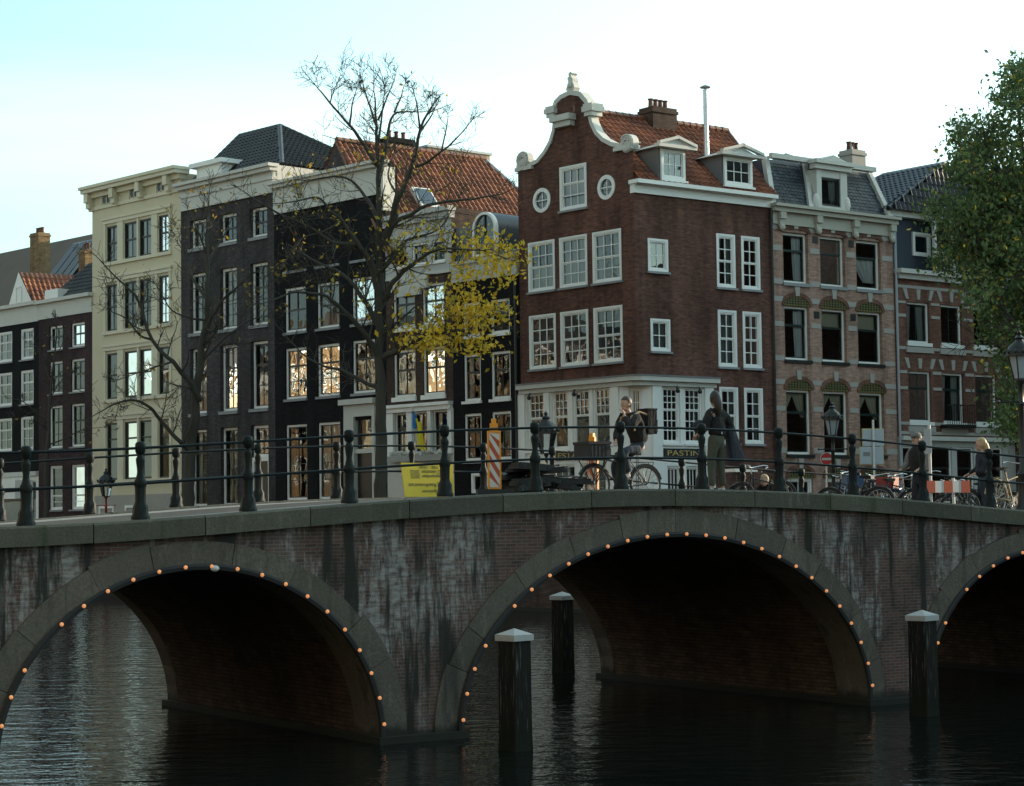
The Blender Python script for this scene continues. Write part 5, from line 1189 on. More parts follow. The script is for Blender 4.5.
# ------------------------------------------------------------------ strings of lamps along the arches
for (c, zc, a, b, n), lab in zip(ARC, ('string of small orange lamps round the left bridge arch', 'string of small orange lamps round the wide middle bridge arch', 'string of small orange lamps round the right bridge arch')):
    S = thing('light_string', lab, 'string lights', BM @ Matrix.Translation((c, -0.29, zc+b)), 'lamp strings on the arches')
    el = [(c+(a-0.005)*math.cos(math.pi*i/80), -0.275, zc+(b-0.005)*math.sin(math.pi*i/80)) for i in range(81)]
    MB().tube([(c+a-0.005,-0.275,WZ)] + el + [(c-a+0.005,-0.275,WZ)], 0.048, 6).build('cable_tube', MATS['rubber'], S, BM, True)
    L_ = 0; last = None; pos = []; fine = [(c+a*math.cos(math.pi*(1-i/1500)), zc+b*math.sin(math.pi*i/1500)) for i in range(1501)]
    acc = 0.2
    for p, q in zip(fine, fine[1:]):
        acc += math.hypot(q[0]-p[0], q[1]-p[1])
        if acc >= 0.378: acc = 0; pos.append(q)
    rnd = random.Random(9)
    for i, (x, z) in enumerate(pos):
        if rnd.random() < 0.035: continue
        MB().ball((x, -0.335, z+0.005), 0.028, n=10, m=7).build('bulb', MATS['bulb_glow'], S, BM, True)
# ------------------------------------------------------------------ mooring piles
def pile(t, n, top, label, w=0.170):
    P_ = thing('mooring_pile', label, 'mooring pile', BM @ Matrix.Translation((t, n, WZ)) @ Matrix.Rotation(rad(12), 4, 'Z'), 'mooring piles'); M = WM[P_.name]
    m = MB(); ht = top-WZ-0.10; q = w*0.93
    prof = [(-1.4, 1.04), (0.0, 1.04), (0.15, 1.0), (ht*0.5, 0.98), (ht, 0.965)]
    V = []; F = []
    oct_ = [(w,-q),(w,q),(q,w),(-q,w),(-w,q),(-w,-q),(-q,-w),(q,-w)]
    for z, s in prof: V += [(x*s, y*s, z) for x, y in oct_]
    for i in range(len(prof)-1):
        for k in range(8): F.append((i*8+k, i*8+(k+1)%8, i*8+8+(k+1)%8, i*8+8+k))
    F += [tuple(range(7,-1,-1)), tuple(range((len(prof)-1)*8, len(prof)*8))]; m.add(V, F); m.build('shaft', MATS['pile_wood'], P_, M)
    c = MB(); s = w+0.02; c.add([(-s,-s,ht-0.01),(s,-s,ht-0.01),(s,s,ht-0.01),(-s,s,ht-0.01),(-s,-s,ht+0.075),(s,-s,ht+0.075),(s,s,ht+0.075),(-s,s,ht+0.075),(0,0,ht+0.16)], [(0,1,5,4),(1,2,6,5),(2,3,7,6),(3,0,4,7),(4,5,8),(5,6,8),(6,7,8),(7,4,8),(3,2,1,0)])
    c.build('cap', MATS['pile_cap'], P_, M)
tt, nn = ((atZ(511, 750, WZ)-Vector((0,30.7,WZ))).xy.dot(BR.d), -1.75)
pile(-1.34, -2.12, 1.76, 'dark wooden mooring pile with white cap in front of the middle arch')
pile(7.04, 9.4, 1.76, 'dark wooden mooring pile with white cap behind the bridge, seen through the middle arch')
pile(6.31, -2.06, 1.75, 'dark stained mooring pile with white cap in front of the right pier')
# ------------------------------------------------------------------ water, banks, ground
structure(MB().quad((-400,-200,WZ),(400,-200,WZ),(400,500,WZ),(-400,500,WZ)).build('water', MATS['water']))
bw = lambda t, n: tuple(BR.world(t, n).xy)
QA = (2.65, 69.0); qd = (-0.667, 0.745); ql = lambda s: (QA[0]+qd[0]*s, QA[1]+qd[1]*s)
rb = [bw(T1-0.3, -90), bw(T1-0.3, 8.0), bw(23, 10.5), ql(-14), ql(170), (-140, 420), (420, 420), (420, -120)]
structure(MB().slab(rb, -1.5, SZ).build('ground', MATS['paving']))
lb = [bw(-13.6, -110), bw(-13.6, -0.4), bw(T0+0.3, -0.4), bw(T0+0.3, 150), (-240, 210), (-240, -140)]
structure(MB().slab(lb, -1.5, SZ).build('ground', MATS['paving']))
def quay(pts, label, nm='quay_wall'):
    Q = thing(nm, label, 'quay wall', TR(pts[0][0], pts[0][1], WZ)); w = MB(); c = MB()
    for p, q in zip(pts, pts[1:]):
        a, b = Vector(p), Vector(q); d = (b-a).normalized(); nv = Vector((d.y, -d.x)); L_ = (b-a).length
        M = Matrix.Translation((a.x, a.y, 0)) @ Matrix.Rotation(math.atan2(d.y, d.x), 4, 'Z')
        MB().box(0, L_, -0.06, 0.02, -1.5, SZ-0.22).build('brick_face', MATS['brick_quay'], Q, M); k = MB(); x = 0
        while x < L_: k.box(x+0.006, min(x+1.6, L_)-0.006, -0.12, 0.4, SZ-0.218, SZ+0.05); x += 1.6
        k.build('coping', MATS['arch_stone'], Q, M); MB().box(0, L_, -0.16, 0.0, WZ-0.8, WZ+0.13).build('footing', MATS['pier_base'], Q, M)
quay([ql(170), ql(-14)], 'far brick quay wall with dark waterline seen through the arches')
quay([bw(T0+0.3, 150), bw(T0+0.3, 8.0)], 'left bank brick quay wall beyond the bridge outside the view')
# ------------------------------------------------------------------ trees
def limb(mb, pts, r0, r1, n=7, sub=4):
    P_ = [Vector(p) for p in pts]; out = []
    ex = [P_[0]*2-P_[1]] + P_ + [P_[-1]*2-P_[-2]]
    for i in range(len(P_)-1):
        a, b, c, d = ex[i:i+4]
        for k in range(sub):
            t = k/sub; out.append(0.5*((2*b)+(c-a)*t+(2*a-5*b+4*c-d)*t*t+(3*b-a-3*c+d)*t**3))
    out.append(P_[-1]); m = len(out)
    out = [p + Vector((noise.noise(p*1.7), noise.noise(p*1.7+Vector((9,0,0))), noise.noise(p*1.7+Vector((0,9,0)))))*min(0.10, 0.9*(r0+(r1-r0)*i/m)) for i, p in enumerate(out)]
    rs = [r0+(r1-r0)*(i/(m-1))**0.8 for i in range(m)]
    mb.tube(out, rs, n); return out, rs
def grow(mb, start, d, L_, r, depth, rnd, tips, up=0.25, tmin=0.009):
    n = 4 if depth > 0 else 3; p = start.copy(); pts = [p.copy()]; d = d.normalized()
    for i in range(n):
        d = (d + Vector((rnd.gauss(0,.10), rnd.gauss(0,.10), rnd.gauss(0,.08)+up*0.30))).normalized(); p = p + d*(L_/n); pts.append(p.copy())
    rs = [max(tmin, r*(1-0.62*i/n)) for i in range(n+1)]; mb.tube(pts, rs, 4 if r < 0.03 else 5, cap=False)
    if depth == 0: tips.append((pts[-1], d)); tips.append((pts[1], d)); return
    nb = rnd.randint(3, 5)
    for k in range(nb):
        i = rnd.randint(1, n); a = (pts[i]-pts[i-1]).normalized(); q = a.orthogonal(); q.rotate(Matrix.Rotation(rnd.uniform(0, 6.28), 3, a))
        grow(mb, pts[i-1].lerp(pts[i], rnd.random()), (a*0.75+q*rnd.uniform(0.5,1.0)+Vector((0,0,up*0.5))), L_*rnd.uniform(0.45,0.72), rs[i]*0.6, depth-1, rnd, tips, up, tmin)
    tips.append((pts[-1], d))
def leaves(mb, spots, n, size, spread, rnd, droop=0.0):
    for i in range(n):
        c = spots[rnd.randrange(len(spots))] + Vector((rnd.gauss(0,spread), rnd.gauss(0,spread), rnd.gauss(0,spread)*0.8-droop)); s = size*rnd.uniform(0.6,1.3)
        a = Vector((rnd.gauss(0,1), rnd.gauss(0,1), rnd.gauss(0,0.7))).normalized(); b = a.orthogonal(); b.rotate(Matrix.Rotation(rnd.uniform(0,6.28), 3, a)); c2 = a.cross(b); fold = a*s*0.18
        mb.add([c-b*s, c+c2*s*0.55+fold, c+b*s*1.05, c-c2*s*0.55+fold], [(0,1,2),(0,2,3)])
def tree_px(name, label, base, Y, trunk, limbs, seed, tw, wid, leafjobs, tmin=0.009, group='canal side trees', up=0.25, depth=2):
    rnd = random.Random(seed); b = atY(base[0], base[1], Y); O = Vector((b.x, b.y, SZ))
    T = thing(name, label, 'tree', TR(O.x, O.y, SZ), group); M = Matrix.Identity(4); tips = []; pxm = Y/FPX
    W = lambda pts, dz0, dz1: [atY(x, y, Y + dz0 + (dz1-dz0)*i/max(1,len(pts)-1)) for i, (x, y) in enumerate(pts)]
    tk = MB(); P_ = [O + Vector((0,0,-0.2)), O + Vector((0.0,0,0.35))] + W(trunk, 0, 0)
    out, rs = limb(tk, P_, wid[0], wid[1], 12); tk.lathe([(wid[0]*1.5, -0.2), (wid[0]*1.25, 0.15), (wid[0]*1.0, 0.6)], O.x, O.y, 12, SZ); tk.build('trunk', MATS['bark'], T, M, True)
    br = MB(); spots = []
    def sprout(o, r_, step, L0):
        acc = 0; L0 = L0*(1.0 if r_[0] > 0.055 else 0.62)
        for i in range(2, len(o)):
            acc += (o[i]-o[i-1]).length
            if acc > step*rnd.uniform(0.6, 1.4):
                acc = 0; a = (o[i]-o[i-1]).normalized(); q = a.orthogonal(); q.rotate(Matrix.Rotation(rnd.uniform(0, 6.28), 3, a)); f = 1-0.45*i/len(o)
                grow(br, o[i], a*0.6+q+Vector((0,0,up)), L0*f*rnd.uniform(0.7,1.25), max(0.014, r_[i]*0.42), depth, rnd, tips, up, tmin)
        grow(br, o[-1], o[-1]-o[-2], L0*0.8*min(1, max(0.4, r_[-1]/0.035)), r_[-1], depth, rnd, tips, up, tmin)
    n0 = len(out)*2//5; sprout(out[n0:], rs[n0:], tw[0], tw[1])
    for pts, r0, r1, dy in limbs:
        o, r_ = limb(br, W(pts, 0, dy), r0, r1, 7); sprout(o, r_, tw[0], tw[1])
    if name == 'leafy_tree':
        for c in gb:
            for q in range(3): e = Vector((rnd.gauss(0,.28), rnd.gauss(0,.28), rnd.gauss(0.12,.25))); br.tube([c-e*0.6, c+e*0.2+Vector((0,0,0.04)), c+e], [0.010,0.008,0.005], 3, False)
    br.build('branches', MATS['bark'], T, M, True)
    for mat, n, size, sel, spread in leafjobs:
        lf = MB(); S = sel(tips, Y) if callable(sel) else sel
        if S: leaves(lf, S, n, size, spread, rnd); lf.build('foliage', MATS[mat], T, M)
    return T
def in_px(x0, x1, y0, y1):
    def f(tips, Y):
        out = []
        for p, d in tips:
            v = p - Vector((0,0,EYE)); dz = v.dot(_F); x = 512 + FPX*v.dot(_R)/dz; y = 393 - FPX*v.dot(_U)/dz
            if x0 <= x <= x1 and y0 <= y <= y1: out.append(p)
        return out
    return f
# big tree in front of the black house
blob = []; rb_ = random.Random(11)
Y2 = 79.0
def clump(cx, cy, rx, ry, n, dy=0.0, ds=0.8):
    for i in range(n):
        a = rb_.uniform(0, 6.28); q = math.sqrt(rb_.random()); blob.append(atY(cx+rx*q*math.cos(a), cy+ry*q*math.sin(a), Y2+dy+rb_.gauss(0, ds)))
for c in ((488,252,28,13,26),(470,268,22,12,14),(505,270,14,14,10),(455,322,26,13,26),(478,312,22,14,20),(425,338,24,9,18),(440,345,30,10,18),(495,316,16,10,10),(480,345,20,11,12),(460,290,10,10,5)): clump(*c, dy=-1.0)
L2 = [([(386,240),(391,222),(399,197.5),(412.7,164),(420,130)],0.20,0.06,-1.5), ([(411,168),(425,163),(441,152),(455.5,139)],0.07,0.03,-1), ([(378,172),(384,154),(387,136),(394,114),(408,112)],0.11,0.03,1), ([(376,165),(372,158),(360,140),(348.6,124),(330,103),(318,89)],0.11,0.025,-1),
      ([(381,300),(374,270),(367,255),(355,240),(342.5,222),(330,210),(318,197.5),(300,200)],0.13,0.03,-2), ([(380,300),(365,252),(348,245),(330,240),(300,222),(278,213),(262,204)],0.12,0.03,-2.5), ([(386,245),(391,228),(407,216),(425,206.6),(455.5,200.5),(480,198),(501,194)],0.13,0.02,-2),
      ([(384,300),(394,280),(407,268),(425,255.5),(440,249),(456,249)],0.12,0.04,-2), ([(386,265),(403,243),(420,236),(440,228),(455,205)],0.08,0.02,2), ([(385,357),(396,352),(407.5,344),(426,334),(445,332),(466,331),(490,329)],0.15,0.05,-1.5), ([(440,250),(460,252),(480,250),(505,258)],0.05,0.02,-1.5),
      ([(382,332),(372,312),(362,298),(352,282.7),(335,270),(318,262)],0.14,0.04,2), ([(380,358),(366,335),(345,312),(332,300),(319,294),(295,292),(278,298)],0.13,0.03,-2.5), ([(378,390),(360,380),(340,370),(319,364),(300,352)],0.10,0.03,1.5), ([(378,220),(368,200),(352,182),(335,176),(312,180)],0.09,0.025,1.5), ([(378,145),(382,115),(385,90)],0.06,0.015,1.5), ([(395,112),(401,97),(404,86)],0.05,0.015,1), ([(420,130),(417,108),(414,92)],0.05,0.015,-1), ([(442,152),(446,130),(448,115)],0.04,0.012,0), ([(350,126),(352,105),(357,88)],0.05,0.015,1), ([(330,103),(334,90),(340,76)],0.03,0.01,0), ([(377,130),(372,112),(366,95),(362,80)],0.06,0.02,1), ([(378,120),(386,100),(394,80)],0.05,0.015,-1), ([(420,132),(430,118),(437,104)],0.05,0.015,0), ([(399,198),(388,178),(392,160)],0.06,0.02,2), ([(342,222),(322,232),(300,240),(285,262)],0.06,0.02,-1)]
tree_px('canal_tree', 'tall nearly bare tree with a clump of yellow leaves before the black house', (381,505), Y2, [(381,498),(381,450),(381,400),(379,350),(379,300),(379.5,250),(379,200),(377.5,160),(376,125),(375,98)], L2, 5, (0.55, 1.9), (0.34, 0.03),
  [('leaf_yellow', 1650, 0.088, blob, 0.33), ('leaf_yellow', 420, 0.08, in_px(395,520,225,360), 0.25), ('leaf_brown', 330, 0.075, in_px(262,470,150,330), 0.18), ('leaf_yellow', 110, 0.09, in_px(330,450,140,330), 0.2), ('leaf_brown', 40, 0.065, in_px(300,470,60,150), 0.15)])
# bare tree before the grey house
L1 = [([(202,400),(196,391),(184,376),(172,362),(152.5,340),(138,299),(126,287),(109,270)],0.16,0.03,-2), ([(191,450),(184,445),(177,439),(157,415),(146,405),(133,400),(115,404),(100,412)],0.13,0.025,-2.5), ([(206,330),(212,316),(220,303),(231.6,292.7),(248.5,276.7),(269,265)],0.10,0.02,-1.5), ([(200,365),(212,350),(226,337),(240,327),(251,319.5),(268,316)],0.08,0.02,2), ([(152,340),(140,335),(125,318),(112,312)],0.06,0.02,-1), ([(208,265),(214,250),(224,236),(232,218)],0.07,0.02,1.5), ([(207,300),(196,284),(186,262),(180,240)],0.09,0.02,2), ([(207,255),(200,236),(192,218)],0.06,0.02,-1), ([(172,362),(158,366),(140,372),(118,380)],0.05,0.015,1), ([(205,320),(190,318),(172,310),(160,292)],0.06,0.02,-2)]
tree_px('canal_tree', 'bare dark tree leaning over the quay before the cream and grey houses', (187.5,505), 88.0, [(187.5,498),(190,460),(194,425),(197,395),(199,370),(203,340),(207,313),(208,285),(207.5,262),(207,235),(208,215),(209,200)], L1, 8, (0.55, 1.8), (0.33, 0.03),
  [('leaf_brown', 160, 0.075, in_px(120,290,180,380), 0.2)], 0.010)
L0 = [([(48,400),(54,392),(62,380),(74,372)],0.04,0.012,0.5), ([(48,430),(38,415),(24,402),(10,398)],0.05,0.012,-0.5), ([(48,445),(62,440),(82,430),(104,427)],0.05,0.012,-0.5), ([(50,380),(44,364),(38,350)],0.03,0.01,0.4), ([(54,360),(62,345),(66,330)],0.03,0.01,0.4), ([(48,420),(34,412),(18,420)],0.04,0.012,0.6)]
tree_px('canal_tree', 'slender bare young tree before the purple brown house at left', (46,512), 98.5, [(46,505),(46.5,470),(47.5,440),(49,410),(51,385),(54,360),(56,340),(57,325)], L0, 4, (0.7, 1.3), (0.17, 0.02), [('leaf_brown', 30, 0.07, in_px(0,110,320,450), 0.2)], 0.010)
# green tree at the right
YR = 58.0; rg = random.Random(21); gb = []
def gcl(cx, cy, rx, ry, n, dy=0):
    for i in range(n):
        a = rg.uniform(0, 6.28); q = rg.random()**0.6; gb.append(atY(cx+rx*q*math.cos(a), cy+ry*q*math.sin(a), YR+dy+rg.gauss(0, 1.1)))
for c in ((1012,92,16,22,20),(1040,110,30,50,40),(996,140,20,20,18),(962,128,12,14,9),(972,170,22,28,28),(1005,190,36,36,56),(1050,190,40,60,50),(958,215,24,22,22),(985,240,38,32,50),(1020,260,36,44,56),(1060,280,44,60,50),(948,262,12,12,6),(978,285,20,20,18),(1006,312,26,24,26),(1040,340,34,44,44),(988,335,10,10,4),(1024,385,18,36,22),(1055,400,40,44,36),(1030,432,16,16,10),(1012,352,14,22,12),(1014,398,13,26,16),(1008,424,11,14,8),(940,210,9,8,4),(1020,70,10,14,6),(975,150,18,20,20),(1000,215,30,36,36),(975,225,26,26,26),(1010,250,24,30,30)): gcl(*c, dy=rg.uniform(-1.2, 1.2))
LG = [([(1046,400),(1030,360),(1010,320),(990,280)],0.14,0.03,-1), ([(1046,380),(1040,300),(1020,230),(1000,180),(985,140)],0.16,0.03,-0.5), ([(1047,350),(1060,280),(1070,220)],0.14,0.03,1), ([(1044,300),(1030,200),(1020,130),(1014,85)],0.13,0.02,0.5), ([(1030,360),(1005,350),(975,335)],0.06,0.02,1), ([(1018,230),(990,215),(962,205),(945,205)],0.06,0.015,-0.5), ([(1046,430),(1020,410),(1000,400)],0.08,0.02,-1)]
tree_px('leafy_tree', 'dense green leafy tree at the right edge of the quay', (1049,510), YR, [(1048,490),(1047,450),(1046,400),(1046,340),(1045,280),(1042,220),(1036,160),(1030,110)], LG, 15, (0.9, 1.5), (0.28, 0.03),
  [('leaf_green', 27000, 0.060, gb, 0.25), ('leaf_yellow', 420, 0.055, gb, 0.3)], 0.008, 'canal side trees', depth=2)

# ================================================================== street furniture
def lantern(name, label, O, top, crown=0.62, mat='black_iron', postmat=None, group='crown lanterns'):
    """slender iron post with ladder bar, tapered glass lantern, crown roof and finial; O ground point, top = height of the finial"""
    L = thing(name, label, 'street lamp', TR(O[0], O[1], O[2]), group); M = WM[L.name]; k = crown/0.62; zg = top - 1.02*k
    p = MB(); p.lathe([(0.16,0),(0.16,0.18),(0.11,0.25),(0.10,0.75),(0.12,0.80),(0.065,0.90),(0.055,zg-0.5),(0.075,zg-0.46),(0.05,zg-0.40),(0.045,zg-0.12),(0.09,zg-0.06),(0.09,zg)], 0, 0, 10); p.tube([(-0.42,0,zg-0.42),(0.42,0,zg-0.42)], 0.018, 6)
    for s in (-1, 1): p.ball((0.43*s,0,zg-0.42), 0.035); 
    p.build('lamp_post', MATS[postmat or mat], L, M, True)
    f = MB(); n = 6; r0, r1 = 0.13*k, 0.24*k; z0, z1 = zg, zg+0.48*k
    for i in range(n):
        w = 2*math.pi*i/n; f.tube([(r0*math.cos(w), r0*math.sin(w), z0), (r1*math.cos(w), r1*math.sin(w), z1)], 0.014*k, 5)
    f.lathe([(r0*1.1,z0-0.02),(r0*1.1,z0+0.02)],0,0,6); f.build('lantern_frame', MATS[mat], L, M)
    g = MB(); g.lathe([(r0*0.94,z0+0.02),(r1*0.94,z1)],0,0,6); g.build('lantern_glass', MATS['sign_grey'] if crown in (0.57, 0.62) else MATS['glass_clear'], L, M)
    c = MB(); c.lathe([(0.31*k,z1),(0.31*k,z1+0.05*k),(0.27*k,z1+0.07*k),(0.24*k,z1+0.19*k),(0.10*k,z1+0.30*k),(0.08*k,z1+0.34*k),(0.10*k,z1+0.38*k),(0.03*k,z1+0.44*k),(0.05*k,z1+0.48*k),(0.01,z1+0.54*k)],0,0,12)
    for i in range(12): w = 2*math.pi*i/12; c.ball((0.31*k*math.cos(w), 0.31*k*math.sin(w), z1+0.085*k), 0.032*k, rz=0.05*k, n=6, m=5)
    c.build('crown', MATS[mat], L, M, True); return L
def ground_at(x, Y, z=SZ): p = atY(x, 500, Y); return (p.x, p.y, z)
lantern('street_lantern', 'crown lantern on a red iron post before the cream house', ground_at(106, 94.5), atY(106,468,94.5).z-SZ, 0.80, postmat='bike_red')
lantern('street_lantern', 'black crown lantern on the quay before the red corner house', ground_at(547, 72), atY(547,411,72).z-SZ, 0.92)
lantern('street_lantern', 'black crown lantern before the salmon brick house above the no entry sign', ground_at(834, 62), atY(834,402,62).z-SZ, 0.62)
p = atY(1024, 500, 38.2); lantern('street_lantern', 'grey glass crown lantern cut by the right edge of the photo', (p.x, p.y, 3.25), atY(1024,330,38.2).z-3.25, 0.57)
def on_deck(x, n, dz=-0.15, y=480):
    t = BR.uz(x, y, n)[0]; return t, n, zd(t)+dz
def deckM(x, n, dz=-0.15, ang=0.0):
    t, n, z = on_deck(x, n, dz); return BM @ Matrix.Translation((t, n, z)) @ Matrix.Rotation(ang, 4, 'Z')
# --- traffic beacons
def beacon(x, n, label, ang):
    B = thing('traffic_beacon', label, 'traffic beacon', deckM(x, n, -0.03, ang), 'red and white traffic beacons'); M = WM[B.name]
    MB().box(-0.105,0.105,-0.03,0.03,0.06,1.0).box(-0.06,0.06,-0.035,0.035,1.003,1.12).box(-0.035,0.035,-0.045,0.045,1.05,1.19).build('panel_body', MATS['orange_plastic'], B, M)
    f = MB(); f.box(-0.078,0.078,-0.036,-0.031,0.12,0.97); fo = f.build('reflective_face', MATS['sign_white'], B, M); s = MB()
    for k in range(5):
        z = 0.02+0.235*k; P_ = [(-0.078,z+0.26),(0.078,z),(0.078,z+0.118),(-0.078,z+0.378)]; P_ = [(u, min(0.97,max(0.12,q))) for u,q in P_]; s.prism(P_, -0.0385, -0.0365)
    s.build('stripe', MATS['orange_red'], fo, M)
    MB().box(-0.28,0.28,-0.17,0.17,0,0.09).build('base', MATS['rubber'], B, M)
beacon(494.5, 1.0, 'orange traffic beacon with red and white stripes left of the black block pile', rad(-25)); beacon(593, 4.9, 'orange traffic beacon with red and white stripes behind the front wheel of the cyclist', rad(-62))
# --- yellow notice turned upside down
ta, tb = BR.uz(404, 480, 1.5)[0], BR.uz(456, 480, 1.5)[0]; tm = (ta+tb)/2; w = tb-ta; z0 = BR.z(430, 496, 1.5); z1 = BR.z(430, 463, 1.5); h = z1-z0
S = thing('notice_board', 'yellow notice board leaning upside down behind the railing', 'sign', BM @ Matrix.Translation((tm, 1.5, zd(tm)-0.03)) @ Matrix.Rotation(rad(-9), 4, 'X')); M = WM[S.name]
zb = 0.02; MB().prism([(-w*0.48,zb),(w*0.46,zb),(w*0.5,zb+h*1.02),(-w*0.5,zb+h*1.05)], 0, 0.02).build('board', MATS['yellow_sign'], S, M)
for s_, z, sz in (('Afgesloten', 0.10, 0.075), ('de brug Raadhuisstraat', 0.29, 0.085), ('12 september 2022', 0.56, 0.085), ('t/m 2 oktober 2022', 0.70, 0.085), ('7:00 - 19:00', 0.86, 0.07)):
    text(S, M, s_, sz, (w*0.02, -0.003, zb+h*z+sz*0.7), 'sign_black', flip=True, align='CENTER', extr=0.001)
for sx in (-0.3, 0.3): MB().tube([(sx*w,0.35,-0.02),(sx*w,0.03,h*0.8)],0.02,6).build('prop_leg', MATS['steel'], S, M)
# --- pile of rubber base blocks
rnd = random.Random(4); ta, tb = BR.uz(503, 480, 1.55)[0], BR.uz(579, 480, 1.55)[0]
blk = None
prof_ = lambda q: 0.52*(1-abs(q-0.38)*1.05) if q < 0.8 else 0.26
for i in range(30):
    q = rnd.random(); t = ta+0.25+(tb-ta-0.5)*q; z = rnd.random()**0.8*max(0.0, prof_(q)-0.10); y = 1.6+rnd.uniform(-0.35,0.35)*(1-z)
    M = BM @ Matrix.Translation((t, y, zd(t)-0.03+z+0.02)) @ Matrix.Rotation(rnd.uniform(-0.9,0.9), 4, 'Z') @ Matrix.Rotation(rnd.uniform(-0.13,0.13), 4, 'Y') @ Matrix.Rotation(rnd.uniform(-0.12,0.12), 4, 'X') @ Matrix.Scale(rnd.uniform(0.62,0.95), 4)
    if blk is None:
        b = MB(); b.slab([(-0.40,-0.15),(-0.34,-0.20),(0.34,-0.20),(0.40,-0.15),(0.40,0.15),(0.34,0.20),(-0.34,0.20),(-0.40,0.15)], 0, 0.075); b.slab([(-0.35,-0.15),(0.35,-0.15),(0.35,0.15),(-0.35,0.15)], 0.075, 0.115)
        for u in (-0.2, 0.2): b.box(u-0.045,u+0.045,-0.21,-0.16,0.02,0.075)
        blk = b.build('rubber_block', MATS['rubber'], None, M); tag(blk, 'black rubber sign base block in the pile behind the railing', 'rubber block', 'pile of rubber base blocks')
    else: dup(blk, M, blk['label'])
# --- no entry sign, sign backs, posts, barrier
O = ground_at(827.5, 63); S = thing('no_entry_sign', 'round red no entry sign with white bar before the salmon brick house', 'traffic sign', TR(O[0], O[1], SZ, rad(8))); M = WM[S.name]; zc = atY(827.5,459,63).z-SZ
MB().tube([(0,0.03,0),(0,0.03,zc+0.1)],0.03,8).build('post', MATS['steel'], S, M); n = 28
d = MB(); d.prism([(0.20*math.cos(2*math.pi*i/n), zc+0.20*math.sin(2*math.pi*i/n)) for i in range(n)], -0.012, 0.004); do = d.build('disc', MATS['sign_red'], S, M); MB().box(-0.155,0.155,-0.016,-0.0125,zc-0.035,zc+0.035).build('bar', MATS['sign_white'], do, M)
r = MB(); r.ring([(0.205*math.cos(2*math.pi*i/n), zc+0.205*math.sin(2*math.pi*i/n)) for i in range(n)], [(0.188*math.cos(2*math.pi*i/n), zc+0.188*math.sin(2*math.pi*i/n)) for i in range(n)], -0.0145, 0.006); r.build('rim', MATS['sign_white'], do, M)
S = thing('info_sign', 'two pale grey sign panels seen from behind on a white post', 'sign', deckM(874, 8.4, -0.03, rad(-18))); M = WM[S.name]; b0 = WM[S.name].translation.z; zz = lambda y: BR.z(874, y, 8.4)-b0; kx = 1/46.0
MB().tube([(0,-0.02,0),(0,-0.02,zz(420))],0.026,8).build('post', MATS['sign_white'], S, M); MB().box(-0.24,0.27,0.01,0.03,zz(446),zz(429)).build('upper_panel', MATS['sign_grey'], S, M); MB().box(-0.31,0.25,0.01,0.03,zz(464),zz(446.6)).build('lower_panel', MATS['sign_grey'], S, M)
MB().box(-0.255,0.285,0.031,0.036,zz(446)-0.006,zz(429)+0.012).box(-0.325,0.265,0.031,0.036,zz(464)-0.012,zz(446.6)).build('panel_edge', MATS['vest_yellow'], S, M); MB().box(-0.24,-0.08,0.005,0.009,zz(456),zz(452)).build('sticker', MATS['lead_grey'], S, M)
S = thing('sign_post', 'tall white post with a grey sleeve beside the red and white barrier', 'post', deckM(930.5, 2.5)); M = WM[S.name]; zz = BR.z(930.5, 425, 2.5)-M.translation.z
MB().tube([(0,0,0),(0,0,zz)],0.028,8).build('pole', MATS['sign_white'], S, M); MB().box(-0.055,-0.03,-0.09,0.09,zz-0.55,zz-0.08).build('sign_edge', MATS['sign_grey'], S, M)
S = thing('road_barrier', 'red and white striped barrier board on two white posts', 'barrier', deckM(947, 2.1)); M = WM[S.name]; z0, z1 = BR.z(947,492.5,2.1)-M.translation.z, BR.z(947,481,2.1)-M.translation.z; t0, t1 = BR.uz(925.4,486,2.1)[0], BR.uz(969,486,2.1)[0]; tm = BR.uz(947,486,2.1)[0]
b = MB().box(t0-tm,t1-tm,-0.02,0.02,z0,z1).build('board', MATS['sign_white'], S, M)
for i in (0,2,4): x0 = t0-tm+(t1-t0)*i/5; MB().box(x0,x0+(t1-t0)/5,-0.0245,0.0245,z0-0.004,z1+0.004).build('red_band', MATS['orange_red'], b, M)
for x in (932.5, 955): u = BR.uz(x,486,2.1)[0]-tm; MB().tube([(u,0.05,0),(u,0.05,z1+(0.08 if x > 940 else 0.02))],0.03,8).build('leg', MATS['sign_white'], S, M)
T = thing('trestle_table', 'small white table top on trestle legs behind the standing woman', 'table', deckM(738, 8.2, -0.03)); M = WM[T.name]; zt = BR.z(738,469,8.2)-M.translation.z
MB().box(-0.30,0.30,-0.3,0.3,zt-0.07,zt).build('table_top', MATS['white'], T, M)
for sx in (-0.26,0.26):
    for sy in (-0.25,0.25): MB().tube([(sx,sy,0),(sx*0.9,sy*0.9,zt-0.07)],0.02,6).build('leg', MATS['black_iron'], T, M)
W = thing('weed_tuft', 'tuft of yellow green grass growing from the coping joint at left', 'plant', BM @ Matrix.Translation((BR.u(201,505), 0.24, zd(-5))))
g = MB(); rnd = random.Random(6); t = BR.u(201, 505)
for i in range(46):
    a = rnd.uniform(0,6.28); l = rnd.uniform(0.05,0.17); q = Vector((t+rnd.gauss(0,0.04), 0.22+rnd.gauss(0,0.03), zd(t)-0.01)); e = q+Vector((math.cos(a)*l*0.6, math.sin(a)*l*0.6, l)); g.add([q+Vector((-0.006,0,0)), q+Vector((0.006,0,0)), e], [(0,1,2)])
g.build('blades', MATS['leaf_brown'], W, Matrix.Identity(4))
C_ = MB(); u, z = BR.uz(214, 567, -0.3); C_.ball((u,-0.33,z-0.02),0.065,0.05,0.045,10,7); c = C_.build('marker_lamp', MATS['sign_white'], None, BM, True); tag(c, 'small white marker lamp at the crown of the left arch', 'lamp')
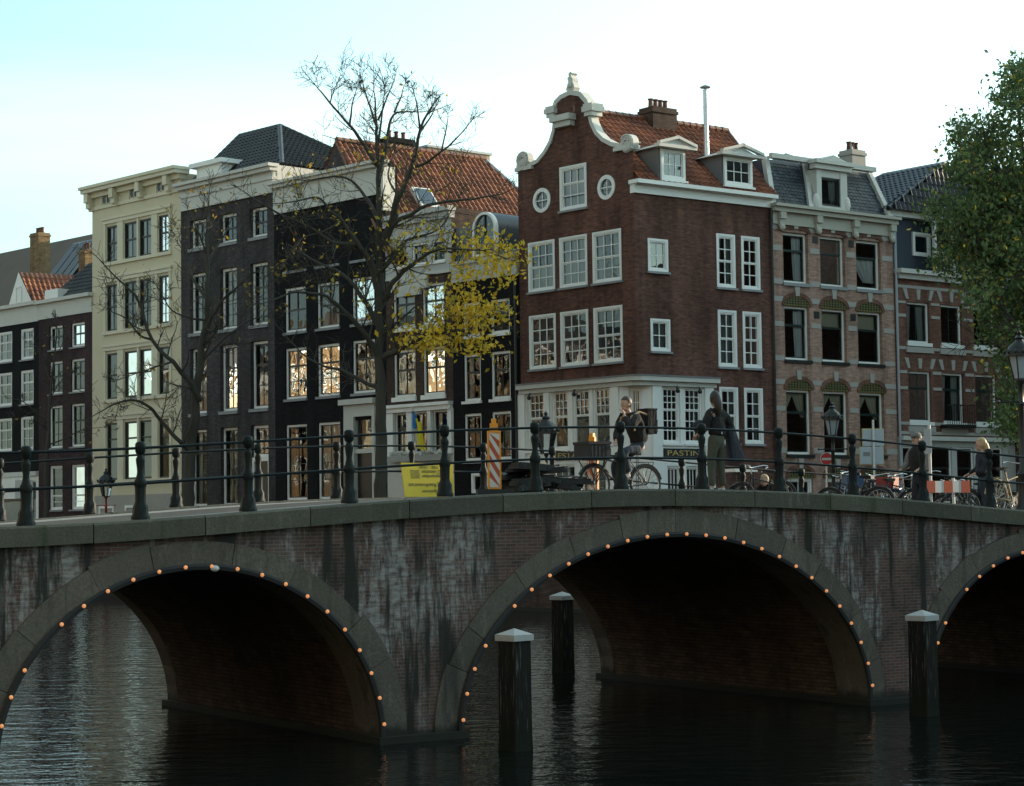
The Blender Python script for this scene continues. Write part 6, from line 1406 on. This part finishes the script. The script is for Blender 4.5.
# ================================================================== bicycles
def bicycle(label, M, mat='black_iron', crate=None, steer=0.0, basket=None, group='bicycles', tyre='rubber'):
    B = thing('bicycle', label, 'bicycle', M, group)
    def wheel(cx):
        t = MB(); t.torus((cx,0,0.345),0.325,0.021,'y',36,6); r = MB(); r.torus((cx,0,0.345),0.297,0.010,'y',36,5); r.lathe([(0.02,-0.04),(0.02,0.04)],0,0,8)
        for v in range(len(r.v)-16, len(r.v)): x,y,z = r.v[v]; r.v[v] = (cx+x, z, 0.345+y)
        for i in range(18): a = 2*math.pi*i/18; r.tube([(cx+0.02*math.cos(a+0.5),0.02*(-1)**i,0.345+0.02*math.sin(a+0.5)),(cx+0.295*math.cos(a),0,0.345+0.295*math.sin(a))],0.0035,3,False)
        w = r.build('wheel', MATS['chrome'], B, M); t.build('tyre', MATS[tyre], w, M, True)
    wheel(-0.52); wheel(0.60)
    f = MB(); bb=(0,0,0.29); hb=(0.40,0,0.60); ht=(0.35,0,0.88); st=(-0.22,0,0.84); ra=(-0.52,0,0.345)
    for a, b, r in ((bb,st,0.017),(bb,hb,0.019),((-0.15,0,0.68),(0.38,0,0.80),0.015),(hb,ht,0.021)): f.tube([a,b],r,8)
    for s in (-1,1): f.tube([ra[:1]+(0.06*s,)+ra[2:],(0,0.03*s,0.29)],0.011,6); f.tube([(-0.52,0.06*s,0.345),(-0.19,0.02*s,0.74)],0.010,6); f.tube([(0.60,0.05*s,0.345),(0.55,0.045*s,0.50),(0.41,0.03*s,0.62)],0.012,6); f.tube([(-0.52,0.07*s,0.35),(-0.66,0.07*s,0.74),(-0.25,0.06*s,0.74)],0.008,5)
    for c, a0, a1 in ((-0.52,0.0,2.9),(0.60,0.5,2.6)): f.tube([(c+0.365*math.cos(a0+(a1-a0)*i/10),0,0.345+0.365*math.sin(a0+(a1-a0)*i/10)) for i in range(11)],0.018,5)
    f.build('frame', MATS[mat], B, M, True)
    MB().tube([(0.35,0,0.86),(0.335,0,1.00)],0.014,6).tube([(0.12,-0.27,1.03),(0.22,-0.26,1.05),(0.32,-0.12,1.02),(0.335,0,1.0),(0.32,0.12,1.02),(0.22,0.26,1.05),(0.12,0.27,1.03)],0.012,6).build('handlebar', MATS['chrome'], B, M, True)
    s = MB(); s.add([(-0.38,-0.10,0.93),(-0.38,0.10,0.93),(-0.2,0.06,0.94),(-0.08,0.02,0.93),(-0.08,-0.02,0.93),(-0.2,-0.06,0.94),(-0.38,-0.08,0.87),(-0.38,0.08,0.87),(-0.2,0.04,0.88),(-0.08,0.015,0.90),(-0.08,-0.015,0.90),(-0.2,-0.04,0.88)], [(0,1,2,5),(5,2,3,4),(6,11,8,7),(11,10,9,8),(0,6,7,1),(1,7,8,2),(2,8,9,3),(3,9,10,4),(4,10,11,5),(5,11,6,0)]); s.tube([(-0.22,0,0.83),(-0.235,0,0.9)],0.014,6); s.build('saddle', MATS['sash_dark'], B, M)
    c = MB(); c.lathe([(0.09,-0.008),(0.09,0.008)],0,0,16); n0 = len(c.v)
    for v in range(n0): x,y,z = c.v[v]; c.v[v] = (x, -0.05+z, 0.29+y)
    c.tube([(0,-0.06,0.29),(0.06,-0.08,0.14)],0.010,5); c.tube([(0,0.06,0.29),(-0.06,0.08,0.44)],0.010,5); c.box(0.01,0.11,-0.17,-0.08,0.125,0.15); c.box(-0.11,-0.01,0.08,0.17,0.425,0.45); c.build('crank', MATS['chrome'], B, M)
    if crate:
        k = MB(); x0,x1,y0,y1,z0,z1 = 0.40,0.86,-0.24,0.24,0.78,1.10; k.box(x0,x1,y0,y1,z0,z0+0.02)
        for a in ((x0,x1,y0,y0+0.015),(x0,x1,y1-0.015,y1),(x0,x0+0.015,y0+0.016,y1-0.016),(x1-0.015,x1,y0+0.016,y1-0.016)): k.box(*a,z0+0.021,z1)
        k.box(x0-0.015,x1+0.015,y0-0.015,y0,z1-0.05,z1); k.box(x0-0.015,x1+0.015,y1,y1+0.015,z1-0.05,z1); k.box(x1,x1+0.014,y0,y1,z1-0.05,z1)
        for i in range(5): k.box(x0+0.06+0.08*i,x0+0.09+0.08*i,y1+0.001,y1+0.006,z0+0.05,z1-0.07); k.box(x0+0.06+0.08*i,x0+0.09+0.08*i,y0-0.006,y0-0.001,z0+0.05,z1-0.07)
        ko = k.build('crate', MATS[crate], B, M); kk = MB()
        for s in (-1,1): kk.tube([(0.42,0.16*s,0.78),(0.60,0.06*s,0.345)],0.010,5); kk.tube([(0.82,0.16*s,0.78),(0.60,0.06*s,0.345)],0.010,5)
        kk.tube([(0.36,0,0.78),(0.86,0,0.78)],0.012,5); kk.build('carrier', MATS['black_iron'], ko, M)
    if basket:
        k = MB(); k.box(-0.74,-0.36,-0.19,0.19,0.76,0.78)
        for a in ((-0.74,-0.36,-0.19,-0.175),(-0.74,-0.36,0.175,0.19),(-0.74,-0.725,-0.174,0.174),(-0.375,-0.36,-0.174,0.174)): k.box(*a,0.781,1.0)
        k.build('crate', MATS[basket], B, M)
    return B
t0, t1 = BR.uz(577,475,3.9)[0], BR.uz(661,475,3.9)[0]; tm = (t0+t1)/2; sc = (t1-t0)/1.79
CM = BM @ Matrix.Translation((tm+0.045, 3.9, zd(tm)-0.15)) @ Matrix.Rotation(math.pi, 4, 'Z')
bicycle('black city bicycle with a black crate in front, ridden by the man', CM, 'black_iron', crate='rubber')
for x, n, a, mt, cr, bk, lab in ((752,8.0,12,'black_iron',None,None,'black bicycle parked beside the small white table'),(843,7.9,70,'bike_blue',None,'bike_blue','bicycle with blue crate behind the saddle right of the no entry sign'),(868,7.6,60,'black_iron',None,None,'dark bicycle parked under the grey sign backs'),(897,7.2,25,'chrome',None,'bike_red','bicycle with red crate behind the saddle left of the man in the cap'),(941,3.6,160,'black_iron',None,None,'bicycle with sunlit handlebar behind the red and white barrier'),(985,3.9,150,'black_iron',None,None,'bicycle held by the blonde woman'),(1012,1.5,10,'bike_tan',None,None,'sunlit tan bicycle at the right edge of the bridge'),(764,7.0,100,'black_iron',None,None,'dark bicycle standing beside the crouching person'),(856,6.7,115,'black_iron',None,None,'dark bicycle leaning crosswise under the grey sign backs'),(882,6.9,80,'bike_blue',None,None,'dark blue bicycle between the grey sign backs and the red crate'),(909,6.3,120,'black_iron',None,None,'dark bicycle just left of the man in the cap'),(957,5.6,75,'black_iron',None,None,'dark bicycle behind the barrier, near the blonde woman'),(970,4.8,110,'black_iron',None,None,'dark bicycle crosswise behind the right end of the barrier'),(1000,5.2,60,'black_iron',None,None,'dark bicycle between the blonde woman and the tan bicycle')):
    bicycle(lab, deckM(x, n, -0.15 if 1.9 < n < BW-1.9 else -0.03, rad(a)), mt, crate=cr, basket=bk)
# ================================================================== people
def skin(name, verts, edges, mat, P, M, sub=2, extra=None, root=0):
    me = bpy.data.meshes.new(name); me.from_pydata([v[0] for v in verts], edges, [])
    o = bpy.data.objects.new('tmp_skin', me); COL.objects.link(o)
    md = o.modifiers.new('s', 'SKIN'); md.use_smooth_shade = True; md.branch_smoothing = 0.4
    lay_ = me.skin_vertices[0].data
    for i, v in enumerate(verts):
        r = v[1]; lay_[i].radius = r if isinstance(r, tuple) else (r, r); lay_[i].use_root = (i == root)
    if sub: q = o.modifiers.new('b', 'SUBSURF'); q.levels = sub; q.render_levels = sub
    bpy.context.view_layer.update(); me2 = bpy.data.meshes.new_from_object(o.evaluated_get(bpy.context.evaluated_depsgraph_get()))
    bpy.data.objects.remove(o); bpy.data.meshes.remove(me)
    if extra:
        b = bmesh.new(); b.from_mesh(me2); t = bpy.data.meshes.new('t'); t.from_pydata(extra.v, [], extra.f); b.from_mesh(t); bmesh.ops.recalc_face_normals(b, faces=b.faces[:]); b.to_mesh(me2); b.free(); bpy.data.meshes.remove(t)
    me2.polygons.foreach_set('use_smooth', [True]*len(me2.polygons)); me2.name = name
    return put(name, me2, MATS[mat], P, M)
def person(label, M, J, coat, trou, shoe, hair, hairlong=0.0, cap=None, face=0.0, tilt=0.0, gender=1.0, group='people on the bridge'):
    """J: pelvis, chest, neck, head, and l/r sh el wr hip kn an toe (x forward, y left, z up)"""
    P = thing('person', label, 'person', M, group); V = lambda k: Vector(J[k]); g = gender
    vs = []; es = []; ix = {}
    def add(k, co, r, pa=None):
        ix[k] = len(vs); vs.append((tuple(co), r)); 
        if pa is not None: es.append((ix[pa], ix[k]))
    add('pel', V('pelvis'), 0.075); add('wst', V('pelvis').lerp(V('chest'), 0.45), 0.08*g, 'pel'); add('chs', V('chest'), 0.095*g, 'wst'); add('nk', V('neck'), 0.05, 'chs'); add('hd', V('neck').lerp(V('head'), 0.6), 0.055, 'nk')
    for s in 'lr':
        add(s+'sh', V(s+'sh'), 0.042*g, 'chs'); add(s+'el', V(s+'el'), 0.030*g, s+'sh'); add(s+'wr', V(s+'wr'), 0.027, s+'el')
        d = (V(s+'wr')-V(s+'el')).normalized(); side = d.cross(Vector((0,0,1))); side = side.normalized() if side.length > 0.1 else Vector((0,1,0)); up = side.cross(d)
        pc = V(s+'wr')+d*0.06; add(s+'pm', pc, (0.032, 0.020), s+'wr')
        for q in range(4):
            o = (q-1.5)*0.019; L_ = (0.034,0.040,0.037,0.028)[q]; a = pc+d*0.03+side*o; add(s+'f%da'%q, a, 0.0095, s+'pm'); add(s+'f%db'%q, a+d*L_-up*0.012, 0.0085, s+'f%da'%q); add(s+'f%dc'%q, a+d*L_*1.5-up*0.036, 0.0075, s+'f%db'%q)
        a = pc-d*0.02+side*0.034; add(s+'t0', a, 0.011, s+'pm'); add(s+'t1', a+d*0.03+side*0.016-up*0.008, 0.0095, s+'t0')
        add(s+'hp', V(s+'hip'), 0.046, 'pel'); add(s+'kn', V(s+'kn'), 0.040, s+'hp'); add(s+'an', V(s+'an'), 0.030, s+'kn'); add(s+'to', V(s+'toe'), 0.03, s+'an')
    H = V('head'); R = Matrix.Rotation(face, 3, 'Z') @ Matrix.Rotation(tilt, 3, 'Y'); hm = MB(); hm.ball((0,0,0.012), 0.098, 0.077, 0.118, 18, 14); hm.ball((0.025,0,-0.062), 0.066, 0.054, 0.058, 14, 9)
    hm.add([(0.092,-0.008,0.012),(0.092,0.008,0.012),(0.120,0.013,-0.028),(0.120,-0.013,-0.028),(0.088,0.013,-0.036),(0.088,-0.013,-0.036)], [(0,1,2,3),(3,2,4,5),(1,4,2),(0,3,5),(0,5,4,1)])
    hm.ball((0.086,0,-0.062),0.012,0.022,0.008,10,6)
    for s in (-1,1): hm.ball((0.0,0.079*s,-0.005),0.022,0.009,0.034,10,7)
    hm.v = [tuple(H + R @ Vector(v)) for v in hm.v]
    body = skin('body', vs, es, 'skin', P, M, 2, hm)
    e = MB()
    for s in (-1,1): e.ball((0.085,0.031*s,0.014),0.012,0.014,0.009,8,6)
    e.v = [tuple(H + R @ Vector(v)) for v in e.v]; e.build('eyes', MATS['sash_dark'], body, M, True)
    h = MB(); h.ball((-0.016,0,0.032),0.112,0.090,0.122,18,14)
    h.v = [v for v in h.v]; keep = [v for v in h.v]
    h.v = [tuple(H + R @ Vector((x if not (z < 0.06 and x > 0.0) else 0.0, y, max(z, -0.07)))) for x, y, z in keep]
    if hairlong:
        a = H + R @ Vector((-0.075,0,0.02)); h.tube([a, a+Vector((-0.035,0,-0.10)), a+Vector((-0.05,0.0,-0.2)), a+Vector((-0.03,0,-0.2-hairlong))], [0.075,0.072,0.055,0.02], 10)
    h.build('hair', MATS[hair], P, M, True)
    if cap:
        c = MB(); c.ball((0,0,0.06),0.112,0.096,0.085,16,10); c.add([(0.08,-0.07,0.06),(0.17,-0.05,0.05),(0.17,0.05,0.05),(0.08,0.07,0.06),(0.08,-0.07,0.072),(0.17,-0.05,0.06),(0.17,0.05,0.06),(0.08,0.07,0.072)], [(0,1,2,3),(7,6,5,4),(0,4,5,1),(1,5,6,2),(2,6,7,3)]); c.v = [tuple(H + R @ Vector(v)) for v in c.v]; c.build('cap', MATS[cap], P, M, True)
    # clothes follow the body
    vs2 = [(tuple(V('pelvis')+Vector((0,0,0.02))), 0.195), (tuple(V('pelvis').lerp(V('chest'),0.45)), 0.180*g), (tuple(V('chest')), 0.225*g), (tuple(V('neck')-Vector((0,0,0.01))), 0.092)]; e2 = [(0,1),(1,2),(2,3)]
    for s in 'lr':
        k = len(vs2); vs2 += [(tuple(V(s+'sh')), 0.112*g), (tuple(V(s+'el')), 0.086*g), (tuple(V(s+'wr').lerp(V(s+'el'),0.08)), 0.062)]; e2 += [(2,k),(k,k+1),(k+1,k+2)]
    jk = skin('jacket', vs2, e2, coat, P, M, 2)
    for v in jk.data.vertices: q = v.co*7; v.co += Vector((noise.noise(q), noise.noise(q+Vector((5,0,0))), noise.noise(q*1.6)*0.6))*0.028
    vs3 = [(tuple(V('pelvis')+Vector((0,0,-0.02))), 0.165), (tuple(V('pelvis').lerp(V('chest'),0.35)), 0.15)]; e3 = [(0,1)]
    for s in 'lr':
        k = len(vs3); vs3 += [(tuple(V(s+'hip').lerp(V(s+'kn'),0.22)), 0.118*g), (tuple(V(s+'kn')), 0.086*g), (tuple(V(s+'an').lerp(V(s+'kn'),0.06)), 0.072*g)]; e3 += [(0,k),(k,k+1),(k+1,k+2)]
    skin('trousers', vs3, e3, trou, P, M, 2)
    for s in 'lr':
        a, t_ = V(s+'an'), V(s+'toe'); d = (t_-a); skin('shoe', [(tuple(a-Vector((0,0,0.02))-d*0.15), 0.046), (tuple(a.lerp(t_,0.5)-Vector((0,0,0.01))), 0.045), (tuple(t_+d*0.15), 0.036)], [(0,1),(1,2)], shoe, P, M, 2)
    return P
# cyclist eating
JC = dict(pelvis=(-0.34,0,1.02), chest=(-0.17,0,1.44), neck=(-0.07,0,1.64), head=(-0.02,0,1.785), lsh=(-0.13,0.20,1.55), lel=(0.09,0.27,1.33), lwr=(0.10,0.11,1.59), rsh=(-0.13,-0.20,1.55), rel=(-0.02,-0.29,1.26), rwr=(0.12,-0.13,1.13), lhip=(-0.31,0.10,0.99), lkn=(0.10,0.15,0.93), lan=(-0.03,0.13,0.52), ltoe=(0.12,0.14,0.46), rhip=(-0.31,-0.10,0.99), rkn=(0.12,-0.12,0.70), ran=(0.02,-0.12,0.26), rtoe=(0.17,-0.13,0.21))
JC = {k_: ((v_[0]-(0.10 if v_[2] > 0.95 else 0.04), v_[1], v_[2])) for k_, v_ in JC.items()}
person('man in black jacket and dark jeans cycling left with a hand at his mouth', CM, JC, 'cloth_black', 'denim', 'shoe_white', 'hair_brown', tilt=0.12)
bp = thing('backpack', 'square black backpack with tan straps on the back of the cyclist', 'backpack', CM @ Matrix.Translation((-0.07, 0, -0.02))); CB = WM[bp.name]; m = MB(); m.box(-0.62,-0.42,-0.16,0.16,1.27,1.70); m.box(-0.655,-0.623,-0.13,0.13,1.31,1.53); m.box(-0.63,-0.41,-0.165,0.165,1.703,1.735)
bb_ = m.build('bag_body', MATS['cloth_black'], bp, CB)
for s in (-1,1): MB().tube([(-0.42,0.13*s,1.62),(-0.24,0.15*s,1.665),(-0.05,0.16*s,1.57),(-0.03,0.17*s,1.44),(-0.10,0.19*s,1.32)],[0.022]*5,6).build('strap', MATS['tan_strap'], bp, CB, True)
# standing woman
WMx = deckM(717.5, 0.95, -0.03, rad(102))
JW = dict(pelvis=(0,0,0.92), chest=(-0.01,0,1.27), neck=(0.0,0,1.44), head=(0.03,0,1.575), lsh=(-0.01,0.165,1.36), lel=(0.02,0.27,1.10), lwr=(0.20,0.24,1.00), rsh=(-0.01,-0.165,1.36), rel=(-0.08,-0.30,1.14), rwr=(0.10,-0.24,1.08), lhip=(0,0.09,0.88), lkn=(0.03,0.12,0.48), lan=(-0.01,0.145,0.085), ltoe=(0.13,0.17,0.04), rhip=(0,-0.085,0.88), rkn=(0.01,-0.095,0.48), ran=(-0.04,-0.10,0.085), rtoe=(0.11,-0.12,0.04))
person('woman in black top and green trousers standing at the railing with her back turned', WMx, JW, 'cloth_black', 'khaki', 'shoe_white', 'hair_dark', hairlong=0.16, face=-0.5, gender=0.86)
c = MB(); V = []; F = []; n, mm = 14, 12
for j in range(mm+1):
    t = j/mm
    for i in range(n):
        a = 2*math.pi*i/n; wx, wy = 0.07+0.05*t, 0.10+0.07*t; f_ = 1+0.16*math.sin(3*a+2*t); V.append((-0.02+wx*math.cos(a)*f_-0.06*t, -0.30+wy*math.sin(a)*f_-0.09*t, 1.17-0.62*t+0.03*math.sin(2*a)*t))
for j in range(mm):
    for i in range(n): F.append((j*n+i, j*n+(i+1)%n, (j+1)*n+(i+1)%n, (j+1)*n+i))
F += [tuple(range(n-1,-1,-1)), tuple(range(mm*n, mm*n+n))]; c.add(V, F); c = c.build('coat', MATS['cloth_navy'], None, WMx, True); tag(c, 'dark coat hanging over the right arm of the standing woman', 'coat')
hb_ = thing('handbag', 'dark rounded handbag held at the left side of the standing woman', 'handbag', WMx); m = MB(); m.ball((0.12,0.30,1.12),0.13,0.085,0.115,14,10); m.build('bag_body', MATS['cloth_navy'], hb_, WMx, True); MB().tube([(0.03,0.30,1.18),(0.02,0.24,1.34),(-0.02,0.16,1.43),(-0.08,0.12,1.38),(0.10,0.27,1.20)],0.012,6).build('strap', MATS['cloth_black'], hb_, WMx, True)
MB().box(-0.137,-0.128,-0.05,0.03,0.99,1.03).build('belt_label', MATS['sign_white'], bpy.data.objects[[o.name for o in bpy.data.objects if o.get('label','').startswith('woman in black top')][0]], WMx)
def stand(h=1.0, lean=0.0): 
    J = dict(pelvis=(0,0,0.95), chest=(0.02+lean,0,1.34), neck=(0.03+lean,0,1.52), head=(0.05+lean*1.2,0,1.66), lsh=(0.01+lean,0.19,1.43), lel=(0.05+lean,0.27,1.15), lwr=(0.26+lean,0.24,1.06), rsh=(0.01+lean,-0.19,1.43), rel=(0.05+lean,-0.27,1.15), rwr=(0.26+lean,-0.24,1.06), lhip=(0,0.095,0.9), lkn=(0.02,0.1,0.48), lan=(-0.02,0.1,0.085), ltoe=(0.13,0.11,0.04), rhip=(0,-0.095,0.9), rkn=(0.06,-0.1,0.49), ran=(-0.0,-0.1,0.085), rtoe=(0.15,-0.11,0.04))
    return {k: tuple(q*h for q in v) for k, v in J.items()}
person('man in grey shirt, dark vest and cap standing with a bicycle behind the barrier', deckM(921, 3.4, -0.15, rad(185)), stand(0.98, 0.05), 'cloth_grey', 'cloth_navy', 'rubber', 'hair_brown', cap='cloth_grey')
Mv = deckM(921, 3.4, -0.15, rad(185)); vt = MB(); vt.lathe([(0.17,0.98),(0.19,1.2),(0.20,1.38),(0.11,1.50)],0.05,0,14); v_ = vt.build('vest', MATS['cloth_black'], bpy.data.objects[[o.name for o in bpy.data.objects if o.get('label','').startswith('man in grey shirt')][0]], Mv, True)
person('blonde woman in a dark coat walking with a bicycle near the right edge', deckM(984, 3.3, -0.15, rad(150)), stand(0.97), 'cloth_navy', 'denim', 'rubber', 'hair_blond', hairlong=0.1, gender=0.9)
JK = dict(pelvis=(-0.08,0,0.30), chest=(0.10,0,0.60), neck=(0.17,0,0.73), head=(0.24,0,0.80), lsh=(0.10,0.17,0.65), lel=(0.25,0.22,0.42), lwr=(0.40,0.16,0.30), rsh=(0.10,-0.17,0.65), rel=(0.25,-0.22,0.42), rwr=(0.40,-0.16,0.30), lhip=(-0.05,0.09,0.30), lkn=(0.28,0.13,0.46), lan=(0.06,0.12,0.085), ltoe=(0.20,0.13,0.04), rhip=(-0.05,-0.09,0.30), rkn=(0.26,-0.13,0.44), ran=(0.04,-0.12,0.085), rtoe=(0.18,-0.13,0.04))
KM = deckM(770, 8.0, -0.03, rad(200)); person('person crouching beside the parked bicycles near the no entry sign', KM, JK, 'cloth_black', 'cloth_navy', 'rubber', 'hair_blond')
b = MB(); b.ball((-0.06,0.0,0.60),0.10,0.15,0.17,12,9); b = b.build('shoulder_bag', MATS['vest_yellow'], None, KM, True); tag(b, 'yellow bag on the back of the crouching person', 'bag')
# ================================================================== the rest of the street, outside the picture: it shades the canal and shows in the window panes
def plain_house(M, w, h, d, mat, rows, label, first, wins=True):
    hs = [(0.7+(w-1.4)*(i+0.5)/3-0.62, 0.7+(w-1.4)*(i+0.5)/3+0.62, z, z+2.1) for i in range(3) for z in [SZ+1.2+3.6*k for k in range(rows)] ] if wins else []
    H = thing('canal_house', label, 'house', M, 'canal houses outside the view')
    class PP: pass
    p = PP(); p.M = M
    wall_mb(MB(), 0, w, SZ-0.2, h, hs, 0.2).build('front_wall', MATS[mat], H, M); shell(MB(), 0, w, d, SZ-0.2, h).build('side_wall', MATS[mat], H, M)
    for q in hs:
        m = MB(); m.ring(rect(*q), rect(q[0]+0.12,q[1]-0.12,q[2]+0.12,q[3]-0.12), 0.05, 0.15); m.box(q[0]+0.12,q[1]-0.12,0.06,0.12,(q[2]+q[3])/2-0.04,(q[2]+q[3])/2+0.04); m.box((q[0]+q[1])/2-0.03,(q[0]+q[1])/2+0.03,0.07,0.11,q[2]+0.12,q[3]-0.12); wo = m.build('window', MATS['white'], H, M)
        g = MB(); g.quad((q[0]+0.12,0.13,q[2]+0.12),(q[1]-0.12,0.13,q[2]+0.12),(q[1]-0.12,0.13,q[3]-0.12),(q[0]+0.12,0.13,q[3]-0.12)); g.build('pane', MATS['glass_clear'], wo, M)
    k = MB(); moulding(k, 0, w, [(h, h+0.5, 0.35)]); k.build('cornice', MATS['white'], H, M)
    r = MB(); r.prism([(0,h+0.5),(w,h+0.5),(w/2,h+3.2)], 0.3, d); r.build('roof', MATS['tile_dark'] if mat != 'brick_sun' else MATS['roof_felt'], H, M)
    return H
rnd = random.Random(17); n = -64.0
ML = ['brick_sun','cream_wall','brick_sun','beige_plaster','brick_sun','brick_grey','beige_plaster']; i = 0
while n < 118:
    w = rnd.uniform(6.2, 8.2); h = SZ + rnd.choice((12.5, 14.0, 15.5, 16.5)); P_ = BR.world(-22.5, n); a = BR.ang + rad(90)
    plain_house(TR(P_.x, P_.y, 0, a) @ Matrix.Diagonal((1,1,1,1)), w, h, 9, ML[i % 7], 4, 'left bank canal house outside the view, seen only in window panes', None, n > 22) ; n += w + 0.02; i += 1
def block(name, t0, t1, n0, n1, h, label, mat='brick_brown'):
    M = BM @ Matrix.Translation((t0, n0, 0)); B = thing(name, label, 'building', BM @ Matrix.Translation((t0, n0, SZ))); w = MB(); w.box(0, t1-t0, 0, n1-n0, SZ-0.2, h); w.build('wall', MATS[mat], B, M); r = MB(); r.box(-0.3, t1-t0+0.3, -0.3, n1-n0+0.3, h, h+0.4); r.build('cornice', MATS['stone_band'], B, M)
block('unseen_block', 42, 54, -70, -2.2, 21, 'brick street block on the right bank outside the view')
block('unseen_block', 110, 122, -90, -14, 26, 'unseen wide brick block added far behind the right bank to darken window reflections')  # added so the side windows mirror a dark wall, not bright sky
block('unseen_block', 110, 120, -13, 14, 9.5, 'unseen low brick block added far down the side street to darken window reflections')  # added to hide the horizon glow from the shop panes
block('unseen_block', 72, 86, 3.6, SHADE_N, SHADE_H, 'tall brick block at the end of the side street outside the view')
# ================================================================== light, sky, camera
SUN_AZ, SUN_EL = rad(62), rad(13)
sd = Vector((math.sin(SUN_AZ)*math.cos(SUN_EL), math.cos(SUN_AZ)*math.cos(SUN_EL), math.sin(SUN_EL)))
sl_ = bpy.data.lights.new('sun', 'SUN'); sl_.energy = 4.2; sl_.angle = rad(0.53); sl_.color = (1.0, 0.80, 0.58); so = bpy.data.objects.new('sun', sl_); COL.objects.link(so); so.rotation_euler = sd.to_track_quat('Z', 'Y').to_euler(); so.location = (60, 60, 80)
wd = bpy.data.worlds.new('World'); SC.world = wd; wd.use_nodes = True; nt = wd.node_tree; L = nt.links.new
bg = nt.nodes['Background']; sk = nt.nodes.new('ShaderNodeTexSky'); sk.sky_type = 'NISHITA'; sk.sun_disc = False; sk.sun_elevation = SUN_EL; sk.sun_rotation = SUN_AZ; sk.air_density = 1.0; sk.dust_density = 1.2; sk.ozone_density = 1.0
tc = nt.nodes.new('ShaderNodeTexCoord'); mp = nt.nodes.new('ShaderNodeMapping'); mp.inputs['Scale'].default_value = (1.5, 1.5, 10.0); L(tc.outputs['Generated'], mp.inputs[0])
nz = noise_tex(nt, mp.outputs[0], 1.4, 5, 0.5); sp_ = nt.nodes.new('ShaderNodeSeparateXYZ'); L(tc.outputs['Generated'], sp_.inputs[0])
band = ramp(nt, [(0.130, 0.0), (0.180, 0.17), (0.188, 0.17), (0.235, 0.0), (0.5, 0.0)], 'EASE'); L(sp_.outputs[2], band.inputs[0])
ad = nt.nodes.new('ShaderNodeMath'); ad.operation = 'ADD'; L(nz, ad.inputs[0]); L(band.outputs[0], ad.inputs[1]); cr = ramp(nt, [(0.45, 0.20), (1.02, 1)]); L(ad.outputs[0], cr.inputs[0])
dt = nt.nodes.new('ShaderNodeVectorMath'); dt.operation = 'DOT_PRODUCT'; L(tc.outputs['Generated'], dt.inputs[0]); dt.inputs[1].default_value = (math.sin(SUN_AZ), math.cos(SUN_AZ), 0)
veil = nt.nodes.new('ShaderNodeMapRange'); veil.interpolation_type = 'SMOOTHSTEP'; L(dt.outputs['Value'], veil.inputs[0])
for i_, v_ in enumerate((VEIL[0], VEIL[1], VEIL[2], VEIL[3])): veil.inputs[1+i_].default_value = v_
vs0 = nt.nodes.new('ShaderNodeVectorMath'); vs0.operation = 'SCALE'; L(sk.outputs[0], vs0.inputs[0]); L(veil.outputs[0], vs0.inputs['Scale'])
cl = mixc(nt, cr.outputs[0], vs0.outputs[0], CLOUD)
hue = mixc(nt, veil.outputs[0], (0.97, 1.0, 1.02), SKYTINT)
nt.nodes[-1].clamp_factor = True
tint = mixc(nt, 1.0, cl, hue, 'MULTIPLY'); L(tint, bg.inputs['Color']); bg.inputs['Strength'].default_value = 0.12
cam = bpy.data.cameras.new('camera'); co = bpy.data.objects.new('camera', cam); COL.objects.link(co); cam.sensor_width = 36; cam.lens = 36*FPX/1024; cam.clip_start = 0.5; cam.clip_end = 3000
Mc = Matrix.Identity(4)
for i, a in enumerate((_R, _U, -_F)):
    for j in range(3): Mc[j][i] = a[j]
Mc.translation = (0, 0, EYE); co.matrix_world = Mc; SC.camera = co
vs_ = SC.view_settings; vs_.view_transform = 'Standard'; vs_.look = 'None'; vs_.exposure = EXPO; vs_.gamma = 1.0; vs_.use_curve_mapping = False
SC.render.engine = 'CYCLES'; SC.cycles.max_bounces = 6; SC.cycles.diffuse_bounces = 3; SC.cycles.glossy_bounces = 4; SC.cycles.transparent_max_bounces = 10; SC.cycles.caustics_reflective = False; SC.cycles.caustics_refractive = False
SC.cycles.use_denoising = True; SC.cycles.sample_clamp_indirect = 6
SC.render.resolution_x = 1024; SC.render.resolution_y = 786
for o in list(bpy.data.objects):
    if o.type == 'EMPTY' and not o.children: bpy.data.objects.remove(o)
